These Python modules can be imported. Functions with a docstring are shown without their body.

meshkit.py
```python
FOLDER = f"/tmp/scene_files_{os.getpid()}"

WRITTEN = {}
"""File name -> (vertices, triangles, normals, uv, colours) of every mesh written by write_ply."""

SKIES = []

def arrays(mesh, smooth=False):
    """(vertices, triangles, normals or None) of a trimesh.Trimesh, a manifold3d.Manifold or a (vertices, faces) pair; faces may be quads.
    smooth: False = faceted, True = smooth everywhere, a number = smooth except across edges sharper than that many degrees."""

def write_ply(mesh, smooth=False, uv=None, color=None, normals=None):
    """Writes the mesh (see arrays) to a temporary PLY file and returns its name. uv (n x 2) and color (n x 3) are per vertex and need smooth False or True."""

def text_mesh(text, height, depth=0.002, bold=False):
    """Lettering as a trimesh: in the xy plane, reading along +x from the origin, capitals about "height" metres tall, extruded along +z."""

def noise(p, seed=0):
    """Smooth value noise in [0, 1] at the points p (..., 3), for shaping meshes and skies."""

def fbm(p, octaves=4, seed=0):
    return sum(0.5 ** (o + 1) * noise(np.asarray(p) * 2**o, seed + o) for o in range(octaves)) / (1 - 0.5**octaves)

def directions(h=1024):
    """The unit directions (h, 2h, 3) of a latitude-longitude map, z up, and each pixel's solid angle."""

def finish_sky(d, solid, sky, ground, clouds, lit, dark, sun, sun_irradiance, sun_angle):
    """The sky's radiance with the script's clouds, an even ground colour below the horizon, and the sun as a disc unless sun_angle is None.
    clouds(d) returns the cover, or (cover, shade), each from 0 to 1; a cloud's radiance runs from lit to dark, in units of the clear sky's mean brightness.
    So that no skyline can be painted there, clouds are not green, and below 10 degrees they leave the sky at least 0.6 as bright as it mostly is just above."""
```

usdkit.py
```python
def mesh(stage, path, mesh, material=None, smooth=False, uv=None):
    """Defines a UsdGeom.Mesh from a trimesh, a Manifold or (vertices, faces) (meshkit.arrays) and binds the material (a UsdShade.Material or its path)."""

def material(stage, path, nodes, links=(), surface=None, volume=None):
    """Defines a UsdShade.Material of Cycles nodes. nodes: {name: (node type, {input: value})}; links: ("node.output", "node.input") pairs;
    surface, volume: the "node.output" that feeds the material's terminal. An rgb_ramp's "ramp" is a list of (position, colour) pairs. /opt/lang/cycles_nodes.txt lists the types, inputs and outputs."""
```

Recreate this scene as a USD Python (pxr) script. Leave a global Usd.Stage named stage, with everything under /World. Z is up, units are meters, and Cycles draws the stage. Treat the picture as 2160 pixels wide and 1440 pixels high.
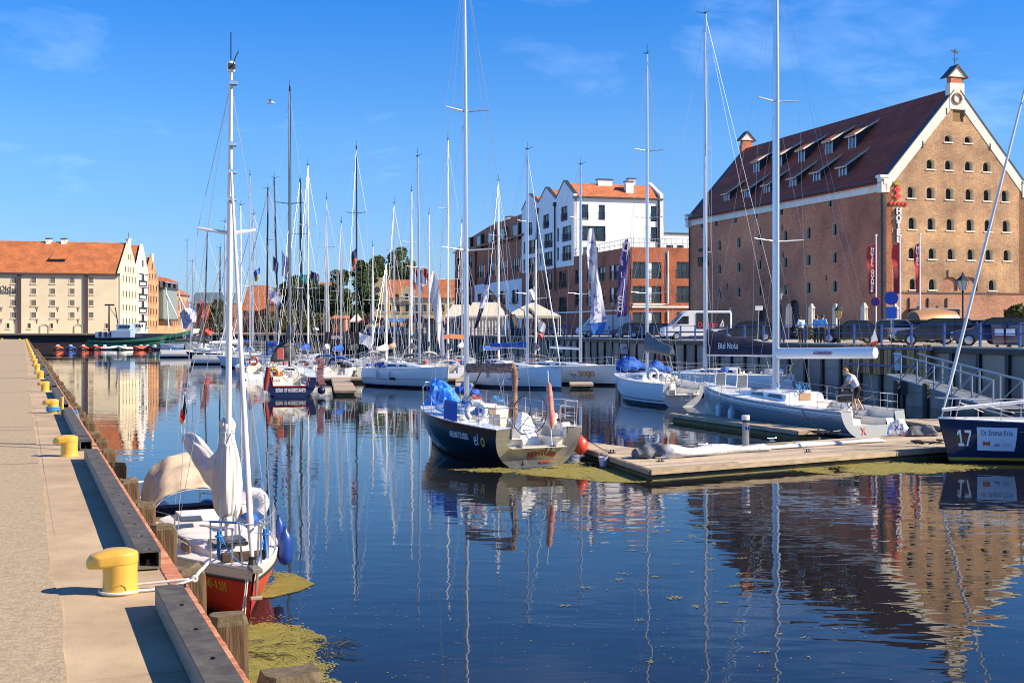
import math, random
import numpy as np, trimesh, usdkit, meshkit
from shapely.geometry import Polygon, box as sbox
from shapely import affinity
from pxr import Usd, UsdGeom, UsdLux, UsdShade, Gf, Sdf

stage = Usd.Stage.CreateInMemory()
UsdGeom.SetStageUpAxis(stage, 'Z')
UsdGeom.Xform.Define(stage, '/World')
UsdGeom.Scope.Define(stage, '/World/Looks')
# ---------------------------------------------------------------- camera, sky, sun
EXPOSURE = 0.92
SKY_STRENGTH, SUN_INTENSITY = 0.088, 1.25
SUN_ELEV = math.radians(35.0)
SUN_DIR = (0.978, -0.21)
FOCAL, EYE, HORIZON = 2600.0, 4.0, 694.0        # pixels of a 2160 px wide picture, metres, pixel row
cam = UsdGeom.Camera.Define(stage, '/World/camera')
cam.AddTranslateOp().Set(Gf.Vec3d(0, 0, EYE))
cam.AddRotateXOp().Set(90.0)
cam.CreateHorizontalApertureAttr(36.0)
cam.CreateFocalLengthAttr(FOCAL / 2160 * 36.0)
cam.CreateVerticalApertureOffsetAttr(-(720 - HORIZON) / 2160 * 36.0)
cam.CreateFStopAttr(0.0)
cam.CreateExposureAttr(EXPOSURE)
sun_rot = math.atan2(SUN_DIR[0], SUN_DIR[1])
usdkit.material(stage, '/World/Looks/sky_look', {
    'tc': ('texture_coordinate', {}),
    'sky': ('sky_texture', {'sky_type': 'single_scattering', 'sun_disc': False, 'sun_elevation': SUN_ELEV, 'sun_rotation': sun_rot,
                            'altitude': 300.0, 'air_density': 1.15, 'aerosol_density': 0.25, 'ozone_density': 3.0}),
    'sx': ('separate_xyz', {}), 'tr': ('rgb_ramp', {'ramp': [(0.0, (0.38, 0.58, 1.08)), (0.06, (0.40, 0.61, 1.03)), (0.15, (0.36, 0.66, 1.06)), (0.26, (0.15, 0.57, 1.12)), (0.45, (0.14, 0.5, 1.02)), (1.0, (0.20, 0.48, 0.95))]}),
    'sat': ('mix_color', {'blend_type': 'multiply', 'fac': 1.0, 'use_clamp': False}),
    'mp': ('mapping', {'scale': (3.0, 3.0, 9.0), 'rotation': (0.0, 0.25, 0.5), 'location': (0.35, 0.0, 0.2)}),
    'nz': ('noise_texture', {'scale': 1.5, 'detail': 6.0, 'roughness': 0.58, 'distortion': 0.35}),
    'cr': ('map_range', {'from_min': 0.565, 'from_max': 0.80, 'to_min': 0.0, 'to_max': 0.33, 'clamp': True}),
    'cl': ('hsv', {'hue': 0.5, 'saturation': 0.55, 'value': 1.9, 'fac': 1.0}),
    'mx': ('mix_color', {}),
    'bg': ('background_shader', {'strength': SKY_STRENGTH}),
}, [('sky.color', 'sat.a'), ('tc.generated', 'sx.vector'), ('sx.z', 'tr.fac'), ('tr.color', 'sat.b'), ('tc.generated', 'mp.vector'), ('mp.vector', 'nz.vector'), ('nz.fac', 'cr.value'),
    ('sat.result', 'cl.color'), ('cr.result', 'mx.fac'), ('sat.result', 'mx.a'), ('cl.color', 'mx.b'), ('mx.result', 'bg.color')], surface='bg.background')
dome = UsdLux.DomeLight.Define(stage, '/World/sky')
UsdShade.MaterialBindingAPI.Apply(dome.GetPrim()).Bind(UsdShade.Material.Get(stage, '/World/Looks/sky_look'))
dome.GetPrim().SetCustomDataByKey('kind', 'structure')
sun = UsdLux.DistantLight.Define(stage, '/World/sun')
sun.CreateNormalizeAttr(True); sun.CreateIntensityAttr(SUN_INTENSITY); sun.CreateAngleAttr(0.5); sun.CreateColorAttr(Gf.Vec3f(1.0, 0.875, 0.70))
_l = math.hypot(*SUN_DIR)
to_sun = np.array([SUN_DIR[0] / _l * math.cos(SUN_ELEV), SUN_DIR[1] / _l * math.cos(SUN_ELEV), math.sin(SUN_ELEV)])
_m = Gf.Matrix4d().SetLookAt(Gf.Vec3d(*map(float, to_sun)), Gf.Vec3d(0, 0, 0), Gf.Vec3d(0, 0, 1)).GetInverse()
sun.AddTransformOp().Set(_m)

# ---------------------------------------------------------------- places
def at(px, py, D):
    """The world point seen at a pixel of the photograph at distance D along the view axis."""
    return np.array([(px - 1080) / FOCAL * D, D, EYE + (HORIZON - py) / FOCAL * D])
def on(px, py, z=0.0):
    """The point of the level z seen at a pixel."""
    D = (EYE - z) * FOCAL / (py - HORIZON)
    return at(px, py, D)
def xy(px, D): return (px - 1080) / FOCAL * D, D
def zz(py, D): return EYE + (HORIZON - py) / FOCAL * D

# ---------------------------------------------------------------- scene helpers
_names = {}
def numbered(parent, name):
    k = (parent, name); n = _names.get(k, 0); _names[k] = n + 1
    return name if n == 0 else f'{name}_{n:03d}'
class T:
    """A top-level thing: path and world->local matrix."""
    def __init__(s, path, mat): s.path, s.mat, s.inv = path, mat, np.linalg.inv(mat)
def rotz(a, loc=(0, 0, 0)):
    m = np.eye(4); c, s_ = math.cos(a), math.sin(a); m[:2, :2] = [[c, -s_], [s_, c]]; m[:3, 3] = loc
    return m
def meta(prim, label=None, cat=None, group=None, kind=None):
    for k, v in (('label', label), ('category', cat), ('group', group), ('kind', kind)):
        if v: prim.SetCustomDataByKey(k, v)
def thing(name, label, cat, loc=(0, 0, 0), rz=0.0, group=None, kind=None):
    p = '/World/' + numbered('/World', name)
    x = UsdGeom.Xform.Define(stage, p)
    x.AddTranslateOp().Set(Gf.Vec3d(*map(float, loc))); x.AddRotateZOp().Set(math.degrees(rz))
    meta(x.GetPrim(), label, cat, group, kind)
    return T(p, rotz(rz, loc))
class Sub:
    def __init__(s, path, t): s.path, s.inv, s.k = path, t.inv, getattr(t, 'k', None)
def part(name, mb, mat, parent, smooth=False, world=False, label=None, kind=None):
    """One mesh under a thing (or under a part)."""
    v, f = mb.arrays() if isinstance(mb, MB) else (np.asarray(mb.vertices), np.asarray(mb.faces))
    if len(f) == 0: return None
    if world and getattr(parent, 'k', None): v = np.array([0, 0, EYE]) + (v - (0, 0, EYE)) * parent.k     # a house measured in a smaller unit
    if world: v = v @ parent.inv[:3, :3].T + parent.inv[:3, 3]
    p = parent.path + '/' + numbered(parent.path, name)
    m = usdkit.mesh(stage, p, trimesh.Trimesh(v, f, process=False), mat, smooth=smooth)
    meta(m.GetPrim(), label, None, None, kind)
    return Sub(p, parent)
def single(name, label, cat, mb, mat, group=None, kind=None, smooth=False):
    """A thing that is one mesh, given in world coordinates; its prim sits at its base."""
    v, f = mb.arrays() if isinstance(mb, MB) else (np.asarray(mb.vertices), np.asarray(mb.faces))
    p = '/World/' + numbered('/World', name)
    lo, hi = v.min(0), v.max(0)
    c = np.array([(lo[0] + hi[0]) / 2, (lo[1] + hi[1]) / 2, lo[2]]) if kind is None else np.zeros(3)
    m = usdkit.mesh(stage, p, trimesh.Trimesh(v - c, f, process=False), mat, smooth=smooth)
    m.AddTranslateOp().Set(Gf.Vec3d(*map(float, c)))
    meta(m.GetPrim(), label, cat, group, kind)
    return T(p, rotz(0, c))
def copy(src, loc, rz=0.0, label=None, group=None, scale=None):
    prim = stage.GetPrimAtPath(src.path); was = prim.GetCustomData()
    base = src.path.split('/')[-1]
    if len(base) > 4 and base[-4] == '_' and base[-3:].isdigit(): base = base[:-4]
    p = '/World/' + numbered('/World', base)
    x = UsdGeom.Xform.Define(stage, p)
    x.GetPrim().GetReferences().AddInternalReference(prim.GetPath())
    x.GetPrim().SetInstanceable(True)
    x.ClearXformOpOrder()
    x.AddTranslateOp().Set(Gf.Vec3d(*map(float, loc))); x.AddRotateZOp().Set(math.degrees(rz))
    if scale is not None:
        x.AddScaleOp().Set(Gf.Vec3f(*map(float, scale)))
    meta(x.GetPrim(), label or was['label'], was['category'], group or was.get('group'))
    return T(p, rotz(rz, loc))

# ---------------------------------------------------------------- mesh builder
BOXF = np.array([[0, 2, 1], [0, 3, 2], [4, 5, 6], [4, 6, 7], [0, 1, 5], [0, 5, 4], [1, 2, 6], [1, 6, 5], [2, 3, 7], [2, 7, 6], [3, 0, 4], [3, 4, 7]])
def unit(v): v = np.asarray(v, float); return v / (np.linalg.norm(v) + 1e-12)
class MB:
    def __init__(s): s.v, s.f, s.n = [], [], 0
    def add(s, v, f):
        v = np.asarray(v, float).reshape(-1, 3); s.v.append(v); s.f.append(np.asarray(f, int).reshape(-1, 3) + s.n); s.n += len(v); return s
    def tm(s, m, M=None):
        v = np.asarray(m.vertices)
        if M is not None: v = v @ M[:3, :3].T + M[:3, 3]
        return s.add(v, m.faces)
    def arrays(s):
        return (np.vstack(s.v), np.vstack(s.f)) if s.v else (np.zeros((0, 3)), np.zeros((0, 3), int))
    def box(s, x0, x1, y0, y1, z0, z1):
        return s.add([[x0, y0, z0], [x1, y0, z0], [x1, y1, z0], [x0, y1, z0], [x0, y0, z1], [x1, y0, z1], [x1, y1, z1], [x0, y1, z1]], BOXF)
    def cbox(s, c, d, rz=0.0, ch=0.0):
        """Box by centre, size, turn about z; ch chamfers its edges."""
        d = np.asarray(d, float) / 2; M = rotz(rz, c)
        if ch <= 0:
            v = np.array([[-1, -1, -1], [1, -1, -1], [1, 1, -1], [-1, 1, -1], [-1, -1, 1], [1, -1, 1], [1, 1, 1], [-1, 1, 1]]) * d
            return s.add(v @ M[:3, :3].T + M[:3, 3], BOXF)
        pts = []
        for sx in (-1, 1):
            for sy in (-1, 1):
                for sz in (-1, 1):
                    for k in range(3):
                        q = d - ch; q[k] = d[k]; pts.append(q * (sx, sy, sz))
        h = trimesh.convex.convex_hull(np.array(pts))
        return s.tm(h, M)
    def obox(s, o, a, b, c):
        """Box from a corner and three edge vectors."""
        o, a, b, c = (np.asarray(q, float) for q in (o, a, b, c))
        v = np.array([o, o + a, o + a + b, o + b, o + c, o + a + c, o + a + b + c, o + b + c])
        f = BOXF if np.dot(np.cross(a, b), c) > 0 else BOXF[:, ::-1]
        return s.add(v, f)
    def beam(s, p, q, w, h, up=(0, 0, 1)):
        """A rectangular bar from p to q, w wide, h high."""
        p, q = np.asarray(p, float), np.asarray(q, float); d = unit(q - p); side = unit(np.cross(d, up)); u = np.cross(side, d)
        return s.obox(p - side * w / 2 - u * h / 2, q - p, side * w, u * h)
    def tube(s, pts, r, sides=6, cap=True, ry=None):
        """A round bar along a polyline; r a number or one per point."""
        p = np.asarray(pts, float); r = np.broadcast_to(np.asarray(r, float), (len(p),))
        t = np.gradient(p, axis=0); t /= np.linalg.norm(t, axis=1, keepdims=True) + 1e-12
        ref = np.array([0, 0, 1.0]) if abs(t[0, 2]) < 0.9 else np.array([1.0, 0, 0])
        vs = []
        a = None
        for i in range(len(p)):
            if a is None: a = unit(np.cross(t[i], ref))
            else: a = unit(a - t[i] * np.dot(a, t[i]))
            b = np.cross(t[i], a); ang = np.arange(sides) * 2 * math.pi / sides
            vs.append(p[i] + r[i] * (np.cos(ang)[:, None] * a + (np.sin(ang) * (ry if ry else 1.0))[:, None] * b))
        v = np.vstack(vs); f = []
        for i in range(len(p) - 1):
            for j in range(sides):
                k = (j + 1) % sides; A, B, C, Dd = i * sides + j, i * sides + k, (i + 1) * sides + k, (i + 1) * sides + j
                f += [[A, B, C], [A, C, Dd]]
        if cap:
            n = len(v); v = np.vstack([v, p[0], p[-1]]); e = (len(p) - 1) * sides
            for j in range(sides):
                k = (j + 1) % sides; f += [[n, k, j], [n + 1, e + j, e + k]]
        return s.add(v, f)
    def ring(s, c, R, r, u=(1, 0, 0), w=(0, 0, 1), n=20, sides=6, a0=0.0, a1=2 * math.pi):
        u, w = unit(u), unit(w); full = abs(a1 - a0 - 2 * math.pi) < 1e-6
        ang = np.linspace(a0, a1, n + 1)
        pts = np.asarray(c) + R * (np.cos(ang)[:, None] * u + np.sin(ang)[:, None] * w)
        return s.tube(pts, r, sides, cap=not full)
    def loft(s, rings, cap=True, closed=True):
        """Skins equal-length rings of points."""
        n = len(rings[0]); v = np.vstack(rings); f = []
        m = n if closed else n - 1
        for i in range(len(rings) - 1):
            for j in range(m):
                k = (j + 1) % n; A, B, C, Dd = i * n + j, i * n + k, (i + 1) * n + k, (i + 1) * n + j
                f += [[A, B, C], [A, C, Dd]]
        if cap and closed:
            c0, c1 = len(v), len(v) + 1; v = np.vstack([v, np.mean(rings[0], 0), np.mean(rings[-1], 0)]); e = (len(rings) - 1) * n
            for j in range(n):
                k = (j + 1) % n; f += [[c0, k, j], [c1, e + j, e + k]]
        return s.add(v, f)
    def quad(s, a, b, c, d): return s.add([a, b, c, d], [[0, 1, 2], [0, 2, 3]])
    def lathe(s, prof, c=(0, 0, 0), n=16):
        """Revolves (r, z) pairs about a vertical axis."""
        ang = np.arange(n) * 2 * math.pi / n
        rings = [np.stack([c[0] + r * np.cos(ang), c[1] + r * np.sin(ang), np.full(n, c[2] + z)], 1) for r, z in prof]
        return s.loft(rings)
    def sphere(s, c, r, sub=1, sc=(1, 1, 1)):
        m = trimesh.creation.icosphere(sub, 1.0); return s.add(m.vertices * np.asarray(sc) * r + np.asarray(c), m.faces)
    def prism(s, poly, o, u, w, n, depth):
        """A shapely polygon in the (u, w) plane at o, its face on o, going back along -n by depth."""
        if poly.is_empty: return s
        for g in getattr(poly, 'geoms', [poly]):
            m = trimesh.creation.extrude_polygon(g, depth, engine='earcut')
            o_, u_, w_, n_ = (np.asarray(q, float) for q in (o, u, w, n))
            v = np.asarray(m.vertices); p = o_ + v[:, :1] * u_ + v[:, 1:2] * w_ + (v[:, 2:3] - depth) * n_
            f = np.asarray(m.faces)
            if np.dot(np.cross(u_, w_), n_) < 0: f = f[:, ::-1]
            s.add(p, f)
        return s
def crumple(mb, amp, freq, seed, sub=1, floor=None):
    """Soft creases: ridged noise along the normals of a finer copy of the mesh."""
    v, f = mb.arrays(); m = trimesh.Trimesh(v, f, process=True)
    for _ in range(sub): m = m.subdivide()
    v = np.array(m.vertices); n = np.array(m.vertex_normals)
    r = 1 - np.abs(2 * meshkit.fbm(v * freq * (1, 1, 0.55), 2, seed) - 1) * 2; k = 0.6 * r + 0.8 * (meshkit.fbm(v * freq * 0.45, 2, seed + 7) - 0.5)
    v = v + n * (k - k.mean())[:, None] * amp
    if floor is not None: v[:, 2] = np.maximum(v[:, 2], floor)
    return MB().add(v, m.faces)
def text_on(mb, text, h, o, u, w, n, depth=0.004, bold=False, width=None, proud=0.003, centre=False, arc=0.0):
    m = meshkit.text_mesh(text, h, depth, bold)
    v = np.array(m.vertices)
    if width: v[:, 0] *= width / max(v[:, 0].max(), 1e-6)
    if centre: v[:, 0] -= v[:, 0].max() / 2
    if arc: v[:, 1] -= arc * v[:, 0] ** 2
    o, u, w, n = (np.asarray(q, float) for q in (o, u, w, n))
    mb.add(o + v[:, :1] * u + v[:, 1:2] * w + (v[:, 2:3] + proud) * n, m.faces)
    return mb

# ---------------------------------------------------------------- materials
_mats = {}
def M(name, col, rough=0.55, metal=0.0, col2=None, scale=3.0, bump=0.0, bscale=30.0, stretch=(1, 1, 1), detail=5.0, lo=0.35, hi=0.65, spec=None, coat=0.0, rvar=0.0, translucent=0.0, island=0.0):
    if name in _mats: return _mats[name]
    p = {'roughness': rough, 'metallic': metal, 'base_color': col}
    if spec is not None: p['specular_ior_level'] = spec
    if coat: p['coat_weight'] = coat; p['coat_roughness'] = 0.08
    n, l = {'p': ('principled_bsdf', p)}, []
    out = 'p.BSDF'
    if col2 is not None or bump or rvar:
        n['tc'] = ('texture_coordinate', {}); n['mp'] = ('mapping', {'scale': stretch}); l.append(('tc.object', 'mp.vector'))
    if col2 is not None:
        n['nz'] = ('noise_texture', {'scale': scale, 'detail': detail, 'roughness': 0.62}); n['rp'] = ('rgb_ramp', {'ramp': [(lo, col), (hi, col2)]})
        l += [('mp.vector', 'nz.vector'), ('nz.fac', 'rp.fac'), ('rp.color', 'p.base_color')]
        if island:
            n['ge'] = ('geometry', {}); n['mr'] = ('map_range', {'to_min': 1 - island, 'to_max': 1 + island}); n['hv'] = ('hsv', {})
            l[-1] = ('rp.color', 'hv.color'); l += [('ge.random_per_island', 'mr.value'), ('mr.result', 'hv.value'), ('hv.color', 'p.base_color')]
        if rvar:
            n['rr'] = ('map_range', {'to_min': rough - rvar, 'to_max': rough + rvar}); l += [('nz.fac', 'rr.value'), ('rr.result', 'p.roughness')]
    if bump:
        n['bn'] = ('noise_texture', {'scale': bscale, 'detail': 4.0}); n['bp'] = ('bump', {'strength': 1.0, 'distance': bump})
        l += [('mp.vector', 'bn.vector'), ('bn.fac', 'bp.height'), ('bp.normal', 'p.normal')]
    if translucent:
        n['tr'] = ('translucent_bsdf', {'color': col}); n['mc'] = ('mix_closure', {'fac': translucent})
        l += [('p.BSDF', 'mc.closure1'), ('tr.BSDF', 'mc.closure2')]; out = 'mc.closure'
    _mats[name] = usdkit.material(stage, '/World/Looks/' + name, n, l, surface=out)
    return _mats[name]
def brickwork(name, c1, c2, mortar, scale=1.0, bw=0.26, rh=0.08, ms=0.012, patch=None, pscale=0.25, bump=0.004, rough=0.85):
    """Brick courses laid along x+y and z of the building, with weathered patches."""
    n = {'tc': ('texture_coordinate', {}), 'sx': ('separate_xyz', {}), 'ad': ('math', {'math_type': 'add'}), 'cb': ('combine_xyz', {}),
         'br': ('brick_texture', {'color1': c1, 'color2': c2, 'mortar': mortar, 'scale': scale, 'mortar_size': ms, 'mortar_smooth': 0.3, 'brick_width': bw, 'row_height': rh}),
         'nz': ('noise_texture', {'scale': pscale, 'detail': 8.0, 'roughness': 0.65}), 'rp': ('rgb_ramp', {'ramp': [(0.30, (0.46, 0.44, 0.45)), (0.5, (1, 1, 1)), (0.68, patch or (1.25, 1.2, 1.1))]}),
         'ml': ('mix_color', {'blend_type': 'multiply', 'fac': 1.0, 'use_clamp': False}),
         'n2': ('noise_texture', {'scale': 7.0, 'detail': 3.0}), 'r2': ('rgb_ramp', {'ramp': [(0.3, (0.7, 0.7, 0.7)), (0.7, (1.25, 1.22, 1.2))]}), 'm2': ('mix_color', {'blend_type': 'multiply', 'fac': 1.0, 'use_clamp': False}),
         'bp': ('bump', {'strength': 1.0, 'distance': bump, 'invert': True}), 'p': ('principled_bsdf', {'roughness': rough})}
    l = [('tc.object', 'sx.vector'), ('sx.x', 'ad.value1'), ('sx.y', 'ad.value2'), ('ad.value', 'cb.x'), ('sx.z', 'cb.y'), ('cb.vector', 'br.vector'),
         ('tc.object', 'nz.vector'), ('nz.fac', 'rp.fac'), ('br.color', 'ml.a'), ('rp.color', 'ml.b'), ('tc.object', 'n2.vector'), ('n2.fac', 'r2.fac'), ('ml.result', 'm2.a'), ('r2.color', 'm2.b'),
         ('m2.result', 'p.base_color'), ('br.fac', 'bp.height'), ('bp.normal', 'p.normal')]
    return usdkit.material(stage, '/World/Looks/' + name, n, l, surface='p.BSDF')
def tiles(name, c1, c2, scale=2.6, bump=0.03, xdir=True):
    """Pantile roof: rounded rows along x+y, courses down the slope."""
    n = {'tc': ('texture_coordinate', {}), 'mp': ('mapping', {}), 'sx': ('separate_xyz', {}), 'ad': ('math', {'math_type': 'add'}), 'cb': ('combine_xyz', {}),
         'br': ('brick_texture', {'color1': c1, 'color2': c2, 'mortar': tuple(0.35 * x for x in c1), 'scale': 1.0, 'mortar_size': 0.03, 'mortar_smooth': 0.9, 'brick_width': 0.24, 'row_height': 0.26, 'offset': 0.0}),
         'nz': ('noise_texture', {'scale': 0.6, 'detail': 7.0}), 'rp': ('rgb_ramp', {'ramp': [(0.35, (0.78, 0.76, 0.76)), (0.65, (1.15, 1.12, 1.1))]}),
         'ml': ('mix_color', {'blend_type': 'multiply', 'fac': 1.0, 'use_clamp': False}),
         'bp': ('bump', {'strength': 1.0, 'distance': bump, 'invert': True}), 'p': ('principled_bsdf', {'roughness': 0.75})}
    l = [('tc.object', 'sx.vector'), ('sx.x' if xdir else 'sx.y', 'cb.x'), ('sx.z', 'cb.y'), ('cb.vector', 'br.vector'), ('tc.object', 'nz.vector'), ('nz.fac', 'rp.fac'),
         ('br.color', 'ml.a'), ('rp.color', 'ml.b'), ('ml.result', 'p.base_color'), ('br.fac', 'bp.height'), ('bp.normal', 'p.normal')]
    return usdkit.material(stage, '/World/Looks/' + name, n, l, surface='p.BSDF')
white_gel = M('white_gelcoat', (0.78, 0.77, 0.74), 0.22, col2=(0.70, 0.70, 0.68), scale=1.5, coat=0.3)
cream_gel = M('cream_gelcoat', (0.74, 0.70, 0.60), 0.3, col2=(0.66, 0.62, 0.53), scale=1.5)
alu = M('anodised_aluminium', (0.62, 0.63, 0.65), 0.32, 0.85)
white_mast = M('white_spar_paint', (0.74, 0.74, 0.73), 0.3)
carbon = M('black_carbon_spar', (0.022, 0.024, 0.030), 0.25)
inox = M('stainless_tube', (0.68, 0.68, 0.68), 0.22, 0.9)
wire = M('rigging_wire', (0.46, 0.46, 0.47), 0.4, 0.4)
rope_white = M('white_rope', (0.66, 0.63, 0.56), 0.85, col2=(0.50, 0.47, 0.41), scale=30)
black_plastic = M('black_plastic', (0.02, 0.02, 0.022), 0.45)
smoked = M('smoked_window', (0.012, 0.014, 0.018), 0.06, spec=0.7)
glass_far = M('window_glass', (0.018, 0.024, 0.030), 0.04, spec=0.9)
navy = M('navy_gelcoat', (0.012, 0.018, 0.045), 0.15, coat=0.4)
# ================================================================ water and ground
def water_look():
    n = {'g': ('geometry', {}), 'm1': ('mapping', {'scale': (0.55, 1.1, 1.0), 'rotation': (0, 0, 0.25)}), 'n1': ('noise_texture', {'scale': 1.0, 'detail': 2.0, 'roughness': 0.45, 'distortion': 0.6}),
         'm2': ('mapping', {'scale': (1.6, 3.4, 1.0), 'rotation': (0, 0, -0.12)}), 'n2': ('noise_texture', {'scale': 1.0, 'detail': 1.5, 'roughness': 0.4}),
         'm3': ('mapping', {'scale': (0.03, 0.05, 1.0)}), 'n3': ('noise_texture', {'scale': 1.0, 'detail': 2.0}), 'r3': ('map_range', {'from_min': 0.40, 'from_max': 0.62, 'to_min': 0.2, 'to_max': 1.1, 'clamp': True}),
         'a': ('math', {'math_type': 'multiply', 'value2': 0.30}), 's': ('math', {'math_type': 'add'}), 'q': ('math', {'math_type': 'multiply'}),
         'bp': ('bump', {'strength': 1.0, 'distance': 0.012}), 'p': ('principled_bsdf', {'base_color': (0.010, 0.010, 0.009), 'roughness': 0.012, 'ior': 1.33, 'specular_ior_level': 0.36})}
    l = [('g.position', 'm1.vector'), ('m1.vector', 'n1.vector'), ('g.position', 'm2.vector'), ('m2.vector', 'n2.vector'), ('g.position', 'm3.vector'), ('m3.vector', 'n3.vector'), ('n3.fac', 'r3.value'),
         ('n2.fac', 'a.value1'), ('n1.fac', 's.value1'), ('a.value', 's.value2'), ('s.value', 'q.value1'), ('r3.result', 'q.value2'), ('q.value', 'bp.height'), ('bp.normal', 'p.normal')]
    return usdkit.material(stage, '/World/Looks/water_look', n, l, surface='p.BSDF')
single('water', None, None, MB().quad((-900, -60, 0), (400, -60, 0), (400, 300, 0), (-900, 300, 0)), water_look(), kind='structure')
QA, QR = np.array([-0.3695, 0.9292, 0]), np.array([0.9292, 0.3695, 0])     # along the near quay, and across it towards the water
QZ, QB = 2.25, np.array([1.138, 0, 0])
def q(s, t, z=0.0): return QB + QA * s + QR * t + np.array([0, 0, QZ + z])
FZ = 3.1                                                                    # the far quay's level
def wx(D): return 36.8 - 0.2451 * D                                         # its edge
FA = unit((-0.2451, 1, 0)); FN = np.array([-FA[1], FA[0], 0])               # along it, and out over the water
asphalt = M('worn_asphalt', (0.25, 0.185, 0.11), 0.92, col2=(0.44, 0.335, 0.21), scale=26, detail=12, bump=0.006, bscale=60, lo=0.3, hi=0.7)
slab_look = M('quay_concrete', (0.33, 0.235, 0.135), 0.85, col2=(0.48, 0.355, 0.215), scale=1.1, detail=12, bump=0.002, bscale=70, lo=0.36, hi=0.62)
cobble_look = M('far_paving', (0.34, 0.29, 0.22), 0.9, col2=(0.44, 0.38, 0.29), scale=0.9, detail=8)
quay_face = M('quay_face_concrete', (0.20, 0.17, 0.13), 0.9, col2=(0.30, 0.25, 0.19), scale=2, bump=0.01, bscale=12)
far = MB()
gp = Polygon([(49, -50), (wx(253), 253), (-900, 253), (-900, 2600), (2600, 2600), (2600, -50)])
far.prism(gp, (0, 0, FZ), (1, 0, 0), (0, 1, 0), (0, 0, 1), 4.2)
single('ground', None, None, far, cobble_look, kind='structure')
ap = Polygon([tuple(q(s, t)[:2]) for s, t in (*[(s_, -0.89 + 0.09 * float(meshkit.fbm(np.array([[s_ * 0.7, 0.3, 0]]), 4, 3)[0])) for s_ in np.arange(-30, 226, 0.2)], (232, -4), (236, -12), (236, -240), (-30, -60))])
single('quay_pavement', None, None, MB().prism(ap, (0, 0, QZ + 0.006), (1, 0, 0), (0, 1, 0), (0, 0, 1), 3.2), asphalt, kind='structure')
# concrete slabs of the edge strip
qs = thing('quay_edge', None, None, kind='structure')
part('strip_base', MB().obox(q(-12, -1.1, -0.95), QA * 238, QR * 0.3, (0, 0, 0.948)), slab_look, qs)
edges, s0 = [], -12.0
rnd = random.Random(4)
for k in range(60):
    s1 = s0 + 4.73 * (1 if k % 2 else 1.0)
    mb = MB(); c = (s0 + s1) / 2
    o = q(s0 + 0.006, -0.80, -0.9); mb.obox(o, QA * (s1 - s0 - 0.012), QR * 0.675, (0, 0, 0.9 + rnd.uniform(-0.002, 0.002)))
    part('slab', mb, slab_look, qs)
    s0 = s1
    if s0 > 226: break
part('quay_wall', MB().obox(q(-12, -0.124, -3.4), QA * 238, QR * 0.124, (0, 0, 3.28)), quay_face, qs)
brick_a = M('edge_clinker', (0.34, 0.115, 0.055), 0.8, col2=(0.50, 0.20, 0.105), scale=9, bump=0.002, bscale=80)
brick_b = M('edge_clinker_pale', (0.42, 0.16, 0.085), 0.8, col2=(0.55, 0.26, 0.15), scale=9, bump=0.002, bscale=80)
far_b = MB()
nb, s, D0 = 0, 4.6, 0.125
part('mortar_bed', MB().obox(q(-12, -0.122, -0.13), QA * 238, QR * 0.116, (0, 0, 0.118)), M('pale_mortar', (0.50, 0.44, 0.36), 0.9), qs)
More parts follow.
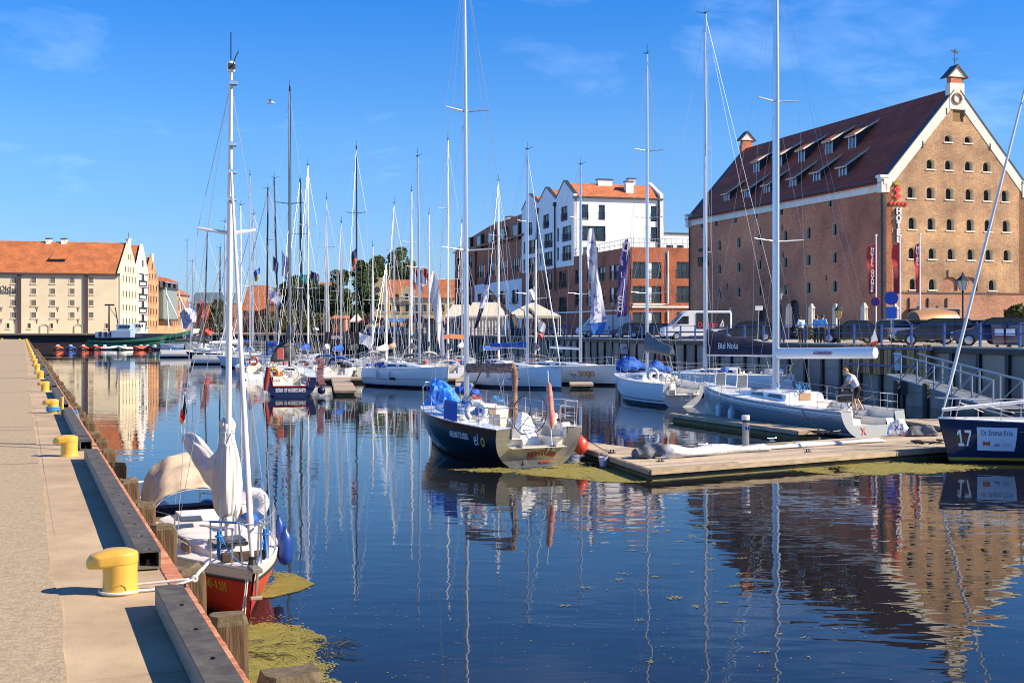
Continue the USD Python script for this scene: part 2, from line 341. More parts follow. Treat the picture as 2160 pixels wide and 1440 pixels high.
while s < 225:
    pr = rnd.uniform(-0.0025, 0.0025); off = rnd.uniform(-0.003, 0.003)
    mb = MB() if nb < 296 else far_b
    L_ = 0.113 if nb < 296 else 0.98
    if nb < 296: mb.cbox(q(s + L_ / 2, -0.06 + off, -0.055 + pr), (L_, 0.118, 0.11), math.atan2(QA[1], QA[0]), 0.006)
    else: mb.obox(q(s, -0.119, -0.11), QA * L_, QR * 0.118, (0, 0, 0.11))
    if nb < 296: part('brick', mb, brick_a if rnd.random() < 0.6 else brick_b, qs)
    s += D0 if nb < 296 else 1.0; nb += 1
part('distant_bricks', far_b, brick_a, qs, kind='stuff')
for s_, tw_ in ((17.6, -2.2), (23.4, -30), (24.1, -30), (37.5, -30), (55.3, -40)):
    part('joint', MB().obox(q(s_, tw_, 0.0065), QR * (-0.86 - tw_), QA * 0.022 * (1 + s_ / 40), (0, 0, 0.0015)), M('tar_joint', (0.07, 0.055, 0.04), 0.9), qs)
# ---------------------------------------------------------------- guard beams, bollards, piles
beam_top = M('guard_beam_top', (0.052, 0.045, 0.036), 0.72, col2=(0.105, 0.090, 0.068), scale=9, bump=0.001, bscale=60, rvar=0.1)
beam_side = M('guard_beam_side', (0.10, 0.085, 0.06), 0.6, col2=(0.17, 0.145, 0.10), scale=3, stretch=(1, 1, 5), bump=0.001, bscale=40)
bolt_look = M('rusty_bolt', (0.12, 0.075, 0.045), 0.6, 0.5)
def guard_beam(sa, sb, label):
    t = thing('guard_beam', label, 'guard beam', q(sa, -0.2), math.atan2(QA[1], QA[0]), group='guard beams along the quay edge')
    L, w, h, th = sb - sa, 0.165, 0.145, 0.014
    holes = [x for x in np.arange(0.07, L - 0.05, 0.625)]
    pl = sbox(0, -w / 2, L, w / 2)
    from shapely.geometry import Point
    for x in holes: pl = pl.difference(affinity.scale(Point(x, 0).buffer(0.026, 6), 1.15, 0.9))
    mb = MB().prism(pl, (0, 0, h), (1, 0, 0), (0, 1, 0), (0, 0, 1), th)
    part('top_plate', mb, beam_top, t)
    sd = MB()
    sd.box(0, L, -w / 2, -w / 2 + th, 0.012, h - th - 0.001); sd.box(0, L, w / 2 - th, w / 2, 0.012, h - th - 0.001); sd.box(0, L, -w / 2 + th, w / 2 - th, 0.012, 0.012 + th)
    part('side_plates', sd, beam_side, t)
    for x in np.arange(0.7, L, 1.9):
        part('foot', MB().box(x, x + 0.12, -w / 2 + 0.03, w / 2 - 0.03, 0, 0.0115), bolt_look, t)
    if sa < 20:
        for x in holes[:8]:
            part('bolt', MB().lathe([(0.02, 0.027), (0.02, 0.045), (0.012, 0.047), (0.012, 0.07)], (x, 0, 0), 6), bolt_look, t)
    return t
PER, B0 = 9.46, 9.0
gl = ['dark hollow guard beam beside the yellow bollard, closest to the camera', 'dark hollow guard beam whose open end faces the bollard with the white rope', 'dark hollow guard beam beyond the second bare yellow bollard', 'dark hollow guard beam beyond the bollard with the blue rope']
edge_list = []
for k in range(-1, 23):
    sa, sb = B0 + k * PER + 0.70, B0 + (k + 1) * PER - 0.58
    i = k + 1
    guard_beam(sa, sb, gl[i] if i < 4 else 'far dark guard beam in the receding line along the brick edge')
yellow = M('bollard_yellow', (0.62, 0.355, 0.05), 0.42, col2=(0.30, 0.15, 0.04), scale=6, lo=0.56, hi=0.82, detail=9, bump=0.001, bscale=25, coat=0.15)
def bollard(s, label):
    t = thing('mooring_bollard', label, 'bollard', q(s, -0.45), math.atan2(QA[1], QA[0]), group='yellow bollards along the quay')
    pts = []
    for (y, r, z0, z1) in ((0.0, 0.116, 0.185, 0.280), (0.10, 0.100, 0.178, 0.266), (0.150, 0.066, 0.176, 0.242)):
        for a in np.linspace(0, 2 * math.pi, 28, endpoint=False):
            for zz_, f in ((z0, 0.86), (z0 + 0.012, 0.96), (z0 + 0.022, 1.0), (z1 - 0.022, 1.0), (z1 - 0.010, 0.95), (z1, 0.80)):
                pts.append((r * f * math.cos(a), y + r * f * math.sin(a), zz_))
    for a in np.linspace(0, 2 * math.pi, 28, endpoint=False): pts.append((0.07 * math.cos(a), 0.02 + 0.075 * math.sin(a), 0.293))
    part('head', trimesh.convex.convex_hull(np.array(pts)), yellow, t, smooth=50)
    part('shaft', MB().lathe([(0.128, 0), (0.128, 0.012), (0.118, 0.02), (0.112, 0.035), (0.1105, 0.12), (0.112, 0.19), (0.108, 0.215)], (0, 0, 0), 28), yellow, t, smooth=40)
    if s < 12:
        from shapely.geometry import Point
        part('cast_mark', MB().ring((-0.0, -0.0, 0.0), 0.05, 0.002, u=(1, 0, 0), w=(0, 0, 1), n=8, sides=4, a0=0.3, a1=2.4) if False else MB().tube([(-0.112, -0.03, 0.035), (-0.115, -0.028, 0.06), (-0.115, 0.0, 0.075), (-0.115, 0.03, 0.07)], 0.0025, 4), M('bollard_seam', (0.55, 0.32, 0.05), 0.5), t)
    return t
b_first = bollard(B0, 'yellow bollard with a white mooring rope looped round its foot')
b_proto = bollard(B0 + PER, 'second yellow bollard, bare, its shadow falling across the concrete')
for k in range(2, 24):
    lab = 'yellow bollard with blue rope wound round its shaft' if k == 2 else 'yellow bollard just beyond the one with blue rope' if k == 3 else ('fifth', 'sixth', 'seventh', 'eighth', 'ninth')[k - 4] + ' yellow bollard of the quay row, counted from the rope-tied one' if k < 9 else 'far yellow bollard in the receding row along the quay'
    s = B0 + PER * k; dt = 0 if k < 21 else -(k - 20) ** 2 * 0.9
    copy(b_proto, q(s, -0.45 + dt), math.atan2(QA[1], QA[0]), lab)
c3 = B0 + 2 * PER
br_ = M('blue_polyrope', (0.03, 0.17, 0.42), 0.7, col2=(0.06, 0.28, 0.50), scale=25)
mb = MB()
for i in range(3): mb.tube([q(c3, -0.45, 0.05 + 0.033 * i) + 0.128 * (math.cos(a) * QA + math.sin(a) * QR) for a in np.linspace(0, 2 * math.pi, 20)], 0.016, 6)
mb.tube([q(c3 - 0.1, -0.36, 0.06), q(c3 - 0.15, -0.15, 0.05), q(c3 - 0.2, 0.0, 0.06), q(c3 - 0.3, 0.1, -0.3)], 0.02, 6)
for i in range(5): mb.tube([q(c3 - 0.1 + 0.04 * i, -0.3, 0.02), q(c3 - 0.2, -0.16 + 0.02 * i, 0.05), q(c3 - 0.05 * i, -0.02, 0.03)], 0.014, 5)
single('mooring_rope', 'blue rope wound round the third yellow bollard and over the edge', 'rope', mb, br_)
pst = thing('marker_post', 'slim yellow post standing beside the bollard with blue rope', 'post', q(c3 - 1.05, -0.30))
part('shaft', MB().lathe([(0.033, 0), (0.033, 0.36), (0.028, 0.385), (0.012, 0.39)], n=14), yellow, pst, smooth=40)
part('base_ring', MB().lathe([(0.05, 0), (0.05, 0.012), (0.034, 0.014)], n=14), yellow, pst)
# white rope of the near bollard
mb = MB()
c = q(B0, -0.45, 0.017)
loop = [c + 0.131 * (math.cos(a) * QR + math.sin(a) * QA) for a in np.linspace(0.42 * math.pi, 1.85 * math.pi, 26)]
ek = q(B0 - 0.02, 0.03, 0.06)
p1_ = [q(B0 + 0.34, -0.18, 0.13)]
mb.tube([ek] + [ek * (1 - w) + loop[-1] * w + np.array([0, 0, -0.02 * math.sin(w * math.pi)]) for w in (0.3, 0.6, 0.85)] + loop[::-1] + [loop[0] * (1 - w) + ek * w for w in (0.2, 0.5, 0.8)] + [ek], 0.0095, 7)
tail = q(B0 + 0.30, 0.16, 0.10)
mb.tube([ek, ek + (tail - ek) * 0.35 + np.array([0, 0, 0.008]), ek + (tail - ek) * 0.7 + np.array([0, 0, 0.0]), tail], 0.012, 7)
mb.ring(ek, 0.016, 0.011, u=QR, w=(0, 0, 1), n=10)
single('mooring_rope', 'white mooring rope looped and knotted round the nearest yellow bollard, its tail over the edge', 'rope', mb, rope_white, smooth=True)
wood_pile = M('weathered_pile_oak', (0.060, 0.032, 0.013), 0.85, col2=(0.13, 0.073, 0.03), scale=5, stretch=(6, 6, 0.6), bump=0.012, bscale=9)
wood_top = M('pile_end_grain', (0.09, 0.065, 0.035), 0.9, col2=(0.155, 0.115, 0.062), scale=12, bump=0.01, bscale=30)
def pile_geo(seed, w=0.26):
    r = random.Random(seed); rr = []
    for z in (-2.9, -1.6, -0.8, -0.3, -0.05, 0.0):
        f = 1.0 if z < 0 else 0.9
        ring_ = []
        for (sx, sy) in ((-1, -0.7), (-1, 0.7), (-0.7, 1), (0.7, 1), (1, 0.7), (1, -0.7), (0.7, -1), (-0.7, -1)):
            ring_.append((sx * w / 2 * f + r.uniform(-0.008, 0.008), sy * w / 2 * f + r.uniform(-0.008, 0.008), z + (r.uniform(-0.025, 0.02) if z > -0.1 else 0)))
        rr.append(np.array(ring_)[::-1])
    b = MB().loft(rr[:-1], cap=False); tp = MB().loft([rr[-2], rr[-1]], cap=False)
    c = rr[-1].mean(0); v = np.vstack([rr[-1], c]); tp.add(v, [[i, (i + 1) % 8, 8] for i in range(8)])
    return b, tp
def pile(s, seed, label, z=-0.26, w=0.26):
    t = thing('fender_pile', label, 'mooring pile', q(s, 0.28, z), math.atan2(QA[1], QA[0]), group='timber fender piles along the quay')
    b, tp = pile_geo(seed, w); part('post', b, wood_pile, t); part('weathered_top', tp, wood_top, t); return t
pl_ = ['squat timber pile at the very bottom of the photo beside the duckweed', 'tall timber pile beside the red bow with moss on its top', 'timber pile beside the rope tail of the near bollard', 'timber pile against the red boat below its hatch', 'timber pile beside the side deck of the red boat']
protos = []
for i in range(5): protos.append(pile(7.02 + 2.13 * i, i, pl_[i], z=-0.085 if i == 0 else -0.26 + (0.02 if i % 2 else -0.03), w=0.31 if i == 0 else 0.26))
for i in range(5, 62):
    s = 7.02 + 2.13 * i
    copy(protos[1 + i % 4], q(s, 0.28, -0.26 + rnd.uniform(-0.05, 0.05)), math.atan2(QA[1], QA[0]) + rnd.uniform(-0.04, 0.04), 'timber pile of the row receding along the brick quay edge' if i > 9 else 'timber pile ' + ('level with the mast bundle', 'just short of the tan sprayhood', 'beside the tan sprayhood', 'just past the tan sprayhood', 'third past the tan sprayhood')[i - 5] + ' of the red boat')
# ================================================================ far quay wall with steel piles
fw = thing('quay_wall', None, None, kind='structure')
pan = [M('wall_concrete_%d' % i, c, 0.9, col2=tuple(x * 1.35 for x in c), scale=0.9, detail=8, bump=0.004, bscale=18, stretch=(1, 1, 0.5)) for i, c in enumerate(((0.215, 0.19, 0.16), (0.17, 0.15, 0.13), (0.25, 0.21, 0.17)))]
steel_dark = M('black_steel', (0.018, 0.017, 0.018), 0.6, col2=(0.035, 0.03, 0.027), scale=6)
def f(D, n=0.0, z=0.0):
    """A point on the far quay edge at distance D, n metres out over the water (negative: inland)."""
    p = np.array([wx(D), D, FZ + z]) + FN * n; return p
DS = np.arange(33.0, 253, 2.14)
for i, D in enumerate(DS):
    o = f(D, 0.02, -3.6)
    for j, (za, zb) in enumerate(((0, 1.2), (1.2, 2.2), (2.2, 3.3))):
        part('panel', MB().obox(o + (0, 0, za + 0.012), FA * 2.2, FN * (0.10 + 0.012 * ((i + j) % 3)), (0, 0, zb - za - 0.024)), pan[(i * 7 + j * 3 + i // 3) % 3], fw)
    part('steel_pile', MB().obox(f(D, 0.14, -3.6) - FA * 0.13, FA * 0.26, FN * 0.16, (0, 0, 3.34)), steel_dark, fw)
part('cap_beam', MB().obox(f(33, 0.0, -0.27), FA * 227, FN * 0.38, (0, 0, 0.25)), steel_dark, fw)
part('kerb', MB().obox(f(33, -0.5, -0.1), FA * 227, FN * 0.50, (0, 0, 0.16)), M('pale_kerb_stone', (0.46, 0.38, 0.27), 0.85, col2=(0.55, 0.47, 0.35), scale=2), fw)
part('basin_wall', MB().obox((-900, 252.9, -1), (900 + wx(253), 0, 0), (0, -0.5, 0), (0, 0, 3.7)), M('old_quay_timber', (0.035, 0.026, 0.022), 0.85, col2=(0.07, 0.05, 0.04), scale=1.2, stretch=(1, 1, 4)), fw)
part('basin_coping', MB().obox((-900, 252.85, 2.72), (900 + wx(253), 0, 0), (0, -0.9, 0), (0, 0, 0.3)), M('basin_coping_stone', (0.16, 0.11, 0.08), 0.85), fw)
blue_rail = M('blue_railing_paint', (0.02, 0.07, 0.24), 0.45)
rl = thing('quay_railing', 'blue post and rail fence along the top of the far quay', 'railing')
for i, D in enumerate(np.arange(36, 178, 2.9)):
    p = f(D, -0.22, 0.06)
    part('post', MB().cbox(p + (0, 0, 0.56), (0.11, 0.11, 1.12), math.atan2(FA[1], FA[0]), 0.012), blue_rail, rl)
for z in (0.62, 1.08): part('rail', MB().tube([f(34, -0.22, z + 0.06), f(178, -0.22, z + 0.06)], 0.024, 6), blue_rail, rl)
# ================================================================ pontoons
plank_looks = [M('pontoon_board_%d' % i, c, 0.8, col2=tuple(x * 1.3 for x in c), scale=6, stretch=(1, 1, 1), bump=0.002, bscale=40) for i, c in enumerate(((0.32, 0.245, 0.165), (0.38, 0.295, 0.20), (0.28, 0.215, 0.145), (0.42, 0.33, 0.225)))]
fascia = M('pontoon_fascia', (0.27, 0.20, 0.12), 0.8, col2=(0.42, 0.32, 0.20), scale=2.5, stretch=(1, 1, 3), bump=0.004, bscale=14)
floater = M('wet_float_concrete', (0.055, 0.042, 0.026), 0.7, col2=(0.11, 0.085, 0.05), scale=2.5, stretch=(1, 1, 4), bump=0.01, bscale=8)
weedline = M('weed_stain', (0.20, 0.165, 0.055), 0.8, col2=(0.13, 0.10, 0.04), scale=5)
def pontoon(name_label, poly, d, bw=0.30, seg=3.2, z=0.33, seed=1, across=False):
    t = thing('pontoon', name_label, 'pontoon', (*np.array(poly.centroid.coords[0]), 0))
    r = random.Random(seed); d = unit(d)[:2]; nrm = np.array([-d[1], d[0]])
    if across: d, nrm = nrm, -d
    P = np.array(poly.exterior.coords); u0, u1 = (P @ d).min(), (P @ d).max(); w0, w1 = (P @ nrm).min(), (P @ nrm).max()
    w = w0; row = 0
    while w < w1:
        u = u0 - r.uniform(0, seg) if not across else u0
        while u < u1:
            cell = Polygon([tuple(d * a + nrm * b) for a, b in ((u + 0.006, w + 0.006), (u + seg - 0.006, w + 0.006), (u + seg - 0.006, w + bw - 0.006), (u + 0.006, w + bw - 0.006))]).intersection(poly)
            if cell.area > 0.01:
                zt = z + r.uniform(-0.006, 0.005)
                part('plank', MB().prism(cell, (0, 0, zt), (1, 0, 0), (0, 1, 0), (0, 0, 1), 0.04), plank_looks[r.randrange(4)], t, world=True)
            u += seg if not across else 99
        w += bw; row += 1
    c = np.array(poly.exterior.coords)
    if Polygon(c).exterior.is_ccw is False: c = c[::-1]
    for a, b in zip(c[:-1], c[1:]):
        e = unit((*(b - a), 0)); o = np.array([e[1], -e[0], 0])
        part('fascia_board', MB().obox((*a, z - 0.15), np.array([*(b - a), 0]), o * 0.05, (0, 0, 0.135)), fascia, t, world=True)
    inner = poly.buffer(-0.12, join_style=2)
    part('float', MB().prism(inner, (0, 0, z - 0.05), (1, 0, 0), (0, 1, 0), (0, 0, 1), 0.85), floater, t, world=True)
    part('weed_band', MB().prism(inner.buffer(0.02, join_style=2), (0, 0, 0.09), (1, 0, 0), (0, 1, 0), (0, 0, 1), 0.12), weedline, t, world=True)
    return t
def px_poly(pts, z=0.33): return Polygon([tuple(on(x, y, z)[:2]) for x, y in pts])
PD = np.array([0.854, 0.52])                       # along the near walkway
A_ = on(1372, 989, 0.33)[:2]; nrm_ = np.array([-0.52, 0.854])
main_poly = Polygon([tuple(A_), tuple(A_ + PD * 17), tuple(A_ + PD * 17 + nrm_ * 3.9), tuple(A_ + PD * 3.2 + nrm_ * 3.9), tuple(on(1228, 930, 0.33)[:2]), tuple(on(1226, 941, 0.33)[:2])])
pontoon('wide timber walkway with a rolled sail lying on it, ending beside the black racing yacht', main_poly, PD, 0.30, 4.0, seed=3)
g0, g1 = on(1412, 871, 0.33)[:2], on(1684, 908, 0.33)[:2]; gd = unit((*(g1 - g0), 0))[:2]; gn = np.array([-gd[1], gd[0]])
fing = Polygon([tuple(g0), tuple(g0 + gd * 9.9), tuple(g0 + gd * 9.9 + gn * 1.15), tuple(g0 + gn * 1.15)]).difference(main_poly.buffer(0.06))
pontoon('narrow timber finger jetty along the grey yacht', fing, gd, 0.23, 2.5, seed=5)
far_walk = Polygon([xy(648, 92), xy(990, 91), xy(990, 94.0), xy(648, 95.5)])
pontoon('long timber walkway behind the two white yachts', far_walk, (1, 0), 0.5, 4.0, seed=7)
for i, (x, da, db, w, lab) in enumerate(((706, 74, 92, 1.3, 'timber finger jetty beside the navy racing yacht'), (962, 79.5, 90.5, 1.1, 'timber finger jetty between the two white yachts'), (1203, 82.3, 86.2, 1.5, 'timber finger jetty below the white hull with orange letters'))):
    a, b = np.array(xy(x, da)), np.array(xy(x - (6 if i == 0 else 0), db - 0.1))
    pontoon(lab, Polygon([tuple(a), (a[0] + w, a[1]), (b[0] + w, b[1]), tuple(b)]), (0, 1), 0.4, 5, seed=20 + i, across=True)
# ================================================================ buildings
def hit(o, u, px):
    """How far along u from o the vertical plane is met by the sight line of a pixel column, and at what distance."""
    k = (px - 1080) / FOCAL; h = (k * o[1] - o[0]) / (u[0] - k * u[1]); return h, o[1] + u[1] * h
def arch(x0, x1, z0, z1, rise=None, n=6):
    r = (x1 - x0) / 2 if rise is None else rise; c = (x0 + x1) / 2; pts = [(x0, z0), (x1, z0)]
    for i in range(n + 1):
        a = math.pi * i / n; pts.append((c + (x1 - x0) / 2 * math.cos(a), z1 - r + r * math.sin(a)))
    return Polygon(pts)
UP = np.array([0, 0, 1.0])
class Wall:
    """A facade: u along it, n outward, polygons in (u, height)."""
    def __init__(s, o, u, n): s.o, s.u, s.n = np.asarray(o, float), unit(u), unit(n)
    def p(s, x, z, d=0.0): return s.o + s.u * x + UP * z + s.n * d
    def slab(s, mb, poly, d=0.0, depth=0.3): return mb.prism(poly, s.p(0, 0, d), s.u, UP, s.n, depth)
    def box(s, mb, x0, x1, z0, z1, d0, d1):
        return mb.obox(s.p(x0, z0, d0), s.u * (x1 - x0), s.n * (d1 - d0), UP * (z1 - z0))
plaster_pale = M('pale_reveal_plaster', (0.60, 0.54, 0.40), 0.85)
def deep_window(t, w, x0, x1, z0, z1, depth=0.5, rise=None, sill=True, reveal=plaster_pale, pane=smoked, bar=None):
    """A small arched window set deep in a thick wall: dark pane at the back, plastered reveal, sill."""
    a = arch(x0, x1, z0, z1, rise); g = MB(); w.slab(g, a.buffer(0.02), -depth + 0.06, 0.05)
    p = part('window', g, pane, t, world=True)
    r = MB(); w.slab(r, a.difference(a.buffer(-0.03, join_style=2)), -0.012, depth - 0.05); part('reveal', r, reveal, p, world=True)
    fr = MB(); f_ = a.buffer(-0.03, join_style=2); f_ = f_.difference(f_.buffer(-0.05)); w.slab(fr, f_, -depth + 0.10, 0.035)
    c = (x0 + x1) / 2; w.box(fr, c - 0.02, c + 0.02, z0 + 0.03, z1 - 0.05, -depth + 0.062, -depth + 0.095)
    part('frame', fr, bar or black_plastic, p, world=True)
    if sill:
        sl = MB(); w.box(sl, x0 - 0.06, x1 + 0.06, z0 - 0.09, z0 - 0.005, -depth + 0.1, 0.07); part('sill', sl, M('white_sill', (0.72, 0.68, 0.58), 0.7), p, world=True)
    return a
def build_wall(t, w, outline, holes, mat, thick=0.6, name='wall', d=0.0):
    from shapely.ops import unary_union
    poly = outline.difference(unary_union(holes)) if holes else outline
    mb = MB(); w.slab(mb, poly, d, thick); return part(name, mb, mat, t, world=True)
# ---------------------------------------------------------------- the great brick granary
ga, gg = np.array([-0.301, 0.9536, 0]), np.array([0.9536, 0.301, 0])
C0 = np.array([*xy(1870, 106), 0.0])
GL, GW, GE, GR = 38.6, 14.3, 16.9, 25.0
gran = thing('brick_granary', 'tall old brick granary hotel with steep dark red roof and white gable edges', 'building', (*C0[:2], FZ), math.atan2(gg[1], gg[0]))
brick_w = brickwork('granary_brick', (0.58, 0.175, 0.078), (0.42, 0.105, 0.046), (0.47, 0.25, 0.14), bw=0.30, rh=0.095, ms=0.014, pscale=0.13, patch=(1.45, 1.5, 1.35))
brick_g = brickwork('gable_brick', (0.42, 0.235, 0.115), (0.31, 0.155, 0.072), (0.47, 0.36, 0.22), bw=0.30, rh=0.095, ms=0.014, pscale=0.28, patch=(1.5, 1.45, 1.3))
roof_red = tiles('granary_tiles', (0.25, 0.034, 0.009), (0.31, 0.05, 0.013))
roof_orange = tiles('orange_tiles', (0.50, 0.14, 0.045), (0.58, 0.19, 0.065))
lead = M('dark_zinc', (0.045, 0.05, 0.058), 0.5, 0.3)
stone_w = M('white_render', (0.72, 0.68, 0.58), 0.8, col2=(0.62, 0.58, 0.49), scale=1.2)
wg = Wall(C0, gg, -ga); wl = Wall(C0, ga, -gg)
def gable(W, z0, ze, zp, step=0): return Polygon([(0, z0), (W, z0), (W, ze), (W / 2, zp), (0, ze)])
rows = {1: (300, 284, [1999, 2041]), 2: (357, 335, [1961, 2000, 2042, 2080]), 3: (418, 392, [1920.5, 1961, 2001, 2043, 2081, 2119]), 4: (484, 457, [1923, 1963, 2003, 2045, 2083, 2121]),
        5: (546, 521, [1923, 1965, 2005, 2047, 2085, 2123]), 6: (611, 586, [1925, 1966, 2092])}
holes, rz_ = [], {}
for k, (yb, yt, xs) in rows.items():
    for x in xs:
        h, D = hit(C0, gg, x); z0, z1 = zz(yb, D), zz(yt, D)
        if k not in rz_: rz_[k] = (z0, z1)
        z0, z1 = rz_[k]; holes.append(deep_window(gran, wg, h - 0.34, h + 0.50, z0, z1, 0.5, rise=0.34))
h, D = hit(C0, gg, 2021); att = arch(h - 0.55, h + 0.55, zz(257, D), zz(227, D), 0.3)
pa = MB(); wg.slab(pa, att, -0.12, 0.1); part('attic_door', pa, M('ochre_boards', (0.16, 0.09, 0.025), 0.7, col2=(0.22, 0.13, 0.04), scale=3, stretch=(9, 9, 1)), gran, world=True)
holes.append(att)
# blind arches and their brick rims
for x0, x1 in ((1987, 2020), (2024, 2062)):
    (h0, D), (h1, _) = hit(C0, gg, x0), hit(C0, gg, x1); a = arch(h0, h1, 7.35, zz(583, D), 0.5); holes.append(a)
    m = MB(); wg.slab(m, a, -0.16, 0.3); part('blind_arch', m, brickwork('arch_infill_%d' % x0, (0.42, 0.20, 0.11), (0.45, 0.165, 0.09), (0.34, 0.27, 0.19), bw=0.30, rh=0.095), gran, world=True)
for x, y in ((1996, 235), (2034, 238), (1946, 305), (2088, 310), (1999, 577)):
    h, D = hit(C0, gg, x); m = MB(); wg.box(m, h - 0.07, h + 0.07, zz(y + 7, D), zz(y - 7, D), 0.0, 0.05); part('wall_anchor', m, black_plastic, gran, world=True)
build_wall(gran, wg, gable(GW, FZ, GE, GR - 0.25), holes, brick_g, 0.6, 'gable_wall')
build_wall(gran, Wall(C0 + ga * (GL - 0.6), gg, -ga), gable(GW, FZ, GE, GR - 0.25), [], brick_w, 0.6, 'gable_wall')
m = MB(); wg.box(m, -0.1, GW + 0.1, FZ, 7.1, 0.0, 0.14); part('plinth', m, brickwork('granary_plinth_brick', (0.45, 0.175, 0.10), (0.30, 0.14, 0.08), (0.32, 0.26, 0.18), bw=0.30, rh=0.095), gran, world=True)
m = MB(); wg.box(m, -0.12, GW + 0.12, 7.1, 7.22, 0.0, 0.2); part('ledge', m, M('dark_ledge_tile', (0.10, 0.05, 0.035), 0.7), gran, world=True)
holes = []
cols = [hit(C0, ga, x)[0] for x in (1815, 1760, 1705, 1656, 1602, 1558, 1517, 1487)]
for k in (3, 4, 5, 6):
    z0, z1 = rz_.get(k, (6.9, 7.9))
    for i, h in enumerate(cols):
        if (k == 3 and i in (0, 2)) or (i == 0 and k in (4, 5, 6)): continue
        hh = h + (0.8 if k == 3 else 0.0)
        holes.append(deep_window(gran, wl, hh - 0.42, hh + 0.42, z0, z1 + 0.1, 0.38, rise=0.3, pane=glass_far, sill=False))
for x, yb, yt in ((1640, 706, 640), (1608, 706, 650), (1675, 706, 632)):
    h, D = hit(C0, ga, x); a = arch(h - 0.9, h + 0.9, FZ, zz(yt, D), 0.5); holes.append(a); m = MB(); wl.slab(m, a, -0.3, 0.1); part('door', m, M('dark_door_wood', (0.03, 0.017, 0.012), 0.5), gran, world=True)
for x, y in ((1650, 481), (1604, 488), (1607, 544), (1652, 538), (1534, 604), (1743, 586), (1610, 598)):
    h, D = hit(C0, ga, x); m = MB(); wl.box(m, h - 0.07, h + 0.07, zz(y + 6, D), zz(y - 6, D), 0.0, 0.05); part('wall_anchor', m, black_plastic, gran, world=True)
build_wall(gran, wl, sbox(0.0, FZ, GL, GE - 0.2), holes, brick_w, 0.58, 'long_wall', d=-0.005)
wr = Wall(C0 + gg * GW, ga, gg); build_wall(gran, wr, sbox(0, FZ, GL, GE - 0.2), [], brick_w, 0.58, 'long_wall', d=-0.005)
for w_, sgn in ((wl, 1), (wr, 1)):
    m = MB(); w_.box(m, -0.1, GL + 0.1, GE - 1.0, GE - 0.45, 0, 0.16); w_.box(m, -0.14, GL + 0.14, GE - 0.45, GE - 0.16, 0, 0.34); part('cornice', m, stone_w, gran, world=True)
    m = MB(); m.tube([w_.p(-0.2, GE - 0.1, 0.45), w_.p(GL + 0.2, GE - 0.1, 0.45)], 0.09, 8); part('gutter', m, lead, gran, world=True)
for h in (0.5, GL - 0.2):
    m = MB(); m.tube([wl.p(h, GE - 0.15, 0.45), wl.p(h, GE - 1.3, 0.15), wl.p(h, FZ, 0.15)], 0.075, 8); part('downpipe', m, lead, gran, world=True)
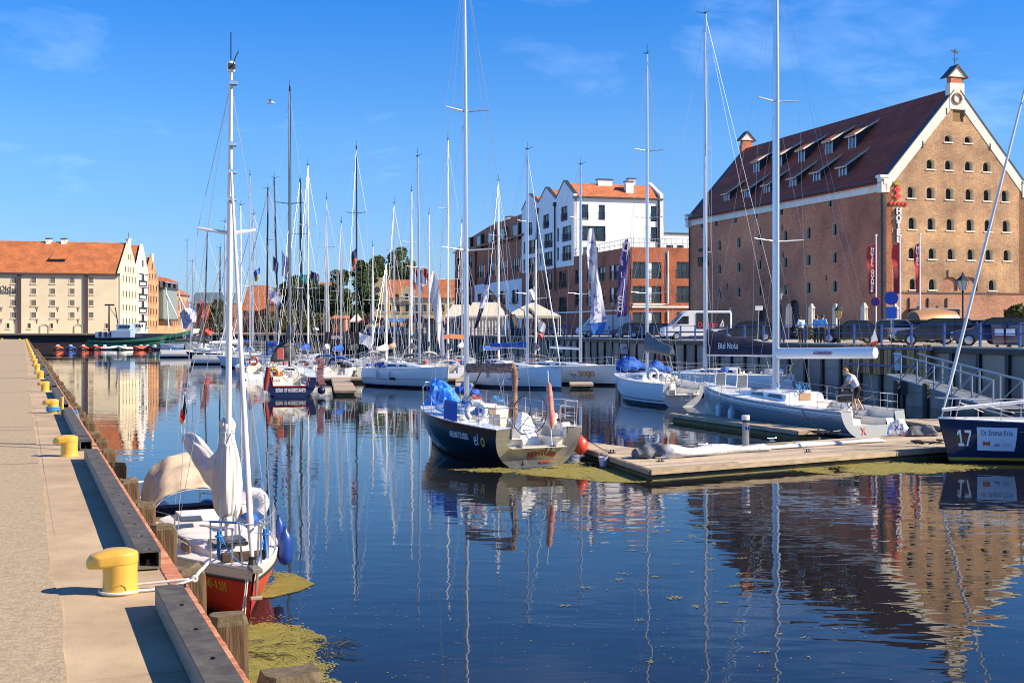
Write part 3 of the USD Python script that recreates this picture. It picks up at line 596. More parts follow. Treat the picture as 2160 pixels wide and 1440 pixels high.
# roof: two slopes, with the white gable copings standing above them
def slope(base, along, inw, L, run, z0, z1, th=0.25, over=0.45):
    up = np.array([*(inw[:2] * run), z1 - z0]); s_ = unit(up); o = base + np.array([0, 0, z0]) - s_ * over; nn = unit(np.cross(along, s_)); nn = nn if nn[2] > 0 else -nn
    return MB().obox(o, along * L, up + s_ * over, nn * th)
part('roof', slope(C0 + ga * 0.35, ga, gg, GL - 0.7, GW / 2, GE - 0.1, GR), roof_red, gran, world=True)
part('roof', slope(C0 + ga * 0.35 + gg * GW, ga, -gg, GL - 0.7, GW / 2, GE - 0.1, GR), roof_red, gran, world=True)
rise = math.hypot(GW / 2, GR - GE)
for base in (C0 - ga * 0.04, C0 + ga * (GL - 0.6)):
    for o, u in ((base, gg), (base + gg * GW, -gg)):
        sd = unit(np.array([*(u[:2] * GW / 2), GR - GE])); nn = unit(np.cross(ga, sd)); nn = nn if nn[2] > 0 else -nn
        m = MB().obox(o + np.array([0, 0, GE - 0.35]) - sd * 0.3 - nn * 0.45, sd * (rise + 0.25), ga * 0.66, nn * 0.83); cp = part('coping', m, stone_w, gran, world=True)
        m = MB().obox(o + np.array([0, 0, GE - 0.35]) - sd * 0.35 + nn * 0.38 - ga * 0.05, sd * (rise + 0.35), ga * 0.76, nn * 0.09); part('coping_cap', m, lead, cp, world=True)
        m = MB(); bw_ = Wall(o, u, -ga); bw_.box(m, -0.55, 0.25, GE - 1.15, GE + 0.1, -0.6, 0.06); bw_.box(m, -0.7, 0.2, GE + 0.1, GE + 0.35, -0.62, 0.1); part('kneeler', m, stone_w, gran, world=True)
    ap_ = base + gg * GW / 2
    tw = Wall(ap_, gg, -ga); m = MB(); tw.box(m, -0.75, 0.75, GR - 1.75, GR + 0.55, -0.62, 0.03); fin = part('finial', m, stone_w if base[1] < 120 else brick_w, gran, world=True)
    m = MB(); tw.box(m, -0.62, 0.62, GR + 0.55, GR + 1.1, -0.6, 0.0); part('finial_block', m, brick_w, fin, world=True)
    m = MB(); tw.slab(m, Polygon([(-0.95, GR + 1.1), (0.95, GR + 1.1), (0, GR + 2.0)]), 0.1, 0.85); part('finial_pediment', m, stone_w, fin, world=True)
    m = MB(); tw.slab(m, Polygon([(-1.12, GR + 1.02), (-1.0, GR + 1.0), (0, GR + 1.98), (1.0, GR + 1.0), (1.12, GR + 1.02), (0, GR + 2.2)]), 0.2, 1.1); part('finial_roof', m, lead, fin, world=True)
    if base[1] < 120:
        m = MB().ring(tw.p(0, GR - 0.8, 0.05), 0.42, 0.11, u=gg, w=UP, n=24, sides=8); part('oculus', m, M('oculus_ring', (0.30, 0.19, 0.11), 0.8), gran, world=True)
        m = MB().tube([tw.p(0, GR + 2.1, -0.3), tw.p(0, GR + 3.6, -0.3)], 0.03, 6)
        m.tube([tw.p(-0.3, GR + 2.75, -0.3), tw.p(0.4, GR + 2.75, -0.3)], 0.022, 5); m.tube([tw.p(0.0, GR + 2.6, -0.55), tw.p(0.0, GR + 2.6, 0.1)], 0.022, 5)
        tw.slab(m, Polygon([(-0.5, GR + 3.5), (-0.1, GR + 3.25), (0.25, GR + 3.2), (0.45, GR + 3.42), (0.2, GR + 3.38), (0.05, GR + 3.62), (-0.1, GR + 3.45)]), -0.28, 0.03); part('weather_vane', m, black_plastic, gran, world=True)
# catslide dormers
tl_top = roof_orange
def dormer(px, py, w=1.3, hgt=1.4, pt=0.66):
    # meet the roof slope: walk inwards until the sight line is on it
    best = None
    for inn in np.linspace(0.2, 6.5, 120):
        o = C0 + gg * inn; h, D = hit(o, ga, px); z = GE + (GR - GE) * inn / (GW / 2); e = abs((HORIZON - (z + hgt / 2 - EYE) / D * FOCAL) - py)
        if best is None or e < best[0]: best = (e, inn, h, z)
    _, inn, h, z = best; z -= 0.1
    w_ = Wall(C0 + gg * inn, ga, -gg); m = MB(); pit = (GR - GE) / (GW / 2); run = hgt / (pit - pt)
    # cheeks and front
    for s_ in (-1, 1):
        pl = Polygon([(0, z), (0, z + hgt), (run, z + hgt + pt * run)]); e = w_.p(h + s_ * w / 2, 0)
        m.prism(pl, e, gg, UP, ga * s_, 0.08)
    d = part('dormer', m, lead, gran, world=True)
    fr = MB(); w_.slab(fr, sbox(h - w / 2, z + 0.1, h + w / 2, z + hgt).difference(sbox(h - w / 2 + 0.16, z + 0.26, h - 0.05, z + hgt - 0.13)).difference(sbox(h + 0.05, z + 0.26, h + w / 2 - 0.16, z + hgt - 0.13)), 0.03, 0.1); part('frame', fr, M('grey_white_frame', (0.50, 0.52, 0.55), 0.6), d, world=True)
    g = MB(); w_.box(g, h - w / 2 + 0.1, h + w / 2 - 0.1, z + 0.2, z + hgt - 0.08, -0.06, -0.02); part('pane', g, glass_far, d, world=True)
    sl = unit(np.array([*gg[:2], pt])); nn = unit(np.cross(ga, sl)); nn = nn if nn[2] > 0 else -nn
    o = w_.p(h - w / 2 - 0.2, z + hgt - 0.06) - sl * 0.38
    rf = MB().obox(o, ga * (w + 0.4), sl * (run * math.hypot(1, pt) + 0.4), nn * 0.10); part('dormer_roof', rf, tl_top, d, world=True)
    ed = MB(); [ed.obox(o + ga * dx - nn * 0.02, ga * 0.09, sl * (run * math.hypot(1, pt) + 0.4), nn * 0.15) for dx in ((-0.095,) if inn > 9 else (-0.095,))]; ed.obox(o - sl * 0.05 - nn * 0.05, ga * (w + 0.4), sl * 0.045, nn * 0.10); part('barge_board', ed, stone_w, d, world=True)
for x, y in ((1596, 353), (1643, 341), (1691, 329), (1749, 312), (1798, 300)): dormer(x, y, 1.3, 1.8, 0.55)
for x, y in ((1533, 416), (1576, 408), (1618, 398), (1673, 384), (1723, 372), (1778, 361)): dormer(x, y)
# lettering and emblem on the gable
sg_dark, sg_white, red_sign = black_plastic, M('white_letters', (0.80, 0.79, 0.76), 0.4), M('red_sign_enamel', (0.60, 0.03, 0.02), 0.4)
h, D = hit(C0, gg, 1892.5)
for i, ch in enumerate('HOTEL'):
    y = 452 + 14.8 * i; m = MB(); text_on(m, ch, 0.52, wg.p(h, zz(y, D), 0.0), gg, UP, -ga, 0.12, True, centre=True, proud=0.10); lt = part('letter', m, sg_white, gran, world=True)
    m = MB(); text_on(m, ch, 0.52, wg.p(h, zz(y, D), 0.0), gg, UP, -ga, 0.095, True, centre=True, proud=0.0); part('letter_side', m, sg_dark, lt, world=True)
for y in (400, 414):
    m = MB(); z = zz(y, D)
    for dx, dz in ((0.19, 0), (-0.19, 0), (0, 0.19), (0, -0.19), (0, 0)):
        wg.slab(m, affinity.translate(Polygon([(0.15 * math.cos(a), 0.15 * math.sin(a)) for a in np.linspace(0, 6.28, 7)[:-1]]), h - 0.05 + dx, z + dz), 0.12 + 0.004 * (dx > 0) + 0.003 * (dz > 0) + 0.008 * (dz < 0), 0.08)
    part('emblem_cross', m, red_sign, gran, world=True)
m = MB(); z = zz(387, D); wg.slab(m, Polygon([(h - .33, z - .14), (h + .23, z - .14), (h + .3, z + .2), (h + .12, z + .02), (h - .05, z + .25), (h - .22, z + .02), (h - .4, z + .2)]), 0.14, 0.08); part('emblem_crown', m, M('gilt', (0.55, 0.33, 0.06), 0.35, 0.6), gran, world=True)
for i in range(5):
    m = MB(); x = hit(C0, gg, 1877.5 + 8.2 * i)[0]; z = zz(429.5, D)
    wg.slab(m, Polygon([(x + (0.19 if k % 2 == 0 else 0.10) * math.sin(k * math.pi / 5), z + (0.19 if k % 2 == 0 else 0.10) * math.cos(k * math.pi / 5)) for k in range(10)]), 0.14, 0.1); part('emblem_star', m, red_sign, gran, world=True)
# emblem and letters on the long side, seen edge-on
h, D = hit(C0, ga, 1484)
for i, y in enumerate((495, 507, 517)):
    m = MB(); wl.box(m, h - 0.35, h + 0.35, zz(y + 4, D), zz(y - 4, D), 0, 0.15); part('emblem_cross', m, red_sign, gran, world=True)
for i, (tx, y) in enumerate((('*****', 535), ('HOTEL', 553), ('*****', 566))):
    m = MB(); text_on(m, tx, 0.62, wl.p(h, zz(y, D), 0), -ga, UP, -gg, 0.1, True, centre=True); part('letters', m, black_plastic, gran, world=True)
# glazed porch at the foot of the gable
h0, D = hit(C0, gg, 1915); h1 = hit(C0, gg, 1994)[0]
porch = thing('glass_porch', 'steel framed glass porch at the foot of the granary gable', 'porch', (*(C0 + gg * (h0 + h1) / 2)[:2], FZ), math.atan2(gg[1], gg[0]))
m = MB()
for i in range(5): x = h0 + (h1 - h0) * i / 4; wg.box(m, x - 0.05, x + 0.05, FZ, 6.0 + (0.7 if i in (0, 2, 4) else 0), 0.15, 0.25); wg.box(m, x - 0.05, x + 0.05, FZ, 5.7, 1.8, 1.9)
wg.box(m, h0, h1, 5.55, 5.7, 1.9, 1.97); wg.box(m, h0, h1, 4.4, 4.46, 1.9, 1.95)
part('frame', m, black_plastic, porch, world=True)
for i in range(4):
    g = MB(); a, b = h0 + (h1 - h0) * i / 4 + 0.05, h0 + (h1 - h0) * (i + 1) / 4 - 0.05; wg.box(g, a, b, FZ, 5.55, 1.82, 1.84); part('pane', g, glass_far, porch, world=True)
m = MB(); m.obox(wg.p(h0 - 0.15, 5.72, 2.05), gg * (h1 - h0 + 0.3), ga * 1.9, UP * 0.08); part('roof', m, M('porch_roof', (0.30, 0.30, 0.30), 0.4), porch, world=True)
# ---------------------------------------------------------------- white and brick apartment house
ml, mr = np.array([-0.2724, 0.9622, 0]), np.array([0.9622, 0.2724, 0])      # along its shaded and its sunlit side
K0 = np.array([*xy(1327, 135), 0.0])
apt = thing('apartment_house', 'modern apartment house, white gabled upper floors over a brick lower block', 'building', (*K0[:2] * 1.30, FZ), math.atan2(mr[1], mr[0])); apt.k = 1.30
brick_m = brickwork('apartment_brick', (0.45, 0.115, 0.045), (0.29, 0.085, 0.035), (0.24, 0.11, 0.06), bw=0.28, rh=0.085, patch=(1.12, 1.1, 1.08))
white_m = M('white_facade', (0.76, 0.75, 0.73), 0.8, col2=(0.70, 0.69, 0.67), scale=0.5)
frame_dark = M('anthracite_frame', (0.025, 0.027, 0.03), 0.5)
def sq_window(t, w, x0, x1, z0, z1, rail=True, cols=2, d=0.22, shutter=None):
    g = MB(); w.box(g, x0, x1, z0, z1, -d - 0.03, -d); p = part('window', g, glass_far, t, world=True)
    fr = MB(); pl = sbox(x0, z0, x1, z1)
    ww = (x1 - x0) / cols
    for i in range(cols): pl = pl.difference(sbox(x0 + i * ww + 0.07, z0 + 0.08, x0 + (i + 1) * ww - 0.07, z1 - 0.08))
    w.slab(fr, pl, -d + 0.06, 0.06); part('frame', fr, frame_dark, p, world=True)
    if shutter is not None:
        sh = MB(); w.box(sh, shutter[0], shutter[1], z0, z1, -d + 0.065, -d + 0.12); part('screen', sh, white_m, p, world=True)
    if rail:
        r = MB()
        for z in (z0 + 0.15, z0 + 0.95): w.box(r, x0 - 0.03, x1 + 0.03, z, z + 0.05, 0.03, 0.07)
        n_ = max(3, int((x1 - x0) / 0.2))
        for i in range(n_ + 1): x = x0 + (x1 - x0) * i / n_; w.box(r, x - 0.012, x + 0.012, z0 + 0.2, z0 + 0.95, 0.035, 0.06)
        part('balustrade', r, frame_dark, p, world=True)
    return sbox(x0, z0, x1, z1)
wb, wbl = Wall(K0, mr, -ml), Wall(K0, ml, -mr)
# brick block, sunlit side
holes = []
for pxa, pxb, sh in ((1332, 1395, (1363, 1375)), (1427, 1456, None)):
    a, D = hit(K0, mr, pxa); b, _ = hit(K0, mr, pxb)
    for yb, yt in ((587, 552), (638, 603), (695, 658)):
        z0, z1 = zz(yb, D), zz(yt, D); ss = None if sh is None else (hit(K0, mr, sh[0])[0], hit(K0, mr, sh[1])[0])
        holes.append(sq_window(apt, wb, a, b, z0, z1, True, 3 if sh else 2, shutter=ss))
WB = hit(K0, mr, 1475)[0]
build_wall(apt, wb, sbox(0, FZ, WB, 13.0), holes, brick_m, 0.4, 'brick_wall')
m = MB(); wb.box(m, 0.3, WB, 6.35, 6.55, 0, 0.18); part('ledge', m, stone_w, apt, world=True)
m = MB(); x = hit(K0, mr, 1408)[0]; m.tube([wb.p(x, 12.6, 0.1), wb.p(x, 6.8, 0.1), wb.p(x - 0.8, 6.7, 0.12), wb.p(0.4, 6.7, 0.12)], 0.09, 8); m.tube([wb.p(x, 6.0, 0.1), wb.p(x, FZ, 0.1)], 0.09, 8); part('downpipe', m, stone_w, apt, world=True)
S1, S2, S3 = 18.9, 42.0, 83.7
holes = []
for i, pxc in enumerate((1295, 1268, 1246, 1221)):
    for yb, yt in ((589, 556), (640, 605)):
        h, D = hit(K0, ml, pxc); holes.append(sq_window(apt, wbl, h - 1.4, h + 1.4, zz(yb, 137) - 0.0, zz(yt, 137), True, 2, shutter=(h + 0.35, h + 1.0) if i % 2 == 0 else None))
for pxc in (1187, 1157, 1119):
    for z0, z1 in ((9.2, 11.4), (5.9, 8.1)):
        h, D = hit(K0, ml, pxc); holes.append(sq_window(apt, wbl, h - 1.5, h + 1.5, z0, z1, True, 3))
build_wall(apt, wbl, Polygon([(0.0, FZ), (S2, FZ), (S2, 11.95), (S1, 11.95), (S1, 13.0), (0, 13.0)]), holes, brick_m, 0.4, 'brick_wall', d=-0.004)
m = MB(); wbl.box(m, 0.5, S2, 6.0, 6.2, 0, 0.12); part('ledge', m, stone_w, apt, world=True)
m = MB(); m.prism(Polygon([tuple((K0 + mr * a + ml * b)[:2]) for a, b in ((0.35, 0.35), (WB, 0.35), (WB, S1 + 0.2), (0.35, S1 + 0.2))]), (0, 0, 12.6), (1, 0, 0), (0, 1, 0), (0, 0, 1), 0.3); part('terrace', m, cobble_look, apt, world=True)
r = MB()
for i in range(14): x = WB * i / 13; wb.box(r, x - 0.02, x + 0.02, 13.0, 14.0, -0.3, -0.26)
for i in range(12): x = S1 * i / 11; wbl.box(r, x - 0.02, x + 0.02, 13.0, 14.0, -0.3, -0.26)
for z in (13.45, 13.95): wb.box(r, 0.3, WB, z, z + 0.05, -0.31, -0.25); wbl.box(r, 0.3, S1, z, z + 0.05, -0.31, -0.25)
part('terrace_railing', r, M('terrace_rail_grey', (0.30, 0.32, 0.33), 0.4, 0.5), apt, world=True)
# white block
K1 = K0 + ml * S1; ww_, wv = Wall(K1, mr, -ml), Wall(K1, ml, -mr); WW = hit(K1, mr, 1396)[0]; ZE = 20.3
holes = []
for pxa, pxb, yb, yt, c in ((1227, 1241, 464, 431, 1), (1263, 1276, 464, 432, 1), (1373, 1386, 467, 435, 1), (1228, 1277, 508, 476, 3), (1373, 1387, 510, 479, 1), (1230, 1262, 551, 521, 2)):
    a, D = hit(K1, mr, pxa); b, _ = hit(K1, mr, pxb); holes.append(sq_window(apt, ww_, a, b, zz(yb, D), zz(yt, D), True, c))
build_wall(apt, ww_, sbox(0, 12.6, WW, ZE), holes, white_m, 0.4, 'white_wall')
m = MB(); ww_.box(m, 0, WW + 0.1, ZE, ZE + 0.22, -0.5, 0.3); part('eaves', m, lead, apt, world=True)
m = MB(); x = hit(K1, mr, 1389)[0]; m.tube([ww_.p(x, ZE, 0.12), ww_.p(x, 13, 0.12)], 0.1, 8); part('downpipe', m, lead, apt, world=True)
UW = (S2 - S1) / 3
pk = [(0, ZE + 0.55), (0.5 * UW, zz(381, 157)), (UW - 0.4, zz(421, 161)), (1.5 * UW, zz(396, 165)), (2 * UW - 0.3, zz(430, 169)), (2.5 * UW, zz(411, 173)), (3 * UW, zz(446, 177))]
holes = []
for i, pxs in enumerate(((1190, 1172), (1153, 1136), (1119, 1105))):
    hb = i * UW
    for j, yy in enumerate(((550, 518), (509, 477), (465, 434))):
        D = 157 + 8 * i; dz = -0.35 * i
        z0, z1 = zz(yy[0], 156) + dz, zz(yy[1], 156) + dz
        if j < 2: holes.append(sq_window(apt, wv, hb + 1.0, hb + 4.6, z0, z1, True, 3)); holes.append(sq_window(apt, wv, hb + 6.0, hb + 6.8, z0 + 0.2, z1, False, 1))
        else: holes.append(sq_window(apt, wv, hb + 2.5, hb + 5.1, z0, z1, True, 2))
build_wall(apt, wv, Polygon([(0, 11.95), (3 * UW, 11.95)] + pk[::-1]), holes, white_m, 0.4, 'gabled_wall', d=-0.003)
m = MB()
for i in range(len(pk) - 1):
    a, b = pk[i], pk[i + 1]; m.beam(wv.p(a[0], a[1] + 0.03, -0.2), wv.p(b[0], b[1] + 0.03, -0.2), 0.56, 0.07)
part('coping', m, lead, apt, world=True)
for x in (UW - 0.4, 2 * UW - 0.3):
    m = MB().tube([wv.p(x, pk[2][1] - 0.6, 0.15), wv.p(x, 9, 0.15)], 0.1, 8); m.cbox(wv.p(x, pk[2][1] - 0.7, 0.18), (0.4, 0.35, 0.5), math.atan2(ml[1], ml[0])); part('downpipe', m, lead, apt, world=True)
for i in range(3):   # roofs behind the gables
    a, p_, b = pk[2 * i], pk[2 * i + 1], pk[2 * i + 2]
    for q0, q1 in ((a, p_), (b, p_)):
        o = wv.p(q0[0], q0[1] - 0.45, -0.4); e = wv.p(q1[0], q1[1] - 0.45, -0.4) - o; nn = unit(np.cross(mr, e)); nn = nn if nn[2] > 0 else -nn
        part('roof', MB().obox(o, mr * (WW - 0.4), e, nn * 0.15), roof_orange, apt, world=True)
o = ww_.p(-0.0, ZE + 0.1, 0.1); e = ww_.p(0, ZE + 2.0, -2.9) - ww_.p(0, ZE + 0.1, 0.1); part('roof', MB().obox(o + mr * 0.45, mr * (WW - 0.9), e, (0, 0, 0.18)), roof_orange, apt, world=True)
m = MB(); wp_ = Wall(K1 + mr * (WW - 0.05), ml, mr); wp_.slab(m, Polygon([(-0.2, 12.6), (UW, 12.6), (UW, ZE + 1.0), (0.5 * UW, ZE + 2.7), (-0.2, ZE + 0.7)]), 0.2, 0.45); part('end_wall', m, white_m, apt, world=True)
for x, d_, w_, h_ in ((0.35, -2.5, 1.9, 1.0), (0.62, -0.9, 1.0, 1.35), (0.72, -3.0, 0.9, 1.3)):
    m = MB(); ww_.box(m, WW * x, WW * x + w_, ZE + 0.6, ZE + 1.0 + h_ + (0.7 if d_ < -2 else 0), d_ - 0.8, d_); ch = part('chimney', m, white_m, apt, world=True); m = MB(); ww_.box(m, WW * x - 0.1, WW * x + w_ + 0.1, ZE + 1.0 + h_ + (0.7 if d_ < -2 else 0), ZE + 1.12 + h_ + (0.7 if d_ < -2 else 0), d_ - 0.9, d_ + 0.1); part('cap', m, lead, ch, world=True)
m = MB(); m.prism(Polygon([tuple((K1 + mr * a + ml * b)[:2]) for a, b in ((0.5, 0.5), (WW - 0.5, 0.5), (WW - 0.5, 3 * UW), (0.5, 3 * UW))]), (0, 0, ZE - 0.2), (1, 0, 0), (0, 1, 0), (0, 0, 1), 8.0); part('core', m, white_m, apt, world=True)
# the long shaded wing: brick with a white middle
K2 = K0 + ml * S2; wz = Wall(K2, ml, -mr); LW = S3 - S2
for i, (a, b, zt, mat, zb) in enumerate(((0.0, 27.5, 11.2, white_m, FZ), (27.5, LW, 17.4, brick_m, FZ), (0.0, 27.5, 17.0, brick_m, 11.2))):
    holes = []
    n_ = 4 if i != 1 else 2
    zr = ((4.4, 6.4), (7.6, 9.7)) if i == 0 else ((4.4, 6.4), (7.6, 9.7), (10.8, 12.9), (14.1, 16.2)) if i == 1 else ((12.2, 14.3),)
    for k in range(n_):
        c = a + (b - a) * (k + 0.5) / n_
        for z0, z1 in zr: holes.append(sq_window(apt, wz, c - 1.7, c + 1.7, z0, z1, True, 3))
    build_wall(apt, wz, sbox(a, zb, b, zt), holes, mat, 0.4, 'wing_wall', d=-0.002 - 0.35 * (i == 2))
m = MB(); wz.slab(m, Polygon([(0, 16.9), (LW, 17.3), (LW, 18.0), (LW - 3, 18.9), (20, 20.3), (0, 20.6)]), -0.6, 0.3); part('mansard', m, brick_m, apt, world=True)
for k in range(5):
    c = 3.5 + 7.2 * k; m = MB(); wz.box(m, c - 1.4, c + 1.4, 16.9, 19.3, -1.2, -0.1); dm = part('dormer', m, lead, apt, world=True)
    g = MB(); wz.box(g, c - 1.1, c + 1.1, 17.2, 19.0, -0.09, -0.06); part('pane', g, glass_far, dm, world=True)
m = MB().obox(wz.p(-1, 17.2, 0.3), ml * (LW + 1.4), (wz.p(0, 20.6, -6) - wz.p(0, 17.2, 0.3)), (0, 0, 0.2)); part('roof', m, roof_orange, apt, world=True)
m = MB(); wq = Wall(K2 + ml * LW, mr, ml); wq.slab(m, Polygon([(0, FZ), (12, FZ), (12, 17.2), (6, 20.6), (0, 17.2)]), 0.1, 0.4); part('end_wall', m, brick_m, apt, world=True)
for c, h_ in ((3.0, 3.4), (8, 2.6), (20, 2.2), (26, 1.8)):
    m = MB(); wz.box(m, c, c + 1.6, 18, 19.6 + h_, -4.5, -3.6); ch = part('chimney', m, white_m, apt, world=True); m = MB(); wz.box(m, c - 0.1, c + 1.7, 19.6 + h_, 19.75 + h_, -4.6, -3.5); part('cap', m, lead, ch, world=True)
# low white house behind, between it and the granary
lb = thing('low_white_house', 'low white flat-roofed house glimpsed between the apartments and the granary', 'building', (*xy(1430, 268), FZ)); lb.k = 1.247
wx_ = Wall(np.array([*xy(1392, 215), 0]), (0.9622, 0.2724, 0), (0.2724, -0.9622, 0))
hh = [sq_window(lb, wx_, a, a + 1.3, z, z + 2.1, True, 1) for a in (1.2, 3.2, 5.6) for z in (16.6,)]
build_wall(lb, wx_, sbox(0, FZ, 9.5, 20.6), hh, white_m, 0.4, 'wall')
part('roof', MB().prism(Polygon([tuple((wx_.o + wx_.u * a - wx_.n * b)[:2]) for a, b in ((-0.2, -0.2), (8.7, -0.2), (8.7, 8), (-0.2, 8))]), (0, 0, 20.85), (1, 0, 0), (0, 1, 0), (0, 0, 1), 0.25), lead, lb, world=True)
# ================================================================ the far end of the basin
cream_m = M('cream_plaster', (0.62, 0.51, 0.34), 0.85, col2=(0.68, 0.575, 0.40), scale=0.25)
brick_f = brickwork('far_orange_brick', (0.52, 0.27, 0.13), (0.44, 0.21, 0.10), (0.42, 0.28, 0.17), bw=0.3, rh=0.1)
orange_far = tiles('far_orange_tiles', (0.42, 0.125, 0.038), (0.49, 0.16, 0.052))
dark_win = M('dark_window_far', (0.03, 0.022, 0.018), 0.15)
XU, YU = np.array([1.0, 0, 0]), np.array([0, 1.0, 0])
def small_win(t, w, x, z, ww=0.9, hh=1.2, mat=dark_win, d=0.12, rim=None):
    """A window of a far facade: a pane set back behind a proud surround and a sill."""
    g = MB(); w.box(g, x - ww / 2, x + ww / 2, z, z + hh, -0.02, 0.012); p = part('window', g, mat, t, world=True)
    fr = MB(); w.slab(fr, sbox(x - ww / 2 - d, z - d, x + ww / 2 + d, z + hh + d).difference(sbox(x - ww / 2, z, x + ww / 2, z + hh)), 0.06, 0.055); w.box(fr, x - ww / 2 - d - 0.1, x + ww / 2 + d + 0.1, z - d - 0.14, z - d, 0, 0.14)
    part('frame', fr, rim or cream_m, p, world=True)
def gabled(t, c, gu, W, L, ze, zp, mat, roof, back=-XU, n=XU, cop=None, z0=FZ):
    """A house whose gable starts at c and runs along gu; the ridge runs along back."""
    w = Wall(c, gu, n)
    m = MB(); w.slab(m, gable(W, z0, ze, zp), 0, 0.5); part('gable_wall', m, mat, t, world=True)
    for o, u in ((c, gu), (c + gu * W, -gu)):
        m = MB().obox(o + back * 0.5 + UP * z0, back * (L - 0.5), u * 0.4, UP * (ze - z0)); part('side_wall', m, mat, t, world=True)
        e = np.array([*(u[:2] * W / 2), zp - ze]); nn = unit(np.cross(back, e)); nn = nn if nn[2] > 0 else -nn
        m = MB().obox(o + UP * (ze - 0.1) - unit(e) * 0.5 + back * 0.5, back * (L - 0.5), e + unit(e) * 0.5, nn * 0.25); part('roof', m, roof, t, world=True)
        m = MB().obox(o + UP * (ze - 0.2) - unit(e) * 0.3 + n * 0.05, back * 0.6, e + unit(e) * 0.35, nn * 0.75); part('coping', m, cop or mat, t, world=True)
    return w
# cream granary
gc = np.array([-84.9, 267.0, 0.0]); lu = unit((-1, -0.3, 0))
t = thing('cream_granary', 'long cream granary with orange roof and two white chimneys at the basin end', 'building', (*gc[:2], FZ))
w = gabled(t, gc, YU, 13, 62, 16.0, 23.0, cream_m, orange_far, back=lu)
for i, z in enumerate((5.0, 8.0, 11.0, 14.3)):
    for k in range(5): small_win(t, w, 2.0 + 2.25 * k, z, 0.7, 1.4)
for z, xs in ((16.5, (3.6, 5.5, 7.4, 9.4)), (19.3, (5.6, 7.4))):
    for x in xs: small_win(t, w, x, z, 0.7, 1.3)
m = MB(); w.box(m, 5.6, 7.4, 22.2, 23.9, -0.5, 0.1); w.box(m, 5.4, 7.6, 23.9, 24.1, -0.6, 0.2); fin = part('finial', m, stone_w, t, world=True)
part('spike', MB().tube([w.p(6.5, 24.1, -0.2), w.p(6.5, 25.4, -0.2)], 0.06, 5), black_plastic, fin, world=True)
wf = Wall(gc, lu, (0.2873, -0.9578, 0))
for px in (-11, 29, 71, 111, 152, 192):
    for y in (593, 616, 640, 666):
        h, D = hit(gc, lu, px); small_win(t, wf, h, zz(y + 4, D), 0.95, 1.15, mat=M('grey_pane', (0.16, 0.14, 0.11), 0.25))
for px in (17, 62, 109, 225, -25): h, D = hit(gc, lu, px); small_win(t, wf, h, zz(692, D), 0.5, 1.0)
for px in (94, 166, -20):
    h, D = hit(gc, lu, px); m = MB(); wf.slab(m, arch(h - 0.75, h + 0.75, FZ, zz(685, D), 0.5), 0.03, 0.06); d_ = part('door', m, cream_m, t, world=True)
    m = MB(); a = arch(h - 0.95, h + 0.95, FZ, zz(683, D), 0.6); wf.slab(m, a.difference(arch(h - 0.75, h + 0.75, FZ, zz(685, D), 0.5)), 0.16, 0.16); part('surround', m, M('tan_surround', (0.42, 0.33, 0.22), 0.85), d_, world=True)
for px in (41, 182):
    h, D = hit(gc, lu, px); m = MB(); wf.box(m, h - 0.35, h + 0.35, FZ, 15.9, 0.0, 0.35); part('downpipe', m, M('brown_gutter', (0.07, 0.045, 0.04), 0.5), t, world=True)
m = MB(); wf.box(m, 0, 60, 15.6, 15.95, 0.3, 0.6); part('gutter', m, M('brown_gutter', (0.07, 0.045, 0.04), 0.5), t, world=True)
for px in (3, 78, 122, 165, 31):
    for y in (652, 677):
        h, D = hit(gc, lu, px); z = zz(y, D); m = MB(); m.tube([wf.p(h, z - 0.5, 0.05), wf.p(h, z, 0.05), wf.p(h - 0.25, z + 0.5, 0.05)], 0.06, 4); m.tube([wf.p(h, z, 0.05), wf.p(h + 0.25, z + 0.5, 0.05)], 0.06, 4); part('wall_anchor', m, M('brown_gutter', (0.07, 0.045, 0.04), 0.5), t, world=True)
m = MB()
h, D = hit(gc, lu, 6); text_on(m, 'Old', 1.0, wf.p(h + 0.6, zz(613, D), 0), -lu, UP, wf.n, 0.08); part('letters', m, black_plastic, t, world=True)
m = MB(); text_on(m, 'House', 0.8, wf.p(h + 1.0, zz(620, D), 0), -lu, UP, wf.n, 0.08); part('letters', m, black_plastic, t, world=True)
for px in (116, 148):
    h, D = hit(gc + YU * 5, lu, px); o = wf.p(h, 21.3, -5.5); m = MB().obox(o - lu * 0.5, lu * 1.0, YU * 1.0, UP * 2.3); c_ = part('chimney', m, stone_w, t, world=True); part('cap', MB().obox(o - lu * 0.6 - YU * 0.1 + UP * 2.3, lu * 1.2, YU * 1.2, UP * 0.2), lead, c_, world=True)
h, D = hit(gc, lu, 122); m = MB(); o = wf.p(h - 1.3, 18.1, -2.0); m.obox(o, lu * 2.8, YU * 2.5, UP * 0.9); d_ = part('dormer', m, dark_win, t, world=True); part('dormer_roof', MB().obox(wf.p(h - 1.6, 19.0, -1.5), lu * 3.4, np.array([0, 3.4, 1.9]), UP * 0.15), orange_far, d_, world=True)
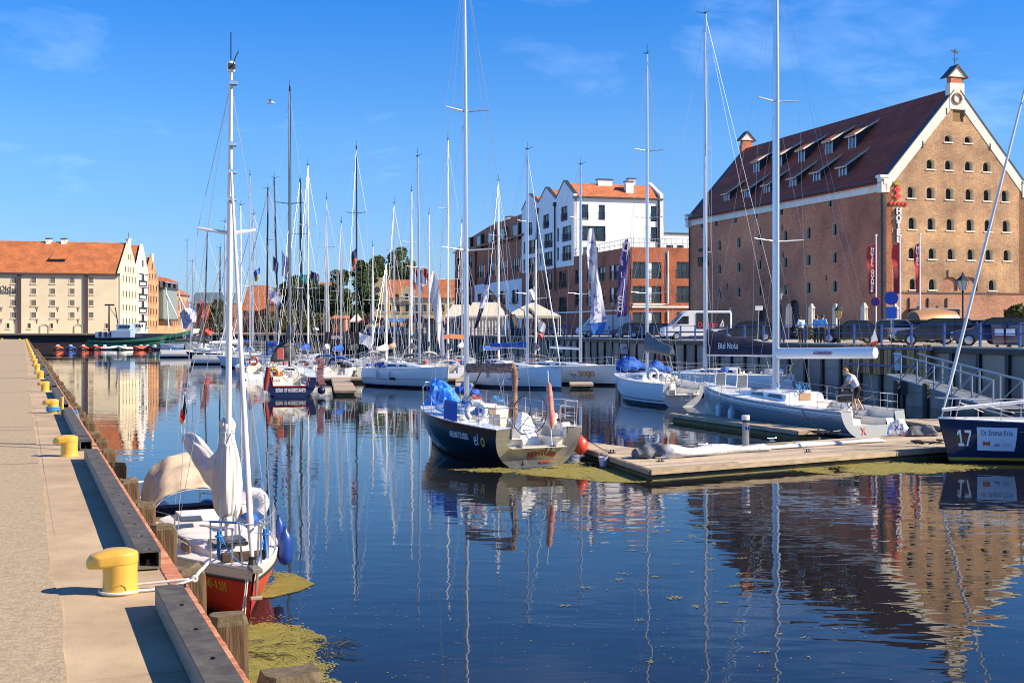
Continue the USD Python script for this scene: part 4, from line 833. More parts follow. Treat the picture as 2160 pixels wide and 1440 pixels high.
# white panelled granary, brick granary
c1 = np.array([-85.2, 280.2, 0.0])
t = thing('white_granary', 'narrow white gabled house with dark panel frames beside the cream granary', 'building', (*c1[:2], FZ))
w = gabled(t, c1, YU, 8.2, 40, 17.2, 23.3, M('white_boards', (0.74, 0.70, 0.63), 0.8), orange_far, back=lu)
for i in range(9):
    m = MB(); w.box(m, 0.1, 8.1, 4.2 + 1.55 * i, 4.38 + 1.55 * i, 0, 0.1); part('band', m, black_plastic, t, world=True)
for i, z in enumerate((4.6, 7.7, 10.8, 13.9)):
    m = MB(); w.slab(m, sbox(1.3, z, 7.0, z + 1.2).difference(sbox(1.6, z + 0.25, 6.7, z + 0.95)), 0.14, 0.14); part('panel_frame', m, black_plastic, t, world=True)
    small_win(t, w, 4.1, z + 1.55, 1.6, 1.1, rim=black_plastic)
small_win(t, w, 4.1, 18.3, 1.3, 1.6)
c2 = np.array([-85.8, 288.8, 0.0])
t = thing('orange_brick_granary', 'narrow orange brick granary with rows of small arched windows', 'building', (*c2[:2], FZ))
w = gabled(t, c2, YU, 10.5, 40, 15.2, 21.0, brick_f, orange_far, back=lu)
for z in (4.6, 7.5, 10.4, 13.1):
    for k in range(4): small_win(t, w, 1.6 + 2.3 * k, z, 0.8, 1.4, rim=brick_f)
for k in range(3): small_win(t, w, 3.0 + 2.2 * k, 16.0, 0.8, 1.2, rim=brick_f)
small_win(t, w, 5.2, 18.4, 0.8, 1.2, rim=brick_f)
m = MB(); w.box(m, 4.5, 6.0, 20.2, 22.0, -0.5, 0.1); part('finial', m, stone_w, t, world=True)
# long low brick house with a big hipped orange roof
c3_ = np.array([-86.4, 300.0, 0.0])
t = thing('long_brick_house', 'long ochre brick house under a big dormered orange roof', 'building', (*c3_[:2], FZ))
w = Wall(c3_, unit((-0.03, 1, 0)), XU)
m = MB(); w.slab(m, sbox(0, FZ, 34, 13.0), 0, 0.5); part('wall', m, brick_f, t, world=True)
m = MB(); w.box(m, 0.2, 14, 6.5, 13.8, 0, 1.5); bay = part('glass_bay', m, M('grey_green_glass', (0.20, 0.23, 0.20), 0.2), t, world=True)
m = MB(); w.box(m, 0, 14.2, 13.8, 14.2, 0, 1.8); w.box(m, 0, 14.2, 6.1, 6.5, 0, 1.7); part('band', m, lead, bay, world=True)
for k in range(10): small_win(t, w, 15.5 + 1.9 * k, 9.3, 0.8, 2.2, rim=brick_f); small_win(t, w, 15.5 + 1.9 * k, 5.0, 0.8, 2.2, rim=brick_f)
m = MB(); b = [w.p(0, 13.0, 0.6), w.p(34.5, 13.0, 0.6), w.p(34.5, 13.0, -22), w.p(0, 13.0, -22), w.p(3, 20.2, -9), w.p(26, 19.0, -9)]
m.add(b, [[0, 1, 5], [0, 5, 4], [1, 2, 5], [3, 0, 4], [2, 3, 4], [2, 4, 5]]); part('roof', m, orange_far, t, world=True)
for k in range(5):
    m = MB(); w.box(m, 3 + 5.4 * k, 5.6 + 5.4 * k, 14.6, 15.9, -3.2, -1.4); d_ = part('dormer', m, dark_win, t, world=True); part('dormer_roof', MB().obox(w.p(2.6 + 5.4 * k, 16.0, -0.9), w.u * 3.4, np.array([-3.4, 0, 1.4]), UP * 0.15), orange_far, d_, world=True)
for k in range(3): m = MB(); w.box(m, 6 + 7 * k, 7 + 7 * k, 18, 21.0, -9.5, -8.5); part('chimney', m, brick_f, t, world=True)
# far houses
def far_house(name, label, px0, px1, D, ye, yr, mat, roof, rows, cols, z0=FZ, hip=0.0):
    (x0, _), (x1, _) = xy(px0, D), xy(px1, D); ze, zr = zz(ye, D), zz(yr, D)
    t = thing(name, label, 'building', ((x0 + x1) / 2, D, z0)); w = Wall((x0, D, 0), XU, -YU); W = x1 - x0
    m = MB().box(x0, x1, D, D + 10, z0, ze); part('wall', m, mat, t, world=True)
    m = MB(); hh = hip * W; b = [(x0 - .3, D - .4, ze), (x1 + .3, D - .4, ze), (x1 + .3, D + 10.4, ze), (x0 - .3, D + 10.4, ze), (x0 - .3 + hh, D + 5, zr), (x1 + .3 - hh, D + 5, zr)]
    m.add(b, [[0, 1, 5], [0, 5, 4], [1, 2, 5], [3, 0, 4], [2, 3, 4], [2, 4, 5], [0, 3, 2], [0, 2, 1]]); part('roof', m, roof, t, world=True)
    for r_ in range(rows):
        for c in range(cols): small_win(t, w, W * (c + 0.5) / cols, z0 + 1.2 + (ze - z0 - 0.6) / rows * r_, min(1.1, W / cols * 0.4), min(1.7, (ze - z0) / rows * 0.5), rim=mat)
    return t, w, W, ze, zr
dark_brick = brickwork('dark_far_brick', (0.17, 0.07, 0.045), (0.14, 0.055, 0.035), (0.14, 0.08, 0.055), bw=0.3, rh=0.1)
red_brick = brickwork('red_far_brick', (0.40, 0.15, 0.07), (0.34, 0.12, 0.055), (0.30, 0.17, 0.10), bw=0.3, rh=0.1)
far_house('dark_brick_block', 'dark brown brick block with a blue-grey flat roof far behind the masts', 402, 492, 420, 640, 616, dark_brick, M('slate_roof', (0.10, 0.14, 0.17), 0.4), 3, 8, hip=0.05)
far_house('orange_roof_house', 'orange roofed brick house far behind the slim white mast', 512, 563, 330, 655, 600, red_brick, orange_far, 2, 5, hip=0.1)
t, w, W, ze, zr = far_house('stepped_brick_house', 'far brick house with turret gables and flower-bright facade', 562, 655, 320, 640, 610, red_brick, orange_far, 3, 8, hip=0.15)
for k in range(3):
    x = W * (0.2 + 0.3 * k); m = MB(); w.slab(m, Polygon([(x - 2, ze - 2), (x + 2, ze - 2), (x + 2, ze + 1), (x + 1.2, ze + 1), (x + 1.2, ze + 2.4), (x + 0.5, ze + 2.4), (x + 0.5, ze + 4), (x - 0.5, ze + 4), (x - 0.5, ze + 2.4), (x - 1.2, ze + 2.4), (x - 1.2, ze + 1), (x - 2, ze + 1)]), 0.2, 0.6); part('stepped_gable', m, red_brick, t, world=True)
far_house('low_orange_house', 'small brick house peeping over the trees with orange roof', 672, 705, 345, 605, 593, red_brick, orange_far, 3, 3)
far_house('brick_gatehouse', 'low brick gatehouse with chimneys near the navy boat', 700, 728, 262, 672, 664, red_brick, orange_far, 1, 2)
# yellow manor with curved gable
manor_m = M('manor_plaster', (0.62, 0.47, 0.24), 0.85, col2=(0.68, 0.53, 0.29), scale=0.4)
t, w, W, ze, zr = far_house('yellow_manor', 'ochre manor with curved gable and orange roof behind the marquee', 793, 962, 300, 628, 588, manor_m, orange_far, 2, 9)
gp_ = [(-2.6, FZ), (3.4, FZ), (3.4, ze), (3.2, ze + 1.6), (2.4, ze + 2.4), (2.0, ze + 3.6), (1.6, ze + 4.9), (-0.9, ze + 4.9), (-1.3, ze + 3.6), (-1.8, ze + 2.4), (-2.5, ze + 1.4)]
m = MB(); w.slab(m, Polygon(gp_), 0.5, 0.7); part('curved_gable', m, manor_m, t, world=True)
for x, z in ((-0.8, 8.2), (1.6, 8.2), (-0.8, 5), (1.6, 5)): small_win(t, Wall(w.o - YU * 0.5, XU, -YU), x, z, 1.0, 1.8, rim=stone_w)
m = MB().ring(w.p(0.4, ze + 2.0, 0.55), 0.55, 0.14, u=XU, w=UP, n=14); part('oculus', m, dark_win, t, world=True)
m = MB(); w.slab(m, Polygon([(5.6, ze - 1), (9.4, ze - 1), (9.4, ze + 1.2), (7.5, ze + 3.0), (5.6, ze + 1.2)]), 0.35, 0.5); g_ = part('dormer_gable', m, manor_m, t, world=True)
small_win(t, Wall(w.o - YU * 0.35, XU, -YU), 7.5, ze - 0.4, 0.9, 1.4, rim=stone_w)
for k in range(2): m = MB(); w.box(m, 9.8 + 3.6 * k, 10.8 + 3.6 * k, zr - 1, zr + 1.4, -5.5, -4.5); part('chimney', m, red_brick, t, world=True)
m = MB().obox(w.p(2.8, 6.6, 0.6) , XU * 10.5, np.array([0, -2.6, -0.9]), UP * 0.1); part('awning', m, M('blue_awning', (0.02, 0.12, 0.38), 0.7), t, world=True)
# ---------------------------------------------------------------- trees
leaf_d = M('leaf_dark', (0.042, 0.075, 0.020), 0.6, col2=(0.10, 0.145, 0.036), scale=0.5, lo=0.4, hi=0.6, translucent=0.25)
leaf_y = M('leaf_olive', (0.085, 0.092, 0.022), 0.6, col2=(0.125, 0.12, 0.035), scale=0.5, translucent=0.25)
bark = M('bark', (0.07, 0.05, 0.035), 0.9, col2=(0.12, 0.09, 0.06), scale=3)
def leaves(mb, c, rad, n, size, seed):
    r = np.random.default_rng(seed); d = r.normal(size=(n, 3)); d /= np.linalg.norm(d, axis=1, keepdims=True); rr = r.uniform(0.45, 1.0, (n, 1)) ** 0.6
    p = np.asarray(c) + d * rr * np.asarray(rad)
    a = r.normal(size=(n, 3)); a /= np.linalg.norm(a, axis=1, keepdims=True); b = np.cross(a, r.normal(size=(n, 3))); b /= np.linalg.norm(b, axis=1, keepdims=True)
    s_ = size * r.uniform(0.6, 1.3, (n, 1)); v = np.stack([p - a * s_, p + b * s_ * 0.6, p + a * s_, p - b * s_ * 0.6], 1).reshape(-1, 3)
    i = np.arange(n)[:, None] * 4; mb.add(v, np.concatenate([i + [0, 1, 2], i + [0, 2, 3]]))
def tree(px, D, ytop, wpx, label, seed, mat=leaf_d, group='trees behind the marina', trunk=0.25, dens=1.0):
    x, _ = xy(px, D); zt = zz(ytop, D); R = wpx / 2600 * D / 1.7; H = zt - FZ; r = random.Random(seed)
    t = thing('tree', label, 'tree', (x, D, FZ), group=group)
    tr = MB(); tr.tube([(0, 0, 0), (0.1, 0, H * 0.3), (-0.1, 0.1, H * 0.6), (0.1, 0, H * 0.85)], [0.4, 0.32, 0.2, 0.07], 7)
    cr = MB(); n = int(10 + H)
    for i in range(n):
        f_ = r.uniform(trunk, 1.0); prof = math.sin(math.pi * min(1, (f_ - trunk) / (1 - trunk) * 0.72 + 0.2)); a = r.uniform(0, 6.28); k = R * prof * r.uniform(0.3, 0.85)
        c = np.array([k * math.cos(a), k * math.sin(a), H * (0.02 + 0.93 * f_)]); s_ = r.uniform(0.26, 0.48) * R + 0.6
        if f_ > 0.9: s_ *= 0.7
        tr.tube([(0, 0, c[2] * 0.7), c * (0.6, 0.6, 0.88), c], [0.12, 0.07, 0.03], 4)
        leaves(cr, c, (s_, s_, s_ * 0.75), int(260 * dens), 0.34, seed * 100 + i)
    part('trunk', tr, bark, t); part('crown', cr, mat, t)
tree(622, 296, 582, 58, 'dark dense tree behind the red-topped mast, over the brick house', 1)
tree(655, 288, 578, 56, 'dark tree just beside the thick carbon mast', 2)
tree(690, 280, 600, 66, 'broad dark tree with a low crown behind the white mast', 3)
tree(718, 276, 563, 50, 'tall thin-topped tree with open sprays against the sky', 4, dens=0.6)
tree(765, 284, 548, 56, 'dark tree touching the black mast with crossbar', 5)
tree(797, 320, 538, 62, 'dark rounded tree behind the curved gable', 6)
tree(836, 324, 518, 78, 'tallest tree, its crown standing above the manor roof', 7)
tree(866, 330, 545, 50, 'tree crown behind the manor chimneys', 8)
tree(890, 330, 553, 28, 'small distant tree crown beside the row of flags', 9)
tree(455, 300, 636, 56, 'olive-green bushy tree beside the dark brick block', 10, leaf_y, trunk=0.05)
tree(600, 272, 664, 80, 'low olive bushes before the far brick house', 11, leaf_y, trunk=0.0)
tree(668, 270, 668, 70, 'low yellow-green bushes behind the blue awning boat', 12, leaf_y, trunk=0.0)
tree(745, 271, 660, 70, 'low dark shrubs beside the orange tent', 13, leaf_d, trunk=0.0)
tree(2152, 96, 655, 40, 'leafy shrub at the foot of the granary plinth', 14, leaf_y, trunk=0.0)
# ---------------------------------------------------------------- marquee, canopies, tents
canvas = M('cream_canvas', (0.66, 0.60, 0.48), 0.8, col2=(0.58, 0.52, 0.41), scale=0.6, translucent=0.15)
def marquee(name, label, px0, px1, D, zeave, zpk, mat, wall=True, depth=None, hip=0.45, wallmat=None, val=0.35):
    (x0, _), (x1, _) = xy(px0, D), xy(px1, D); dp = depth or (x1 - x0) * 0.8; W = x1 - x0
    t = thing(name, label, 'tent', ((x0 + x1) / 2, D + dp / 2, FZ)); m = MB(); b = [(x0, D, zeave), (x1, D, zeave), (x1, D + dp, zeave), (x0, D + dp, zeave), (x0 + W * hip, D + dp / 2, zpk), (x1 - W * hip, D + dp / 2, zpk)]
    m.add(b, [[0, 1, 5], [0, 5, 4], [1, 2, 5], [3, 0, 4], [2, 3, 4], [2, 4, 5]]); part('roof', m, mat, t, world=True)
    v = MB(); n = max(6, int(W / 0.5))
    for s0_, s1_ in (((x0, D), (x1, D)), ((x1, D), (x1, D + dp)), ((x0, D), (x0, D + dp)), ((x0, D + dp), (x1, D + dp))):
        a, b_ = np.array(s0_), np.array(s1_)
        for i in range(n):
            p, q_ = a + (b_ - a) * i / n, a + (b_ - a) * (i + 1) / n; mid = (p + q_) / 2
            v.add([(*p, zeave), (*q_, zeave), (*q_, zeave - val * 0.7), (*mid, zeave - val), (*p, zeave - val * 0.7)], [[0, 2, 1], [0, 3, 2], [0, 4, 3]])
    part('valance', v, mat, t, world=True)
    for cx, cy in ((x0, D), (x1, D), (x1, D + dp), (x0, D + dp)): part('pole', MB().tube([(cx, cy, FZ), (cx, cy, zeave)], 0.05, 6), white_mast, t, world=True)
    if wall:
        m = MB(); npl = 24
        for sgn, (a, b_) in ((0, ((x0 + .05, D + .15), (x1 - .05, D + .15))), (1, ((x1 - .15, D + .2), (x1 - .15, D + dp - .2))), (1, ((x0 + .15, D + .2), (x0 + .15, D + dp - .2))), (0, ((x0 + .1, D + dp - .2), (x1 - .1, D + dp - .2)))):
            a, b_ = np.array(a), np.array(b_); nn = np.array([(b_ - a)[1], -(b_ - a)[0]]); nn = nn / np.linalg.norm(nn)
            pts = [a + (b_ - a) * i / npl + nn * 0.05 * (-1) ** i for i in range(npl + 1)]
            for p, q_ in zip(pts[:-1], pts[1:]): m.quad((*p, FZ), (*q_, FZ), (*q_, zeave - 0.02), (*p, zeave - 0.02))
        part('side_wall', m, wallmat or mat, t, world=True)
    return t, x0, x1, dp
marquee('marquee', 'wide cream marquee with scalloped edge on the quay behind the masts', 982, 1066, 186, 6.0, 8.2, canvas, depth=14, hip=0.14)
tt, x0, x1, _ = marquee('marquee', 'pale pointed marquee with red castle prints on its wall', 938, 1000, 195, 6.0, 8.0, canvas, depth=12, hip=0.2, wallmat=M('printed_canvas', (0.60, 0.53, 0.52), 0.8))
for k in range(4):
    cx = x0 + (x1 - x0) * (k + 0.5) / 4; m = MB()
    pl = Polygon([(cx - .55, 3.8), (cx + .55, 3.8), (cx + .55, 5.3), (cx + .4, 5.9), (cx + .25, 5.2), (cx - .25, 5.2), (cx - .4, 5.9), (cx - .55, 5.3)]).difference(sbox(cx - .25, 3.8, cx + .25, 4.7)).difference(sbox(cx - .35, 4.9, cx + .35, 5.05)); m.prism(pl, (0, 195.02, 0), XU, UP, -YU, 0.02); part('castle_print', m, M('faded_red_print', (0.50, 0.13, 0.12), 0.8), tt, world=True)
marquee('canopy', 'open cream canopy with flat pointed roof behind the rusty crane', 1066, 1182, 160, 5.75, 7.5, canvas, wall=False, depth=8)
or_cv = M('orange_canvas', (0.72, 0.13, 0.045), 0.75, translucent=0.2)
marquee('pop_up_tent', 'orange pop-up tent beside a white one at the basin end', 755, 806, 262, 5.6, 7.3, or_cv, wall=False, hip=0.5)
marquee('pop_up_tent', 'white pop-up tent half hidden behind the orange one', 738, 764, 266, 5.8, 7.5, white_m, wall=False, hip=0.5)
marquee('pop_up_tent', 'orange pop-up tent with tall point in front of the blue awning', 850, 904, 240, 5.5, 7.2, or_cv, wall=False, hip=0.5)
marquee('pop_up_tent', 'small orange tent with pale side next to the pointed marquee', 899, 920, 228, 5.3, 6.0, or_cv, wall=True, hip=0.1, wallmat=M('peach_canvas', (0.62, 0.36, 0.18), 0.8))
# rusty harbour crane with curved arms
cr_ = thing('harbour_crane', 'rusty old iron crane with slanting beam and curved hook arm', 'crane', (*xy(1090, 152), FZ))
rust = M('rusty_brown_iron', (0.075, 0.045, 0.030), 0.75, col2=(0.14, 0.08, 0.045), scale=2)
a, b = at(1024, 606, 152), at(1084, 672, 152); part('jib', MB().beam(a, b, 0.34, 0.45), rust, cr_, world=True)
part('stay', MB().tube([at(1072, 636, 152), at(1106, 655, 152), at(1108, 700, 152)], 0.08, 6), rust, cr_, world=True)
m = MB(); pts = [at(1078, 664, 152), at(1086, 692, 152), at(1100, 714, 152), at(1112, 700, 152)]; m.tube(pts, [0.5, 0.75, 0.6, 0.2], 8); part('body', m, black_plastic, cr_, world=True)
m = MB(); m.tube([at(1114, 652, 152), at(1128, 664, 152), at(1133, 680, 152), at(1126, 694, 152), at(1112, 704, 152)], [0.3, 0.28, 0.26, 0.26, 0.3], 8); m.tube([at(1130, 672, 152), at(1118, 690, 152)], 0.16, 6); part('hook_arm', m, rust, cr_, world=True)
part('base', MB().cbox((*xy(1092, 152), FZ + 0.5), (2.4, 2.0, 1.0), 0.2, 0.1), black_plastic, cr_, world=True)
# flags on poles before the manor
flag_cols = [((0.70, 0.70, 0.70), (0.55, 0.02, 0.03)), ((0.55, 0.02, 0.03), (0.7, 0.7, 0.7)), ((0.02, 0.05, 0.3), (0.7, 0.7, 0.7)), ((0.55, 0.02, 0.03), (0.72, 0.72, 0.7))]
fm = [[M('flag_cloth_%d_%d' % (i, j), c, 0.8, translucent=0.3) for j, c in enumerate(p)] for i, p in enumerate(flag_cols)]
for i, px in enumerate((869, 876, 884, 892)):
    D = 235; x, _ = xy(px, D); zt = zz((567, 562, 572, 560)[i], D)
    t = thing('flagpole', ('flagpole with a white and red flag before the manor', 'flagpole with a red and white flag second from the orange tent', 'flagpole with a dark blue flag in the row', 'tallest flagpole of the row with a red flag')[i], 'flagpole', (x, D, FZ), group=None)
    part('pole', MB().tube([(0, 0, 0), (0, 0, zt - FZ)], [0.09, 0.05], 6), white_mast, t)
    for j in range(2):
        m = MB(); n = 6
        for k in range(n):
            u0, u1 = k / n, (k + 1) / n; y0, y1 = 0.12 * math.sin(6 * u0), 0.12 * math.sin(6 * u1); H_ = zt - FZ - 0.2 - 1.5 * j
            m.quad((0.05 + 0.7 * u0, y0, H_ - 1.5 - u0), (0.05 + 0.7 * u1, y1, H_ - 1.5 - u1), (0.05 + 0.7 * u1, y1, H_ - u1), (0.05 + 0.7 * u0, y0, H_ - u0))
        part('flag', m, fm[i][j], t)
# ================================================================ sailing boats
antifoul = {k: M('antifoul_' + k, c, 0.6) for k, c in (('black', (0.012, 0.012, 0.014)), ('navy', (0.015, 0.022, 0.05)), ('red', (0.22, 0.03, 0.02)), ('grey', (0.12, 0.13, 0.14)))}
stripe = {k: M('stripe_' + k, c, 0.3) for k, c in (('navy', (0.012, 0.022, 0.07)), ('black', (0.014, 0.014, 0.016)), ('gold', (0.50, 0.27, 0.02)), ('white', (0.74, 0.74, 0.72)), ('red', (0.5, 0.03, 0.02)))}
teak = M('teak_deck', (0.30, 0.18, 0.085), 0.75, col2=(0.38, 0.25, 0.13), scale=4, stretch=(0.5, 14, 1))
cover_blue = M('blue_cover', (0.012, 0.075, 0.33), 0.75, col2=(0.02, 0.10, 0.40), scale=4, bump=0.02, bscale=5)
cover_grey = M('grey_cover', (0.085, 0.09, 0.105), 0.75, col2=(0.12, 0.125, 0.14), scale=3, bump=0.02, bscale=4)
cover_navy = M('navy_cover', (0.010, 0.012, 0.035), 0.75, col2=(0.016, 0.02, 0.05), scale=3, bump=0.015, bscale=4)
cover_tan = M('tan_cover', (0.24, 0.18, 0.13), 0.8, col2=(0.30, 0.23, 0.17), scale=3, bump=0.02, bscale=5)
cover_white = M('white_cover', (0.68, 0.66, 0.63), 0.75, col2=(0.58, 0.56, 0.53), scale=3, bump=0.02, bscale=5)
cover_black = M('black_cover', (0.022, 0.022, 0.025), 0.7, col2=(0.035, 0.035, 0.04), scale=3, bump=0.02, bscale=5)
cover_orange = M('orange_awning', (0.52, 0.17, 0.05), 0.75, bump=0.02, bscale=3)
sail_cloth = M('sail_cloth', (0.72, 0.67, 0.60), 0.75, col2=(0.62, 0.57, 0.50), scale=3, bump=0.006, bscale=9, translucent=0.12)
fender_white = M('fender_white', (0.66, 0.68, 0.70), 0.4); fender_blue = M('fender_blue', (0.012, 0.045, 0.22), 0.35); fender_navy = M('fender_navy', (0.012, 0.014, 0.05), 0.4)
class Hull:
    def __init__(h, L, B, fb, fs, tr=0.82, rake_b=0.12, rake_s=0.25, full=2.3, tmax=0.38, zk=-0.3, sag=0.05):
        h.L, h.B, h.fb, h.fs, h.tr, h.rb, h.rs, h.full, h.tm, h.zk0, h.sag = L, B, fb, fs, tr, rake_b, rake_s, full, tmax, zk, sag
    def sheer(h, t): return h.fs + (h.fb - h.fs) * t ** 1.4 - h.sag * math.sin(math.pi * t)
    def beam(h, t):
        if t < h.tm: u = t / h.tm; return h.B / 2 * (h.tr + (1 - h.tr) * math.sin(u * math.pi / 2))
        u = (t - h.tm) / (1 - h.tm); return h.B / 2 * max(0.012, 1 - u ** h.full)
    def keel(h, t): return h.zk0 * math.sin(math.pi * min(1, 0.12 + t * 0.86)) - 0.03
    def y(h, t, z):
        zk, zs = h.keel(t), h.sheer(t); u = min(1, max(0, (z - zk) / (zs - zk))); n = 2.7 - 1.35 * t ** 1.3
        return h.beam(t) * (1 - (1 - u) ** n) ** (1 / (n * 0.92))
    def x(h, t, z):
        f = max(0, z) / h.sheer(t); return -h.L / 2 + h.L * t - h.rb * h.L * (1 - f) * t ** 7 + h.rs * f * (1 - t) ** 7
    def p(h, t, z, side=1, out=0.0): return np.array([h.x(t, z), side * (h.y(t, z) + out), z])
    def deck(h, t, v): return np.array([h.x(t, h.sheer(t)), v * h.beam(t), h.sheer(t) + 0.035 * h.B * (1 - v * v) * (0.5 + 0.5 * min(1, t * 3))])
    def band(h, za, zb, out=0.0, nz=5, t0=0.0, t1=1.0, nt=22, rel=False):
        """The skin on both sides between two heights (fractions of the sheer if rel)."""
        mb = MB(); ts = np.linspace(t0, t1, nt)
        for side in (1, -1):
            v, f = [], []
            for t in ts:
                a, b = (h.sheer(t) * za, h.sheer(t) * zb) if rel else (max(za, h.keel(t)), min(zb if zb is not None else h.sheer(t), h.sheer(t)))
                for k in range(nz + 1): v.append(h.p(t, a + (b - a) * k / nz, side, out))
            for i in range(len(ts) - 1):
                for k in range(nz):
                    A = i * (nz + 1) + k; q_ = [A, A + nz + 1, A + nz + 2, A + 1]
                    if side > 0: q_ = q_[::-1]
                    f += [[q_[0], q_[1], q_[2]], [q_[0], q_[2], q_[3]]]
            mb.add(v, f)
        return mb
    def transom(h, notch=None, out=0.0):
        zs = np.linspace(h.keel(0), h.sheer(0), 14); P_ = [(h.y(0, z), z) for z in zs]; poly = Polygon(P_ + [(-a, b) for a, b in P_[::-1]]).buffer(0)
        if notch: poly = poly.difference(Polygon(notch))
        m = MB().prism(poly, (0, 0, 0), (0, 1, 0), (0, 0, 1), (-1, 0, 0), 0.03); v, f = m.arrays(); v = v.copy()
        v[:, 0] += np.array([h.x(0, z) for z in v[:, 2]]) - out
        return MB().add(v, f)
def helm(mb, c, R, axis, r=0.018, spokes=5):
    """A steering wheel about a roughly horizontal axis."""
    a = unit(axis); u = unit(np.cross(a, (0, 0, 1))); w = np.cross(u, a); mb.ring(c, R, r, u, w, 30, 6)
    for k in range(spokes):
        th = 2 * math.pi * k / spokes + 0.3; mb.tube([np.asarray(c) - a * 0.03, np.asarray(c) + R * (math.cos(th) * u + math.sin(th) * w)], r * 0.7, 5)
    mb.sphere(c, 0.05, 1)
def fender(p, label, mat=fender_white, r=0.13, L=0.55, hang=0.8, group=None):
    t = thing('fender', label, 'fender', (p[0], p[1], p[2] - hang), group=group)
    part('body', MB().lathe([(0.03, 0), (r * 0.75, 0.05), (r, 0.14), (r, L - 0.16), (r * 0.7, L - 0.05), (0.035, L), (0.03, L + 0.07)], n=14), mat, t, smooth=50)
    part('line', MB().tube([(0, 0, L + 0.06), (0, 0, hang + 0.05)], 0.009, 4), rope_white, t); return t
def lifebuoy(p, label, mat, R=0.28, n=(0, -1, 0), horse=True, parent=None):
    u = unit(np.cross((0, 0, 1), n)); m = MB().ring((0, 0, 0), R, 0.085, u, (0, 0, 1), 22, 10, *((-0.9, math.pi + 0.9) if horse else (0, 2 * math.pi)))
    t = thing('lifebuoy', label, 'lifebuoy', p); part('ring', m, mat, t, smooth=60)
    tp = MB()
    for k in range(4):
        a = math.pi * (0.25 + 0.5 * k) if not horse else math.pi * (0.05 + 0.3 * k); c = R * (math.cos(a) * u + math.sin(a) * np.array([0, 0, 1.0]))
        tp.ring(c, 0.09, 0.012, unit(c), np.asarray(n, float), 12, 4)
    part('band', tp, stripe['white'] if not horse else rope_white, t, kind=None); return t
def sailboat(label, stern, bow, B, fb, fs, hull=white_gel, boot='navy', anti='black', lod=1, mast=None, boom=None, cover=None, tr=0.82, rake_b=0.10, rake_s=0.25, notch=True, cabin=(0.36, 0.72, 0.38), win=smoked, deck=white_gel, transom_mat=None,
             name='sailing_yacht', group=None, pulpit=True, wheel=1, sheer_stripe=None, side_stripe=None, genoa=None, sprayhood=None, full=2.3, wires=1.0, cat='sailing yacht', flagless=True, mid=None, backstay=True, clutter=0, zk=-0.3):
    stern, bow = np.asarray(stern, float), np.asarray(bow, float); d = bow - stern; L = float(np.linalg.norm(d)); c = (stern + bow) / 2
    h = Hull(L, B, fb, fs, tr, rake_b, rake_s, full, zk=zk)
    t = thing(name, label, cat, (c[0], c[1], 0), math.atan2(d[1], d[0]), group=group); t.h = h
    part('hull', h.band(0.16, None, nz=8), hull, t, smooth=35)
    part('boot_stripe', h.band(0.07, 0.16, nz=1, out=0.0), stripe[boot], t, smooth=35)
    part('bottom_paint', h.band(-9, 0.07, nz=3), antifoul[anti], t, smooth=35)
    if sheer_stripe: part('sheer_stripe', h.band(0.86, 0.91, 0.004, 1, rel=True), stripe[sheer_stripe], t, smooth=35)
    if side_stripe: part('side_stripe', h.band(side_stripe[1], side_stripe[2], 0.004, 1, rel=True), stripe[side_stripe[0]], t, smooth=35)
    cw = 0.60 * B / 2; tc, td, hc = cabin; zf = max(0.22, fs - 0.55)
    tw = h.beam(0); nt_ = [(-tw * 0.68, zf + 0.05), (tw * 0.68, zf + 0.05), (tw * 0.78, 9), (-tw * 0.78, 9)] if notch else None
    part('transom', h.transom(nt_), transom_mat or hull, t)
    # deck with a cockpit well
    ts = np.linspace(0, 1, 25); mb = MB(); ci = [min(cw, h.beam(t_) * 0.72) for t_ in ts]
    for i in range(24):
        ta, tb = ts[i], ts[i + 1]
        for s_ in (1, -1):
            def e(tt, k, s_=s_): v = ci[k] / h.beam(tt); return h.deck(tt, s_ * v)
            q_ = [h.deck(ta, s_ * 0.99), h.deck(tb, s_ * 0.99), e(tb, i + 1), e(ta, i)]
            mb.quad(*(q_ if s_ < 0 else q_[::-1]))
        if tb > tc: mb.quad(h.deck(ta, -ci[i] / h.beam(ta)), h.deck(tb, -ci[i + 1] / h.beam(tb)), h.deck(tb, ci[i + 1] / h.beam(tb)), h.deck(ta, ci[i] / h.beam(ta)))
    part('deck', mb, deck, t)
    ck = MB(); kc = max(i for i in range(25) if ts[i] <= tc)
    for i in range(kc):
        for s_ in (1, -1):
            a, b = h.deck(ts[i], s_ * ci[i] / h.beam(ts[i])), h.deck(ts[i + 1], s_ * ci[i + 1] / h.beam(ts[i + 1])); wf_ = 0.62; zb_ = min(a[2], b[2]) - 0.32
            ck.quad(a, b, (b[0], b[1], zb_), (a[0], a[1], zb_)); ck.quad((a[0], a[1], zb_), (b[0], b[1], zb_), (b[0], b[1] * wf_, zb_), (a[0], a[1] * wf_, zb_)); ck.quad((a[0], a[1] * wf_, zb_), (b[0], b[1] * wf_, zb_), (b[0], b[1] * wf_, zf), (a[0], a[1] * wf_, zf))
    for s_ in (1, -1): a = h.deck(0, s_ * ci[0] / h.beam(0)); xa, xb_, z_ = h.x(0, a[2] - 0.3) + 0.06, h.x(0, zf - 0.1) + 0.06, a[2] - 0.31; ck.quad((xa, a[1] * 1.15, z_), (xa, a[1] * 0.62, z_), (xb_, a[1] * 0.62, zf - 0.1), (xb_, a[1] * 1.15, zf - 0.1))
    a = h.deck(ts[0], 0); xe = h.deck(ts[kc], 0)[0]; wf_ = cw
    ck.quad((a[0] - 0.1, -wf_, zf), (xe, -wf_, zf), (xe, wf_, zf), (a[0] - 0.1, wf_, zf)); ck.quad((xe, -wf_, zf), (xe, wf_, zf), (xe, wf_, fs + 0.2), (xe, -wf_, fs + 0.2))
